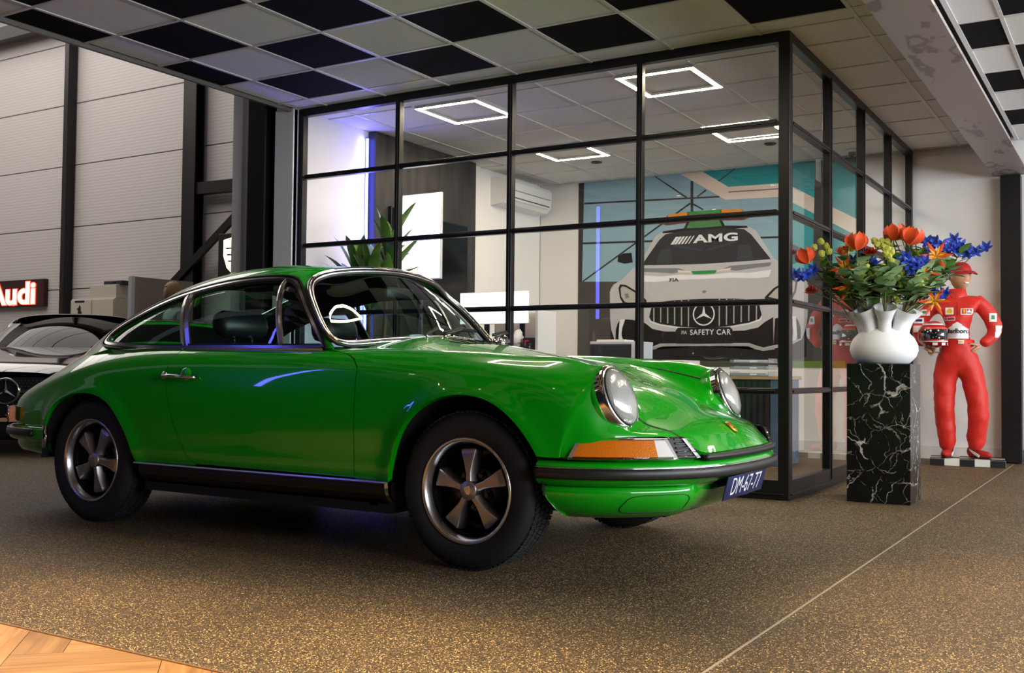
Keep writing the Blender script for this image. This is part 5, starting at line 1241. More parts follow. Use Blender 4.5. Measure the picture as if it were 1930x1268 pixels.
# ------------------------------------------------------------------ marble plinth and tulip vase
def marble_black():
    m = mat('black_marble', (.006, .006, .006), .22, 0, .35, 0); nt, N, L = nodes(m); b = bsdf(m)
    tc = N('ShaderNodeTexCoord'); nz = N('ShaderNodeTexNoise'); nz.inputs['Scale'].default_value = 3.5; nz.inputs['Detail'].default_value = 8
    ad = N('ShaderNodeMixRGB'); ad.inputs[0].default_value = .30; L(tc.outputs['Object'], nz.inputs['Vector']); L(tc.outputs['Object'], ad.inputs[1]); L(nz.outputs['Color'], ad.inputs[2])
    outs = []
    for sc, th, seed, rot in ((2.6, .011, 0, .5), (5.5, .010, 5, 1.9), (9.0, .012, 9, .9)):
        mp = N('ShaderNodeMapping'); mp.inputs['Location'].default_value = (seed, seed*.7, 2.1); mp.inputs['Rotation'].default_value = (rot, .6, rot); L(ad.outputs[0], mp.inputs[0])
        v = N('ShaderNodeTexVoronoi', feature='DISTANCE_TO_EDGE'); v.inputs['Scale'].default_value = sc; L(mp.outputs[0], v.inputs['Vector'])
        r = ramp(N, [(0, (1, 1, 1)), (th, (0, 0, 0))]); L(v.outputs['Distance'], r.inputs[0])
        n2 = N('ShaderNodeTexNoise'); n2.inputs['Scale'].default_value = 5+sc; n2.inputs['Detail'].default_value = 4; L(mp.outputs[0], n2.inputs['Vector']); r2 = ramp(N, [(.44, (0, 0, 0)), (.56, (1, 1, 1))]); L(n2.outputs['Fac'], r2.inputs[0])
        mu = N('ShaderNodeMixRGB', blend_type='MULTIPLY'); mu.inputs[0].default_value = 1; L(r.outputs[0], mu.inputs[1]); L(r2.outputs[0], mu.inputs[2]); outs.append(mu)
    m0 = N('ShaderNodeMixRGB', blend_type='ADD'); m0.inputs[0].default_value = 1; L(outs[0].outputs[0], m0.inputs[1]); L(outs[1].outputs[0], m0.inputs[2])
    mx = N('ShaderNodeMixRGB', blend_type='ADD'); mx.inputs[0].default_value = .6; L(m0.outputs[0], mx.inputs[1]); L(outs[2].outputs[0], mx.inputs[2])
    c = N('ShaderNodeMixRGB'); c.inputs[1].default_value = (.006, .006, .0055, 1); c.inputs[2].default_value = (.62, .58, .50, 1); L(mx.outputs[0], c.inputs[0]); L(c.outputs[0], b.inputs['Base Color'])
    return m
th = .367; PS = .367
pc = Vector((.29+.187, .22+.187, 0)); PS = .373
tag(obj('plinth', box((0, 0, .424), (PS, PS, .848), bev=.003), marble_black(), None, False, (pc.x, pc.y, 0), (0, 0, .02)), 'square black marble plinth with white veins carrying the vase', 'plinth')
VX, VY, VZ = pc.x, pc.y, .848
cer = mat('matt_white_ceramic', (.80, .80, .79), .55, 0, .3)
vase = thing('tulip_vase', 'white ceramic tulip vase with many flared spouts on the marble plinth', 'vase', (VX, VY, VZ))
obj('vase_body', lathe([(.0, 0), (.135, 0), (.155, .008), (.190, .045), (.204, .085), (.200, .120), (.182, .158), (.158, .185), (.140, .205), (.10, .225), (0, .23)], 48), cer, vase)
SP = []
for k in range(8):
    a = 2*PI*k/8+.25; SP.append((.102*math.cos(a), .102*math.sin(a), a, .78))
SP.append((0, 0, 0, .25))
for (sx, sy, a, lean) in SP:
    base = Vector((sx, sy, .165)); topp = Vector((sx+.085*math.cos(a)*lean, sy+.085*math.sin(a)*lean, .330+(.012 if lean < 1 else 0)+.006*math.sin(3*a)))
    path = catmull([base, base+(topp-base)*.35+Vector((-.006*math.cos(a), -.006*math.sin(a), 0)), base+(topp-base)*.7+Vector((-.008*math.cos(a), -.008*math.sin(a), 0)), topp], 4)
    n = len(path); rad = [.046-.007*math.sin(PI*min(1, i/(n-1)*1.3))+.024*max(0, (i/(n-1)-.45)/.55)**1.6 for i in range(n)]
    bm = bmesh.new(); add_sweep(bm, path, circ(1, 20), (.3, .9, .1), False, rad, False)
    add_sweep(bm, path[::-1], circ(1, 20), (.3, .9, .1), False, [r*.90 for r in rad[::-1]], False); bmesh.ops.recalc_face_normals(bm, faces=bm.faces)
    obj('spout', bm, cer, vase)
# ------------------------------------------------------------------ flowers: positions measured in the vertical plane through the vase (right, up) and depth
RT = Vector((.985, .17, 0)); DP = Vector((-.17, .985, 0))          # across and away as the vase is seen
def fp(r, z, d=0.):
    r = 1.31*r-.213; z = 1.233+(z-1.225)*1.19
    return Vector((VX, VY, 0))+RT*r+DP*d+Vector((0, 0, z))
stem_m = mat('flower_stem', (.07, .12, .03), .6); stem_b = mat('brown_stem', (.13, .06, .03), .7)
def stem_path(head, k, wob=.02):
    sx, sy = SP[k % 8][0]*1.5, SP[k % 8][1]*1.5; foot = Vector((VX+sx*.92, VY+sy*.92, VZ+.30))
    mid = foot+(head-foot)*.5; mid.x += (foot.x-VX)*.25; mid.y += (foot.y-VY)*.25; mid.z += .03
    return catmull([foot, mid, head], 6)
rng = random.Random(5)
def nearest_spout(head):
    best = min(range(8), key=lambda k: (VX+SP[k][0]*2-head.x)**2+(VY+SP[k][1]*2-head.y)**2); return best
orange = mat('tulip_orange', (.72, .075, .012), .5, 0, .3, sheen=.1); yel = mat('petal_yellow', (.80, .38, .02), .5); red = mat('bloom_red', (.40, .02, .012), .6); blue = mat('bloom_blue', (.035, .085, .52), .55); hop = mat('hop_green', (.42, .45, .06), .6)
euc = mat('eucalyptus_leaf', (.30, .43, .20), .5); grn = mat('dark_leaf', (.12, .25, .04), .5); lime = mat('lime_leaf', (.34, .47, .08), .5)
def flower(nm, label, cat, head, group, m=stem_m, k=None, rad=.004):
    t = thing(nm, label, cat, tuple(head), 0, group); k = nearest_spout(head) if k is None else k
    obj('stem', sweep([p-head for p in stem_path(head, k)], circ(rad, 6), (.3, .9, .1)), m, t); return t
def petals(t, n, L_, w_, el, m, nm='petal', curl=.0, z0=0, axis=(0, 0, 1), base=.004, rot=0.):
    Q = Vector(axis).to_track_quat('Z', 'Y')
    for k in range(n):
        a = 2*PI*k/n+rot; d = Vector((math.cos(a)*math.cos(el), math.sin(a)*math.cos(el), math.sin(el)))
        b = Vector((math.cos(a)*base, math.sin(a)*base, z0)); tip = b+d*L_
        bend = Vector((math.cos(a), math.sin(a), 0))*curl; s = Vector((-math.sin(a), math.cos(a), 0))
        leaf_obj(nm, Q @ b, Q @ tip, w_, Q @ bend, m, t, 5, .35, Q @ s)
def tulip(r, z, d, label, s=1.0, ax=(0, 0, 1)):
    h = fp(r, z, d); t = flower('tulip', label, 'flower', h, 'tulips in the vase')
    petals(t, 3, .112*s, .034*s, 1.24, orange, 'petal', .026*s, 0, ax, .010); petals(t, 3, .108*s, .032*s, 1.30, orange, 'petal', .022*s, 0, ax, .006, PI/3)
    bm = bmesh.new(); add_sphere(bm, (0, 0, .006), .012*s, n=8); obj('flower_base', bm, yel, t)
tulip(.045, 1.50, -.10, 'upright orange-red tulip left of the middle of the bouquet', 1.05); tulip(-.185, 1.44, -.05, 'orange-red tulip leaning out at the far left of the bouquet', 1.0, (-.35, 0, 1)); tulip(.215, 1.555, .02, 'tall orange tulip at the top of the bouquet', 1.0, (-.1, 0, 1)); tulip(.275, 1.525, -.03, 'wide-open orange tulip right of the bouquet top', 1.1, (.35, 0, 1)); tulip(-.025, 1.485, -.02, 'small closed orange tulip bud beside the upright tulip', .5)
def gloriosa(r, z, d, label, ax=(0, -1, .2), m=None):
    h = fp(r, z, d); t = flower('flame_lily', label, 'flower', h, 'flame lilies in the vase'); petals(t, 6, .098, .014, .25, orange, 'petal', -.014, 0, ax, .006); petals(t, 6, .060, .008, .30, yel, 'petal_throat', -.006, .003, ax, .004, .2)
    Q = Vector(ax).to_track_quat('Z', 'Y')
    for k in range(5):
        a = 2*PI*k/5+.3; e = Vector((math.cos(a)*.055, math.sin(a)*.055, .03)); obj('stamen', sweep([Q @ Vector((0, 0, .004)), Q @ (e*.6+Vector((0, 0, .012))), Q @ e], circ(.0016, 5), (.3, .5, .8)), yel, t)
gloriosa(-.005, 1.395, -.16, 'orange and yellow flame lily left of centre', (-.3, -1, -.2)); gloriosa(.012, 1.30, -.15, 'drooping flame lily below the upright tulip', (.2, -1, -.5)); gloriosa(.395, 1.455, -.08, 'yellow-edged flame lily on the right of the bouquet', (.2, -1, .3)); gloriosa(.385, 1.225, -.10, 'orange flame lily hanging low at the right beside the helmet', (.4, -1, -.3)); gloriosa(.335, 1.36, -.12, 'thin yellow flame lily among the right leaves', (.3, -1, 0))
def bloom(r, z, d, label, R=.046):
    h = fp(r, z, d); t = flower('ranunculus', label, 'flower', h, 'dark red ranunculus')
    for lv in range(4): petals(t, 9-lv, R*(1-.16*lv), .014, .15+.36*lv, red, 'petal', .004, .004*lv, (0, -.5, 1), .003, lv*.5)
bloom(.105, 1.485, -.06, 'dark red ranunculus between the tulips'); bloom(-.165, 1.285, -.08, 'dark red ranunculus low on the left of the bouquet')
def bluesprig(pts, label):
    c = fp(*pts[0]); t = flower('blue_larkspur', label, 'flower', c, 'blue larkspur sprigs', stem_b, None, .0028)
    for (r, z, d) in pts:
        h = fp(r, z, d)-c
        if h.length > .001: obj('side_stem', sweep([Vector((0, 0, -.01)), h*.5+Vector((0, 0, .01)), h], circ(.0018, 5), (.3, .5, .8)), stem_b, t)
        for lv in range(2):
            Q = Vector((rng.uniform(-.5, .5), -1, rng.uniform(-.2, .6)))
            n = 6-lv
            for k in range(n):
                a = 2*PI*k/n+lv*.5; Qm = Q.to_track_quat('Z', 'Y'); dd = Vector((math.cos(a)*.9, math.sin(a)*.9, .35+.5*lv)).normalized()*(.054-.014*lv); leaf_obj('petal', h, h+Qm @ dd, .0125, Vector((0, 0, 0)), blue, t, 3, .2, Qm @ Vector((-math.sin(a), math.cos(a), 0)))
bluesprig([(-.215, 1.365, -.06), (-.24, 1.38, -.06), (-.19, 1.375, -.08), (-.16, 1.40, -.06)], 'blue larkspur sprig at the far left edge of the bouquet')
bluesprig([(.245, 1.42, -.12), (.235, 1.385, -.12), (.265, 1.45, -.10), (.225, 1.35, -.12)], 'blue larkspur sprig right of centre in the bouquet')
bluesprig([(.32, 1.42, -.12), (.345, 1.425, -.13), (.30, 1.405, -.10)], 'blue larkspur sprig under the wide-open tulip')
bluesprig([(.395, 1.535, -.02), (.375, 1.50, -.02), (.42, 1.51, -.04), (.355, 1.54, 0)], 'blue larkspur sprig at the upper right of the bouquet')
bluesprig([(.565, 1.475, -.02), (.53, 1.47, -.02), (.61, 1.495, -.02), (.505, 1.51, 0), (.475, 1.545, .02)], 'long blue larkspur sprig reaching far right over the figure')
bluesprig([(.41, 1.255, -.06), (.375, 1.275, -.06), (.43, 1.262, -.06)], 'small blue larkspur sprig low on the right side')
bluesprig([(.29, 1.385, -.20), (.31, 1.40, -.20), (.275, 1.41, -.19)], 'blue larkspur sprig in front of the right eucalyptus')
bluesprig([(.46, 1.50, -.03), (.44, 1.475, -.04), (.48, 1.49, -.03)], 'blue larkspur sprig between the lily and the cap')
bluesprig([(.075, 1.47, .05), (.02, 1.455, .06), (.11, 1.44, .04)], 'blue larkspur sprig half hidden behind the upright tulip')
def hopsprig(pts, label):
    c = fp(*pts[0]); t = flower('hop_sprig', label, 'flower', c, 'yellow-green hop sprigs', stem_m, None, .0028)
    for (r, z, d) in pts:
        h = fp(r, z, d)-c
        if h.length > .001: obj('side_stem', sweep([Vector((0, 0, -.02)), h*.5, h], circ(.0018, 5), (.3, .5, .8)), stem_m, t)
        bm = bmesh.new(); add_sphere(bm, h, .0200, 1, 1, 1.1, 10)
        for v in bm.verts: v.co += (v.co-h).normalized()*rng.uniform(-.002, .005)
        obj('hop_cone', bm, hop, t, False)
hopsprig([(-.125, 1.555, -.05), (-.155, 1.525, -.05), (-.12, 1.49, -.06), (-.085, 1.50, -.05), (-.10, 1.53, -.04)], 'yellow-green hop sprig rising at the left of the bouquet')
hopsprig([(.155, 1.55, .0), (.135, 1.53, -.02), (.18, 1.545, 0), (.165, 1.515, -.03), (.12, 1.555, .02)], 'yellow-green hop sprig behind the red ranunculus')
hopsprig([(.185, 1.495, -.12), (.175, 1.47, -.13), (.20, 1.48, -.12), (.19, 1.455, -.13), (.165, 1.40, -.14), (.20, 1.43, -.13)], 'yellow-green hop sprig in the middle of the bouquet')
hopsprig([(.245, 1.37, -.16), (.23, 1.345, -.16), (.255, 1.33, -.16), (.215, 1.33, -.15), (.24, 1.31, -.16)], 'yellow-green hop sprig low in the middle of the bouquet')
hopsprig([(.135, 1.295, -.16), (.15, 1.31, -.15)], 'tiny hop sprig above the vase spouts'); hopsprig([(.225, 1.225, -.16), (.215, 1.245, -.15)], 'tiny hop sprig drooping at the vase rim')
hopsprig([(.09, 1.40, -.17), (.07, 1.375, -.18), (.11, 1.365, -.17), (.085, 1.345, -.18)], 'yellow-green hop sprig left of centre above the spouts')
hopsprig([(.31, 1.335, -.19), (.33, 1.31, -.19), (.295, 1.31, -.19)], 'yellow-green hop sprig among the right eucalyptus leaves')
hopsprig([(.0, 1.535, -.03), (.02, 1.515, -.04), (-.02, 1.51, -.03)], 'yellow-green hop sprig beside the tulip bud')
hopsprig([(.235, 1.60, .04), (.25, 1.575, .03), (.215, 1.59, .04)], 'yellow-green hop sprig at the very top of the bouquet')
def branch(tip, label, m, n=9, lw=.024, ll=.055, k=None, drop=0.):
    h = fp(*tip); t = flower('leafy_branch', label, 'foliage', h, 'leafy branches in the vase', stem_b if m is not grn else stem_m, k, .0035); kk = nearest_spout(h) if k is None else k; path = stem_path(h, kk); N_ = len(path)
    for i in range(n):
        u = .35+.65*i/(n-1); q = path[min(N_-1, int(u*(N_-1)))]; a = i*2.4+rng.uniform(-.5, .5)
        d = (RT*math.cos(a)+DP*math.sin(a)*.8+Vector((0, 0, rng.uniform(-.15, .75)-drop))).normalized()*ll*1.5*rng.uniform(.8, 1.25)
        leaf_obj('leaf', q-h, q-h+d, lw*1.15*rng.uniform(.85, 1.2), Vector((0, 0, .006)), m, t, 5, .15)
for tip, lb, m, n, lw, ll in (((.06, 1.42, -.20), 'eucalyptus branch with round grey-green leaves left of centre', euc, 10, .028, .058), ((.075, 1.33, -.23), 'eucalyptus branch hanging over the vase front', euc, 9, .028, .056), ((-.03, 1.43, -.12), 'eucalyptus branch on the left among flame lilies', euc, 9, .024, .055),
        ((.31, 1.36, -.16), 'eucalyptus branch on the right of the bouquet', euc, 11, .028, .060), ((.39, 1.31, -.12), 'broad-leaved eucalyptus branch low on the right', euc, 11, .030, .065), ((.43, 1.42, -.06), 'eucalyptus branch reaching right towards the red cap', euc, 11, .026, .060), ((.50, 1.47, -.03), 'outermost eucalyptus branch in front of the red cap', grn, 10, .022, .060),
        ((-.12, 1.42, -.03), 'dark leafy branch at the left of the bouquet', grn, 10, .020, .055), ((-.07, 1.33, -.08), 'dark leafy branch low on the left', grn, 12, .022, .070), ((.12, 1.42, .02), 'dark leafy branch in the bouquet centre', grn, 12, .022, .065), ((.16, 1.35, -.10), 'dark leafy branch in front of the centre stems', grn, 12, .022, .075), ((.27, 1.45, .05), 'dark leafy branch right of centre', grn, 12, .022, .065), ((.20, 1.58, .03), 'fresh green branch under the top tulip', lime, 10, .020, .055), ((.30, 1.60, .05), 'light green branch with single tall leaf at the top', lime, 7, .018, .050), ((.35, 1.52, .03), 'fresh green branch behind the upper right larkspur', euc, 10, .022, .050), ((-.13, 1.48, .0), 'fresh green branch behind the left hops', lime, 9, .018, .045)):
    branch(tip, lb, m, int(n*1.9), lw*1.30, ll*1.12)
for tip, lb, m, n, lw, ll in (((.15, 1.36, -.20), 'grey-green eucalyptus branch in front of the middle stems', euc, 11, .030, .062), ((.22, 1.40, -.18), 'eucalyptus branch between hops and larkspur', euc, 11, .028, .060), ((.29, 1.29, -.18), 'eucalyptus branch drooping over the right spouts', euc, 12, .032, .066), ((.35, 1.40, -.10), 'pale eucalyptus branch below the flame lily on the right', euc, 12, .030, .066), ((.47, 1.40, -.04), 'pale eucalyptus branch beside the red cap', euc, 11, .026, .062), ((.0, 1.36, -.16), 'pale eucalyptus branch over the left spouts', euc, 11, .028, .060), ((.02, 1.44, .0), 'dark green branch behind the left flame lilies', grn, 12, .026, .066), ((.10, 1.50, .05), 'dark green branch behind the upright tulip', grn, 12, .024, .062), ((.20, 1.50, .06), 'dark green branch in the upper middle', grn, 12, .024, .062), ((.06, 1.28, -.12), 'dark green branch just above the spouts', grn, 12, .026, .070), ((.24, 1.30, -.08), 'dark green branch right above the spouts', grn, 12, .026, .070), ((.31, 1.49, .0), 'lime branch among the larkspur', lime, 11, .022, .055), ((-.02, 1.50, .04), 'lime branch at the upper left', lime, 10, .022, .052)):
    branch(tip, lb, m, int(n*1.9), lw*1.25, ll*1.1)
for i, (r0, r1, z1, d, w_, m, lb) in enumerate(((-.02, -.14, 1.32, -.10, .028, grn, 'broad dark tulip leaf arching to the left'), (.02, -.06, 1.36, -.12, .026, grn, 'broad dark tulip leaf left of the stems'), (.14, .13, 1.40, -.15, .030, grn, 'broad upright tulip leaf in the middle'), (.19, .20, 1.36, -.14, .028, lime, 'broad upright lime leaf right of the middle'), (.26, .40, 1.205, -.12, .026, lime, 'long lime leaf lying out over the right rim'), (.10, .09, 1.45, .05, .026, grn, 'tall dark leaf behind the flame lilies'))):
    b0 = fp(r0*.8+.02, VZ+.30, d*.6); tp = fp(r1, z1, d); t = thing('tulip_leaf', lb, 'foliage', tuple(b0), 0, 'broad leaves in the vase'); leaf_obj('blade', (0, 0, 0), tp-b0, w_, Vector((0, 0, .03)), m, t, 9, .3)
for i in range(16):
    k = i % 8; b0 = Vector((VX+SP[k][0]*1.45, VY+SP[k][1]*1.45, VZ+.26)); a = SP[k][2]+rng.uniform(-.4, .4); tp = b0+Vector((math.cos(a)*.07, math.sin(a)*.07, rng.uniform(.14, .24)))
    if i < 8: tag(obj('bare_stem', sweep([b0, (b0+tp)/2+Vector((0, 0, .01)), tp], circ(.004, 6), (.3, .9, .1)), stem_b if i % 2 else stem_m), 'thin %s flower stem standing in the %s spout of the vase' % ('brown' if i % 2 else 'green', ('rear right', 'rear', 'rear left', 'far left', 'front left', 'front', 'front right', 'far right')[int(((SP[k][2]+PI/8-.25) % (2*PI))/(PI/4)) % 8 if False else k]), 'stem', 'bare stems in the vase')
# ------------------------------------------------------------------ figures grown from joint chains
def skin_mesh(chains, name, sub=2, root=0):
    """chains: list of [(x,y,z,r or (rx,ry)), ...]; first point shared when it coincides with an earlier vertex"""
    vs, rad, es = [], [], []
    def vid(p):
        for i, q in enumerate(vs):
            if (Vector(q)-Vector(p[:3])).length < 1e-5: return i
        vs.append(tuple(p[:3])); rad.append(p[3] if isinstance(p[3], tuple) else (p[3], p[3])); return len(vs)-1
    for ch in chains:
        ids = [vid(p) for p in ch]
        es += list(zip(ids[:-1], ids[1:]))
    me = bpy.data.meshes.new(name); me.from_pydata(vs, es, []); o = bpy.data.objects.new(name, me); COL.objects.link(o)
    md = o.modifiers.new('skin', 'SKIN'); md.use_smooth_shade = True
    for i, sv in enumerate(me.skin_vertices[0].data): sv.radius = rad[i]; sv.use_root = (i == root)
    sb = o.modifiers.new('sub', 'SUBSURF'); sb.levels = sub; sb.render_levels = sub
    dg = bpy.context.evaluated_depsgraph_get(); dg.update(); out = bpy.data.meshes.new_from_object(o.evaluated_get(dg)); bpy.data.objects.remove(o)
    return out
def join_meshes(mlist, name):
    """[(mesh, material index or None)] -> one mesh"""
    V, F, MI = [], [], []
    for me, mi in mlist:
        b = len(V); V += [v.co.copy() for v in me.vertices]
        for p in me.polygons: F.append([b+i for i in p.vertices]); MI.append(p.material_index if mi is None else mi)
    m = pymesh(V, F, name); m.polygons.foreach_set('material_index', MI); return m
def head_mesh(c, yaw, h=.235, tilt=0.):
    """head with brow, nose, mouth, chin and ears; face looks along -y before yaw"""
    bm = bmesh.new(); bmesh.ops.create_uvsphere(bm, u_segments=28, v_segments=22, radius=1)
    for v in bm.verts:
        x, y, z = v.co; f = max(0, -y)
        w_ = .66*(1-.22*max(0, -z)**1.3); dpt = .80
        X, Y, Z = x*w_, y*dpt, z
        if z < -.2: Y -= .10*f*(-z-.2); X *= 1-.18*(-z-.2)
        if f > .35:
            Y -= .10*math.exp(-(x/.16)**2)*math.exp(-((z+.13)/.17)**2)+.05*math.exp(-(x/.12)**2)*math.exp(-((z+.22)/.08)**2)     # nose
            Y += .05*math.exp(-((abs(x)-.33)/.15)**2)*math.exp(-((z-.06)/.10)**2)                                      # eye sockets
            Y -= .03*math.exp(-(x/.30)**2)*math.exp(-((z-.20)/.07)**2)+.03*math.exp(-(x/.25)**2)*math.exp(-((z+.74)/.14)**2)  # brow, chin
        v.co = (X, Y, Z)
    for s in (-1, 1): add_sphere(bm, (s*.66, .08, -.05), .16, .35, .7, 1.1, 10)
    bm.transform(Matrix.Translation(c) @ Matrix.Rotation(yaw, 4, 'Z') @ Matrix.Rotation(tilt, 4, 'X') @ Matrix.Scale(h/2, 4)); me = bpy.data.meshes.new('head'); bm.to_mesh(me); bm.free(); return me
def hand_chains(wr, dirn, palm_n, side, curl=.5, s=1.0):
    """five fingers from the wrist; dirn points to the fingers, palm_n out of the palm, side towards the thumb"""
    d = Vector(dirn).normalized(); n = Vector(palm_n).normalized(); t = Vector(side).normalized(); w0 = Vector(wr); out = []
    palm = w0+d*.055*s
    for k, (off, L_) in enumerate(((.028, .072), (.010, .080), (-.008, .074), (-.025, .058))):
        b = w0+d*.085*s+t*off*s; r = .0085*s
        c1 = b+(d*math.cos(curl*.5)+n*math.sin(curl*.5))*L_*.42*s; c2 = c1+(d*math.cos(curl*1.3)+n*math.sin(curl*1.3))*L_*.33*s; c3 = c2+(d*math.cos(curl*1.9)+n*math.sin(curl*1.9))*L_*.25*s
        out.append([(*(w0+d*.05*s+t*off*.7*s), .012*s), (*b, r*1.1), (*c1, r), (*c2, r*.92), (*c3, r*.75)])
    b = w0+d*.025*s+t*.028*s; c1 = b+(t*.75+d*.6+n*.2).normalized()*.042*s; c2 = c1+(t*.3+d*.85+n*.35).normalized()*.034*s
    out.append([(*(w0+d*.02*s+t*.012*s), .014*s), (*b, .013*s), (*c1, .0105*s), (*c2, .008*s)])
    palmc = [(*w0, .020*s), (*(w0+d*.03*s), (.030*s, .017*s)), (*(w0+d*.075*s), (.036*s, .014*s)), (*(w0+d*.095*s), (.030*s, .010*s))]
    return palmc, out
def set_mats(me, mats):
    for m in mats: me.materials.append(m)
    me.polygons.foreach_set('use_smooth', [True]*len(me.polygons)); return me

def build_driver():
    # figure frame: x to the viewer's right, -y to the viewer, z from the floor
    red = mat('racing_red', (.62, .022, .012), .5, 0, .4, sheen=.1); add_noise_bump(red, 6, .55, .05, 1); skin = mat('figure_skin', (.55, .29, .155), .5); wht = mat('patch_white', (.80, .80, .80), .55); blk = mat('patch_black', (.02, .02, .02), .5); ylw = mat('patch_yellow', (.80, .48, .01), .5); grn_ = mat('patch_green', (.02, .25, .10), .5)
    t = thing('driver_figure', 'life-size racing driver figure in red overalls with cap, helmet under one arm', 'figure', (.54, 3.52, 0), .13)
    zb = .062; DX = -.075
    # base with chequered rim
    bw = mat('base_white', (.68, .65, .56), .5); bk = mat('base_black', (.012, .012, .012), .4)
    base = obj('base_plate', box((0, 0, zb/2), (.60, .40, zb-.004), bev=.002), bw, t, False)
    for k in range(5):
        x0 = -.30+.12*k
        for r in range(3):
            if (k+r) % 2 == 0: obj('base_square', box((x0+.06, -.133+.133*r, zb-.0012), (.118, .131, .0024)), bk, base, False)
        if k % 2 == 0: obj('base_rim_square', box((x0+.06, -.2012, zb/2), (.118, .0024, zb-.006)), bk, base, False)
    J = lambda x, y, z, r: (x+DX, y, z+zb, r)
    hip, waist, chest, neck0 = J(-.01, 0, .90, (.150, .115)), J(-.005, 0, 1.03, (.135, .10)), J(0, .0, 1.22, (.165, .115)), J(.0, .0, 1.385, (.085, .075))
    chains = [[hip, waist, chest, J(0, 0, 1.33, (.150, .095)), neck0, J(.0, -.005, 1.445, (.060, .060))],
      [hip, J(-.088, 0, .80, (.112, .120)), J(-.110, -.01, .60, .102), J(-.108, -.015, .42, .090), J(-.098, -.005, .25, .088), J(-.082, 0, .12, .076), J(-.080, 0, .055, .058)],
      [hip, J(.092, 0, .80, (.112, .120)), J(.145, -.02, .60, .104), J(.170, -.03, .42, .092), J(.160, -.01, .25, .092), J(.145, 0, .12, .078), J(.140, 0, .055, .060)],
      [J(0, 0, 1.33, (.150, .095)), J(-.17, .01, 1.355, .078), J(-.26, .02, 1.27, .070), J(-.325, .02, 1.14, .064), J(-.30, -.03, 1.03, .056), J(-.265, -.085, .985, .050)],
      [J(0, 0, 1.33, (.150, .095)), J(.17, .01, 1.355, .078), J(.255, .02, 1.26, .072), J(.315, .03, 1.115, .068), J(.25, -.02, 1.03, .056), J(.195, -.055, .985, .050)]]
    body = skin_mesh(chains, 'suit', 2)
    for v in body.vertices:
        x, y, z = v.co; k = .0022*math.sin(31*z+9*x)+.0026*math.sin(57*z-24*x+6*y)+.002*math.sin(43*x+31*z)+.002*math.sin(60*x-17*z)
        v.co += v.normal*k
    parts = [(body, 0)]
    # hands
    p1, f1 = hand_chains((-.262+DX, -.10, .965+zb), (.62, -.62, -.45), (.2, .5, .7), (.3, -.2, .9), 1.0, 1.05)
    p2, f2 = hand_chains((.185+DX, -.06, .98+zb), (-.80, -.10, -.55), (.0, .9, -.4), (-.35, -.5, .75), .35, 1.05)
    for p, f in ((p1, f1), (p2, f2)):
        parts.append((skin_mesh([p], 'palm', 2), 1))
        for c in f: parts.append((skin_mesh([c], 'finger', 2), 1))
    # neck and head
    parts.append((skin_mesh([[J(0, 0, 1.40, .052), J(.005, -.01, 1.50, .052)]], 'neck', 2), 1))
    parts.append((head_mesh((.025+DX, -.02, 1.585+zb), .62, .245), 1))
    # shoes
    for fx, yaw in ((-.080+DX, -.15), (.145+DX, .75)):
        bm = bmesh.new(); add_sphere(bm, (0, -.055, .035), .06, .75, 2.0, .62, 16); add_sphere(bm, (0, .035, .055), .052, .9, 1.1, 1.1, 12)
        for v in bm.verts: v.co.z = max(v.co.z, .004)
        bm.transform(Matrix.Translation((fx, 0, zb)) @ Matrix.Rotation(yaw, 4, 'Z')); me = bpy.data.meshes.new('shoe'); bm.to_mesh(me); bm.free(); parts.append((me, 2))
    bodyo = obj('body', set_mats(join_meshes(parts, 'body'), [red, skin, mat('shoe_red', (.40, .015, .010), .6)]), None, t)
    # shoe stripes and soles
    for fx, yaw in ((-.080+DX, -.15), (.145+DX, .75)):
        M = Matrix.Translation((fx, 0, zb)) @ Matrix.Rotation(yaw, 4, 'Z')
        for s in (-1, 1): obj('shoe_stripe', sweep([M @ Vector((s*.046, .03, .075)), M @ Vector((s*.0485, -.02, .05)), M @ Vector((s*.044, -.085, .022))], rect(.004, .020), M.to_3x3() @ Vector((0, 0, 1)), False, [.5, 1, 1.2]), wht, t, False)
        bm = bmesh.new(); add_sphere(bm, (0, -.05, .006), .062, .76, 2.02, .10, 16); bm.transform(M); obj('shoe_sole', bm, blk, t)
    # cap
    Mc = Matrix.Translation((.025+DX, -.018, 1.625+zb)) @ Matrix.Rotation(.62, 4, 'Z')
    cap = obj('cap', lathe([(.094, -.012), (.096, .012), (.088, .045), (.066, .075), (.035, .09), (0, .094)], 28, Mc @ Matrix.Diagonal((.92, 1.08, 1, 1))), mat('cap_red', (.42, .012, .010), .6), t)
    bm = bmesh.new(); rows = []
    for i in range(7):
        a = -PI/2+(i/6-.5)*1.9; rows.append([bm.verts.new(Mc @ Vector((r_*math.cos(a)*.92, r_*math.sin(a)*1.08, z_))) for r_, z_ in ((.090, .004), (.125, .0+.006*math.cos((i/6-.5)*3)), (.168-.03*abs(i/6-.5)*2, -.012-.01*abs(i/6-.5)*2), (.168-.03*abs(i/6-.5)*2, -.017-.01*abs(i/6-.5)*2), (.090, -.006))])
    for A, B in zip(rows[:-1], rows[1:]):
        for j in range(4): bm.faces.new((A[j], A[j+1], B[j+1], B[j]))
    bmesh.ops.recalc_face_normals(bm, faces=bm.faces); obj('brim', bm, mat('cap_red'), cap)
    # face details, hair
    Mf = Matrix.Translation((.025+DX, -.02, 1.585+zb)) @ Matrix.Rotation(.62, 4, 'Z'); hs = .1225
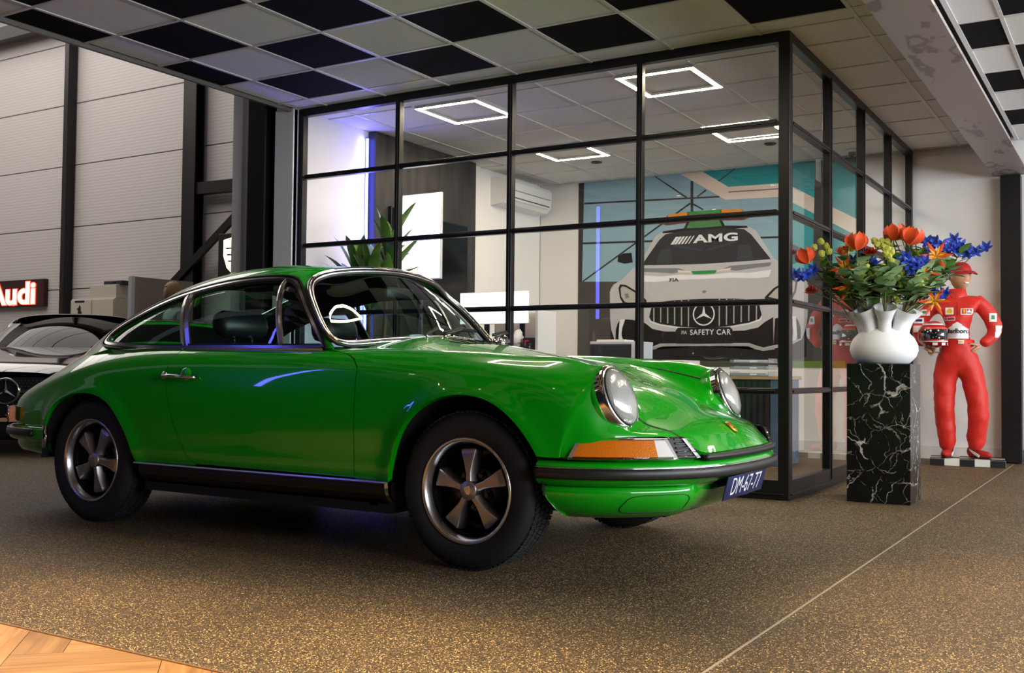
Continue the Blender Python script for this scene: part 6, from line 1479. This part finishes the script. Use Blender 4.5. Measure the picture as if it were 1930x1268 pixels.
    for s in (-1, 1):
        bm = bmesh.new(); add_sphere(bm, Mf @ Vector((s*.036, -.079, .008)), .011, 1.1, .5, .6, 8); e = obj('eye', bm, mat('eye_white', (.6, .6, .58), .3), t)
        bm = bmesh.new(); add_sphere(bm, Mf @ Vector((s*.036+.002, -.0845, .008)), .0048, 1, .5, 1, 8); obj('iris', bm, mat('iris_dark', (.03, .025, .02), .3), e)
        obj('eyebrow', sweep([Mf @ Vector((s*.018, -.094, .026)), Mf @ Vector((s*.038, -.090, .030)), Mf @ Vector((s*.056, -.076, .024))], circ(.0035, 5), (0, -1, .2)), mat('brow_brown', (.10, .05, .025), .7), t)
    obj('teeth', sweep([Mf @ Vector((-.026, -.0865, -.052)), Mf @ Vector((-.012, -.0955, -.058)), Mf @ Vector((.012, -.0955, -.058)), Mf @ Vector((.026, -.0865, -.052))], circ(.0062, 6, .7, 1), (0, 0, 1), False, [.4, 1, 1, .4]), mat('teeth_white', (.85, .84, .82), .3), t)
    bm = bmesh.new(); bmesh.ops.create_uvsphere(bm, u_segments=20, v_segments=14, radius=1); bmesh.ops.delete(bm, geom=[v for v in bm.verts if v.co.z < -.25 or (v.co.y < -.25 and v.co.z < .55)], context='VERTS')
    bm.transform(Mf @ Matrix.Diagonal((.086, .104, .122, 1)) @ Matrix.Translation((0, .06, .04))); obj('hair', bm, mat('hair_brown', (.07, .04, .02), .7), t)
    # collar, belt, zip, cuffs
    obj('collar', lathe([(.085, -.055), (.080, -.01), (.070, .045), (.064, .047), (.066, 0), (.070, -.05)], 28, Matrix.Translation((DX, -.005, 1.435+zb)) @ Matrix.Diagonal((1, .92, 1, 1))), red, t)
    def surf_patch(nm, cx, cz, w_, h_, m, par, off=.004, shape=None, n=8, y0=-.5):
        """flat patch pressed on the front of the suit"""
        dg_me = bodyo.data; bmx = bmesh.new(); bmx.from_mesh(dg_me); tree = BVH.FromBMesh(bmx); bmx.free(); bm = bmesh.new(); g = {}
        for i in range(n+1):
            for j in range(n+1):
                x = DX+cx+(i/n-.5)*w_; z = cz+(j/n-.5)*h_
                h = tree.ray_cast(Vector((x, y0, z)), Vector((0, 1, 0)))
                if h[0] is not None: g[i, j] = bm.verts.new(h[0]+Vector((0, -off, 0)))
        for i in range(n):
            for j in range(n):
                if all(k in g for k in ((i, j), (i+1, j), (i+1, j+1), (i, j+1))):
                    if shape is None or shape((i+.5)/n, (j+.5)/n): bm.faces.new([g[k] for k in ((i, j), (i+1, j), (i+1, j+1), (i, j+1))])
        return obj(nm, bm, m, par)
    from mathutils.bvhtree import BVHTree as BVH
    Z = zb
    obj('belt', lathe([(.140, -.028), (.146, 0), (.140, .028)], 32, Matrix.Translation((-.005+DX, 0, 1.005+Z)) @ Matrix.Diagonal((1, .80, 1, 1))), red, t)
    chev = surf_patch('chest_field', .0, 1.115+Z, .24, .150, wht, t, .005, lambda a, b: b < .42+.56*(1-abs(a-.5)*2) and (b > .10 or abs(a-.5) < .36), 24)
    def txt(s, size, x, z, m, par, xs=1., off=.010, hw=None):
        """lettering wrapped onto the chest"""
        me = text_mesh(s, size, .0006, 0, 1., offset=.0012, xscale=xs); bmx = bmesh.new(); bmx.from_mesh(bodyo.data); tree = BVH.FromBMesh(bmx); bmx.free()
        for v in me.vertices:
            X, Zv = DX+x+v.co.x, z+v.co.y; h = tree.ray_cast(Vector((X, -.5, Zv)), Vector((0, 1, 0))); yy = h[0].y if h[0] is not None else -.10
            v.co = (X, yy-off-v.co.z, Zv)
        return obj('patch_lettering', me, m, par, False)
    txt('Marlboro', .056, .0, 1.105+Z, blk, chev, .92)
    p = surf_patch('sponsor_patch', -.062, 1.282+Z, .066, .062, wht, t, .005, None, 8); surf_patch('shell_emblem', -.062, 1.284+Z, .046, .042, ylw, p, .008, lambda a, b: (a-.5)**2+((b-.40)/1.15)**2 < .235 or (b < .2 and abs(a-.5) < .22), 14)
    p = surf_patch('sponsor_patch', .078, 1.275+Z, .100, .055, wht, t, .005, None, 8); surf_patch('shield_emblem', .056, 1.276+Z, .034, .042, mat('racing_red'), p, .008, None, 6); surf_patch('shield_yellow', .056, 1.278+Z, .018, .030, ylw, p, .0105, lambda a, b: abs(a-.5) < .5-max(0, .5-b)*.8, 8)
    surf_patch('chevron_emblem', .098, 1.280+Z, .036, .034, mat('racing_red'), p, .008, lambda a, b: b > .98-abs(a-.5)*1.6 or b > .9, 10); txt('Marlboro', .010, .098, 1.262+Z, blk, p, .9, .009)
    p = surf_patch('sponsor_patch', -.060, 1.214+Z, .086, .032, wht, t, .005, None, 8); surf_patch('patch_field', -.060, 1.214+Z, .076, .022, mat('patch_maroon', (.35, .03, .03), .5), p, .0075, None, 6)
    p = surf_patch('sponsor_patch', .030, 1.012+Z, .046, .032, wht, t, .014, None, 6); surf_patch('patch_field', .030, 1.012+Z, .032, .018, mat('patch_lime', (.50, .50, .02), .5), p, .018, None, 6)
    p = surf_patch('collar_patch', .030, 1.420+Z, .034, .028, wht, t, .012, None, 6)
    # sleeve patches
    for (x, z, w_, h_, m) in ((-.265, 1.275, .085, .055, wht), (-.315, 1.205, .085, .05, wht), (-.325, 1.13, .075, .06, wht), (.285, 1.225, .06, .075, wht), (.335, 1.125, .06, .06, wht), (.325, 1.075, .05, .05, wht)):
        surf_patch('sleeve_patch', x, z+Z, w_, h_, m, t, .004, None, 8)
    surf_patch('sleeve_emblem', -.262, 1.278+Z, .045, .022, grn_, t, .008, None, 5); surf_patch('sleeve_emblem', .288, 1.228+Z, .025, .035, grn_, t, .008, None, 5); surf_patch('sleeve_emblem', -.315, 1.207+Z, .055, .020, mat('patch_navy', (.02, .03, .12), .5), t, .008, None, 5)
    obj('zip', sweep([(DX, -.128, 1.36+Z), (DX, -.135, 1.24+Z), (DX, -.128, 1.20+Z)], rect(.006, .004), (0, -1, 0)), mat('zip_dark', (.16, .01, .01), .5), t, False)
    # helmet held at the hip
    ht = thing('racing_helmet', 'red and white racing helmet with dark visor held by the driver figure', 'helmet', (.54-.242, 3.52-.235, 1.065+Z), .13+.55)
    shell = bmesh.new(); bmesh.ops.create_uvsphere(shell, u_segments=36, v_segments=26, radius=1)
    for v in shell.verts:
        x, y, z = v.co
        if z < -.45: v.co.z = -.45-(abs(z)-.45)*.75
        if y < 0 and z < -.1: v.co.y *= 1+.22*min(1, (-z-.1)/.35)
        v.co.x *= .118; v.co.y *= .142; v.co.z *= .128
    bmesh.ops.delete(shell, geom=[v for v in shell.verts if v.co.z < -.112], context='VERTS')
    so = obj('shell', shell, mat('helmet_red', (.50, .016, .012), .12, 0, .5, .8), ht)
    def band(z0, z1, a0, a1, m, nm, off=1.02, n=24):
        bm = bmesh.new(); rows = []
        for i in range(n+1):
            a = a0+(a1-a0)*i/n; rg = []
            for z in np.linspace(z0, z1, 6):
                zz = z/.128; r = math.sqrt(max(0, 1-zz*zz)) if zz > -.45 else math.sqrt(max(0, 1-.45**2))
                y = math.sin(a)*r; f = 1+.22*min(1, max(0, (-zz-.1)/.35)) if y < 0 else 1
                rg.append(bm.verts.new((math.cos(a)*r*.118*off, y*.142*f*off, z*(off if z > 0 else 1))))
            rows.append(rg)
        for A, B in zip(rows[:-1], rows[1:]):
            for j in range(5): bm.faces.new((A[j], A[j+1], B[j+1], B[j]))
        bmesh.ops.recalc_face_normals(bm, faces=bm.faces); return obj(nm, bm, m, ht)
    band(-.035, .048, -PI/2-1.45, -PI/2+1.45, mat('visor_dark', (.006, .006, .008), .06, 0, .5, 1.0), 'visor', 1.025); band(.050, .066, -PI/2-1.2, -PI/2+1.2, mat('helmet_pink', (.62, .10, .09), .3), 'visor_strip', 1.03); band(.088, .100, -PI/2-1.9, -PI/2+1.9, wht, 'helmet_stripe', 1.015); band(-.058, -.050, -PI/2-1.6, -PI/2+1.6, wht, 'helmet_stripe', 1.015)
    for a in (-PI/2-.55, -PI/2+.1, -PI/2+.75): band(-.088, -.066, a-.17, a+.17, wht, 'helmet_patch', 1.02, 6)
    bm = bmesh.new(); add_sweep(bm, [(-.04, -.03, -.105), (-.03, -.06, -.145), (.03, -.06, -.148), (.05, -.03, -.105)], rect(.012, .003), (0, -1, 0)); obj('chin_strap', bm, blk, ht, False)
build_driver()

def build_visitor():
    """person in a pale shirt behind the green car, seen over its roof and through its windows"""
    skin = mat('visitor_skin', (.48, .25, .16), .55); shirt = mat('pale_shirt', (.62, .66, .62), .8); add_noise_bump(shirt, 14, .4, .02, 3); trs = mat('dark_trousers', (.02, .022, .03), .8)
    t = thing('person', 'fair-haired person in a pale loose shirt standing behind the green car', 'person', (-7.16, 1.42, 0), -.35)
    J = lambda x, y, z, r: (x, y, z, r)
    hip = J(0, 0, .92, (.15, .12))
    ch1 = [[hip, J(0, 0, 1.05, (.145, .11)), J(0, .0, 1.25, (.165, .115)), J(0, -.01, 1.38, (.13, .09)), J(0, -.02, 1.45, .055)],
           [J(0, -.01, 1.38, (.13, .09)), J(-.17, 0, 1.36, .068), J(-.22, .0, 1.20, .062), J(-.24, -.03, 1.08, .055)], [J(0, -.01, 1.38, (.13, .09)), J(.17, 0, 1.36, .068), J(.22, 0, 1.20, .062), J(.235, -.05, 1.08, .055)]]
    low = [[J(0, 0, .95, (.14, .115)), J(-.085, 0, .82, .10), J(-.09, -.01, .50, .078), J(-.09, .01, .10, .052)], [J(0, 0, .95, (.14, .115)), J(.085, 0, .82, .10), J(.09, -.01, .50, .078), J(.09, .01, .10, .052)]]
    parts = [(skin_mesh(ch1, 'shirt', 2), 0), (skin_mesh(low, 'trousers', 2), 2)]
    for s in (-1, 1):
        parts.append((skin_mesh([[J(s*.238, -.04, 1.10, .042), J(s*.235, -.12, .98, .036), J(s*.22, -.20, .93, .028)]], 'forearm', 2), 1))
        p, f = hand_chains((s*.22, -.20, .93), (-s*.2, -.85, -.3), (0, .2, -1), (-s*.9, -.2, .2), .6)
        parts.append((skin_mesh([p], 'palm', 1), 1))
        for c in f: parts.append((skin_mesh([c], 'finger', 1), 1))
        bm = bmesh.new(); add_sphere(bm, (s*.09, -.06, .04), .06, .8, 2.1, .65, 12); me = bpy.data.meshes.new('shoe'); bm.to_mesh(me); bm.free(); parts.append((me, 2))
    parts += [(skin_mesh([[J(0, -.015, 1.42, .05), J(0, -.03, 1.52, .05)]], 'neck', 2), 1), (head_mesh((0, -.045, 1.585), -.9, .235), 1)]
    obj('body', set_mats(join_meshes(parts, 'body'), [shirt, skin, trs]), None, t)
    Mf = Matrix.Translation((0, -.045, 1.585)) @ Matrix.Rotation(-.9, 4, 'Z'); bm = bmesh.new(); bmesh.ops.create_uvsphere(bm, u_segments=28, v_segments=20, radius=1); bmesh.ops.delete(bm, geom=[v for v in bm.verts if v.co.z < -.45 or (v.co.y < -.35 and v.co.z < .5)], context='VERTS')
    rg = random.Random(2)
    for v in bm.verts: v.co *= 1+.05*rg.uniform(-1, 1)
    bm.transform(Mf @ Matrix.Diagonal((.094, .112, .132, 1)) @ Matrix.Translation((0, .08, .02))); obj('hair', bm, mat('fair_hair', (.36, .22, .09), .65), t)
build_visitor()
# ------------------------------------------------------------------ black coupe behind the green car
def build_black_car():
    paint = mat('black_paint', (.006, .006, .007), .10, 0, .5, 1.0, .02); blk = mat('black_trim'); chrome = mat('chrome'); gl = thin_glass('coupe_glass', (.10, .09, .08), .55); rub = mat('tyre_rubber'); inn = mat('car_inner_black')
    root = thing('coupe', 'glossy black coupe with round star badge in its grille at the left edge', 'car', (-6.86, -.70, 0), math.atan2(-.77, .63))
    # frame: x forward (nose at x = 0), y left, z up
    ST = [(0.0, [(.0,.60,.25),(.01,.66,.40),(.02,.66,.55),(.0,.60,.64),(.03,.42,.70),(.05,.2,.725),(.055,0,.73)]), (-.12, [(-.10,.76,.22),(-.08,.84,.40),(-.08,.85,.56),(-.09,.78,.68),(-.09,.52,.755),(-.08,.25,.785),(-.08,0,.79)]), (-.45, sect(-.45, [(.82,.20),(.90,.40),(.905,.60),(.86,.75),(.62,.835),(.3,.865),(0,.87)])), (-.95, sect(-.95, [(.84,.20),(.91,.40),(.92,.64),(.885,.82),(.66,.905),(.32,.93),(0,.935)])), (-1.45, sect(-1.45, [(.84,.20),(.91,.40),(.925,.66),(.90,.87),(.72,.955),(.35,.985),(0,.99)])), (-2.4, sect(-2.4, [(.84,.20),(.91,.40),(.925,.66),(.90,.90),(.72,.955),(.35,.985),(0,.99)])), (-3.5, sect(-3.5, [(.84,.20),(.92,.40),(.94,.66),(.91,.88),(.72,.96),(.35,1.0),(0,1.01)])), (-4.2, sect(-4.2, [(.80,.22),(.88,.40),(.90,.66),(.86,.86),(.66,.96),(.35,1.0),(0,1.01)])), (-4.6, sect(-4.6, [(.70,.26),(.78,.40),(.79,.62),(.74,.80),(.58,.92),(.3,.97),(0,.98)]))]
    S = Surf([s for _, s in ST], [-u for u, _ in ST])
    vc = S.vc; full = np.array([(0, v) for v in np.linspace(0, 2*vc, 40)]+[(u, 2*vc) for u in np.linspace(.1, 4.6, 40)]+[(4.6, v) for v in np.linspace(2*vc, 0, 40)][1:]+[(u, 0) for u in np.linspace(4.5, .1, 40)])
    patch_obj('body_shell', patch(S, full, step=.06, lip=0), paint, root)
    CB = [(1.2, [(-1.55,.78,.93),(-1.85,.70,1.12),(-2.10,.60,1.27),(-2.15,.45,1.315),(-2.10,.22,1.335),(-2.08,0,1.34)]), (2.3, sect(-2.3, [(.83,.93),(.78,1.10),(.66,1.27),(.48,1.335),(.24,1.362),(0,1.368)])), (3.0, sect(-3.0, [(.83,.93),(.76,1.08),(.64,1.22),(.46,1.29),(.24,1.325),(0,1.335)])), (3.7, sect(-3.7, [(.78,.93),(.68,1.02),(.58,1.09),(.42,1.14),(.22,1.17),(0,1.18)])), (4.2, sect(-4.2, [(.66,.90),(.58,.94),(.48,.97),(.36,.99),(.2,1.01),(0,1.015)]))]
    C2 = Surf([s for _, s in CB], [u for u, _ in CB]); v2 = C2.vc
    ro = np.array([(1.2, v) for v in np.linspace(0, 2*v2, 40)]+[(4.2, v) for v in np.linspace(2*v2, 0, 40)])
    sw = np.array([(1.45, C2.V[0]+.04), (3.4, C2.V[0]+.03), (3.3, C2.V[1]+.02), (2.9, C2.V[2]-.02), (1.7, C2.V[2]-.02)]); sl = sw.copy(); sl[:, 1] = 2*v2-sl[:, 1]
    patch_obj('roof_shell', patch(C2, ro, [resample(sw, .1), resample(sl, .1)], step=.05, lip=0), paint, root)
    sides('side_window', patch(C2, resample(sw, .1), step=.08, lip=0, off=-.004), gl, root)
    fr = C2(np.full(31, 1.2), np.linspace(0, 2*v2, 31)); fr[:, 1] *= -1; vs = []; fs = []
    for i in range(13):
        t = i/12
        for j in range(25):
            s = j/24*2-1; pr = np.array([np.interp(t, np.linspace(0, 1, 9), fr[:9, c]) for c in range(3)]); y = s*abs(pr[1]); bx = -1.55+.28*(1-abs(s)**2); bz = .925+.04*(1-s*s); tx = -2.15+.07*(1-s*s); tz = 1.30+.04*(1-s*s)
            x = bx+(tx-bx)*t; z = bz+(tz-bz)*t; e = abs(s)**5; x = x*(1-e)+pr[0]*e; z = z*(1-e)+pr[2]*e; bul = .04*math.sin(PI*t)*(1-s*s); vs.append((x+bul, y, z+bul))
    for i in range(12):
        for j in range(24): a = i*25+j; fs.append((a, a+1, a+26, a+25))
    obj('windscreen', pymesh(vs, fs), gl, root); obj('cabin_floor', box((-2.5, 0, .60), (2.4, 1.5, .5)), inn, root, False); obj('wiper_cowl', box((-1.40, 0, .955), (.18, 1.2, .03), bev=.01), blk, root, False)
    # grille with dots and round star badge
    gr = obj('grille', sweep([(.055, -.52, .55), (.075, -.25, .55), (.08, 0, .55), (.075, .25, .55), (.055, .52, .55)], rect(.02, .26), (0, 0, 1)), blk, root, False)
    for r in range(9):
        for k in range(-15, 16):
            if abs(k) < 3 and abs(r-4) < 4: continue
            y = k*.032+(.016 if r % 2 else 0); x = .092-.035*(y/.52)**2
            bm = box((x, y, .445+.026*r), (.004, .014, .008)); o_ = obj('grille_pin', bm, chrome, gr, False)
    st = obj('star_badge', lathe([(.118, 0), (.122, .012), (.112, .022), (.100, .012), (.102, 0)], 40, Matrix.Translation((.095, 0, .555)) @ Matrix.Rotation(PI/2, 4, 'Y')), mat('chrome'), root)
    for k in range(3):
        a = PI/2+k*2*PI/3; tip = Vector((.108, .104*math.cos(a), .555+.104*math.sin(a))); l = Vector((.104, .018*math.cos(a+PI/3), .555+.018*math.sin(a+PI/3))); r = Vector((.104, .018*math.cos(a-PI/3), .555+.018*math.sin(a-PI/3))); c = Vector((.120, 0, .555)); obj('star_point', pymesh([tip, l, c, r], [(0, 1, 2), (0, 2, 3)]), mat('chrome'), st, False)
    for s in (-1, 1):
        obj('grille_blade', box((.098, s*.30, .555), (.014, .36, .022), bev=.004), chrome, root, False)
        bm = bmesh.new(); add_sphere(bm, (-.16, s*.70, .62), .13, .9, .9, .45, 16); obj('headlamp', bm, mat('headlamp_dark', (.10, .10, .11), .08, .3, .5, 1), root)
        bm = bmesh.new(); add_sphere(bm, (-1.72, s*1.0, 1.03), .11, .55, 1.0, .72, 16); mr = obj('door_mirror', bm, paint, root); obj('mirror_arm', bar((-1.72, s*.86, .97), (-1.72, s*.95, 1.0), .06, .03), blk, mr, False)
    pl = obj('front_plate', box((.115, 0, .375), (.012, .56, .11), bev=.003), mat('tv_bezel'), root, False); tm = text_mesh('T CAR', .042, .0004, 0, 1.15, offset=.001, xscale=1.3); tm.transform(Matrix.Translation((.1225, .135, .392)) @ Matrix.Rotation(PI/2, 4, 'Z') @ Matrix.Rotation(PI/2, 4, 'X')); obj('plate_lettering', tm, mat('plate_white'), pl, False); obj('plate_red_line', box((.1222, .13, .345), (.002, .24, .018)), mat('label_red'), pl, False)
    obj('front_skirt', box((.03, 0, .20), (.10, 1.30, .16), bev=.03), blk, root)
    for x, s in ((-.85, 1), (-.85, -1), (-3.65, 1), (-3.65, -1)):
        M = Matrix.Translation((x, s*.86, .335)) @ Matrix.Rotation(-s*PI/2, 4, 'X'); w_ = obj('wheel', lathe([(.22, .0), (.245, .01), (.32, .0), (.335, -.04), (.335, -.19), (.31, -.22), (.2, -.22)], 40, M), rub, root)
        bm = bmesh.new(); add_lathe(bm, [(.235, -.005), (.225, .004), (.215, -.02), (.20, -.05)], 32, M)
        for k in range(10): a = 2*PI*k/10; add_bar(bm, M @ Vector((.03*math.cos(a), .03*math.sin(a), -.01)), M @ Vector((.22*math.cos(a), .22*math.sin(a), -.012)), .022, .02, M.to_3x3() @ Vector((0, 0, 1)))
        obj('rim', bm, mat('rim_black'), w_)
build_black_car()
# ------------------------------------------------------------------ neon sign, partitions, crest sign
t = thing('neon_sign', 'dark rectangular sign with glowing red Audi lettering on the hall wall', 'sign', (-14.2, 4.16, 1.985))
obj('sign_box', box((0, 0, 0), (1.56, .08, .445), bev=.006), mat('sign_maroon', (.030, .006, .006), .4), t, False)
neon = mat('neon_red', (1, .1, .05), .4, emit=(1.0, .06, .03), estr=4); neonw = mat('neon_core', (1, .7, .55), .4, emit=(1.0, .55, .40), estr=3)
for off, dz, m, nm in ((.026, .004, neon, 'glowing_outline'), (.012, .010, neonw, 'glowing_letters')):
    tm = text_mesh('Audi', .50, .003, 0, 1.0, offset=off, xscale=1.35); tm.transform(Matrix.Translation((-.06, -.042-dz, -.02)) @ Matrix.Rotation(PI/2, 4, 'X')); obj(nm, tm, m, t, False)
crm = mat('cabinet_cream', (.60, .55, .45), .5)
t = thing('storage_cabinet', 'cream storage cabinet with small black horse print by the hall wall', 'cabinet', (-11.55, 3.85, 0)); obj('carcass', box((0, 0, .90), (1.0, .40, 1.80), bev=.005), crm, t, False); obj('door', box((-.25, -.21, .90), (.48, .02, 1.76), bev=.003), crm, t, False); obj('door', box((.25, -.21, .90), (.48, .02, 1.76), bev=.003), crm, t, False); obj('upper_box', box((.20, 0, 1.90), (.60, .36, .20), bev=.004), crm, t, False)
obj('printed_horse', prism([(-.05, -.09), (-.02, -.05), (-.03, .0), (-.06, .03), (-.02, .05), (0, .09), (.03, .06), (.03, .0), (.06, -.03), (.03, -.05), (.02, -.09), (0, -.05)], Matrix.Translation((-.28, -.222, 1.62)) @ Matrix.Rotation(PI/2, 4, 'X'), .001), mat('print_black'), t, False); obj('printed_arc', box((-.28, -.2215, 1.76), (.22, .002, .03)), mat('print_black'), t, False)
t = thing('tool_case', 'flat dark case lying on top of the cream cabinet', 'case', (-11.2, 3.85, 2.0)); obj('case_body', box((0, 0, .03), (.42, .25, .06), bev=.008), anth, t, False); obj('case_handle', box((0, -.135, .03), (.12, .02, .02), bev=.004), fr, t, False)
t = thing('partition_screen', 'tall beige office partition with white edge behind the green car', 'partition', (-8.5, 2.75, 0)); obj('panel', box((0, -.37, .935), (.05, .90, 1.87), bev=.003), mat('partition_beige', (.36, .30, .235), .6), t, False); obj('edge_strip', box((.0, -.845, .935), (.062, .05, 1.874), bev=.003), wht, t, False); obj('foot_plate', box((0, -.4, .012), (.36, .05, .024)), fr, t, False)
t = thing('crest_sign', 'black lightbox with a glowing gold crest half hidden by the white board', 'sign', (-8.92, 3.93, 2.34)); obj('lightbox', box((0, 0, 0), (.50, .10, .62), bev=.005), fr, t, False)
obj('lit_crest', prism([(-.17, .22), (0, .25), (.17, .22), (.17, .0), (.10, -.17), (0, -.25), (-.10, -.17), (-.17, 0)], Matrix.Translation((.03, -.052, 0)) @ Matrix.Rotation(PI/2, 4, 'X'), .004), mat('crest_lit', (1, .8, .4), .4, emit=(1, .78, .36), estr=5), t, False)
for k in range(3): obj('crest_bar', box((.03, -.058, .10-.09*k), (.24-.04*k, .004, .022)), mat('crest_dark', (.12, .03, .01), .5), t, False)
# blue light strip on a slim column at the ceiling edge, left of the viewer (it mirrors in the glass and the car door)
struct('trim_30', box((-4.16, -5.55, CZ/2), (.10, .10, CZ)), steel_black)
t = thing('blue_light_strip', 'tall blue LED light strip on a black column left of the viewer', 'light strip', (-4.10, -5.50, 0)); obj('led_line', box((0, 0, 2.18), (.035, .03, 1.44)), bl, t, False); obj('strip_channel', box((-.012, -.012, 2.18), (.05, .03, 1.46)), mat('strip_channel'), t, False)
# ------------------------------------------------------------------ showroom ceiling lights around the viewer
led_frame(-1.084, -2.318, 'square warm LED frame light in the chequered ceiling above the green car', 30)
led_frame(1.46, -1.418, 'square warm LED frame light in the right-hand chequered ceiling', 30)
led_frame(2.06, 1.282, 'added out-of-view LED frame light in the right-hand ceiling brightening the back wall', 30)  # added out of view to brighten the back wall and driver figure
def spot_lamp(x, y, label, power, ang=75):
    t = thing('ceiling_spot', label, 'light', (x, y, CZ-.004), 0, 'recessed spot lights in the chequered ceiling')
    obj('rim', lathe([(.050, 0), (.050, -.006), (.038, -.008), (.034, 0)], 24), fr, t); obj('lamp_face', lathe([(.034, -.003), (0, -.003)], 24), mat('spot_lit', (1, .9, .7), .4, emit=(1, .85, .6), estr=30), t)
    ld = bpy.data.lights.new('spot', 'SPOT'); ld.energy = power*1.35; ld.color = (1, .73, .43); ld.spot_size = math.radians(ang); ld.spot_blend = .6; ld.shadow_soft_size = .035
    o = bpy.data.objects.new('spot_beam', ld); link(o); o.location = (x, y, CZ-.03)
for (x, y, p, lb) in ((-2.9, -5.26, 330, 'round spot light in the ceiling left of the viewer'), (-2.9, -6.46, 300, 'round spot light in the ceiling left behind the viewer'), (-1.7, -5.1, 330, 'round spot light in the ceiling before the rear wheel'), (-.5, -5.0, 420, 'round spot light in the ceiling before the car door'), (.7, -4.9, 460, 'round spot light in the ceiling before the front wheel'), (1.9, -4.5, 420, 'round spot light in the ceiling right of the floor seam'), (2.2, -2.6, 300, 'round spot light in the right-hand chequered ceiling')):
    spot_lamp(x, y, lb, p, 62)
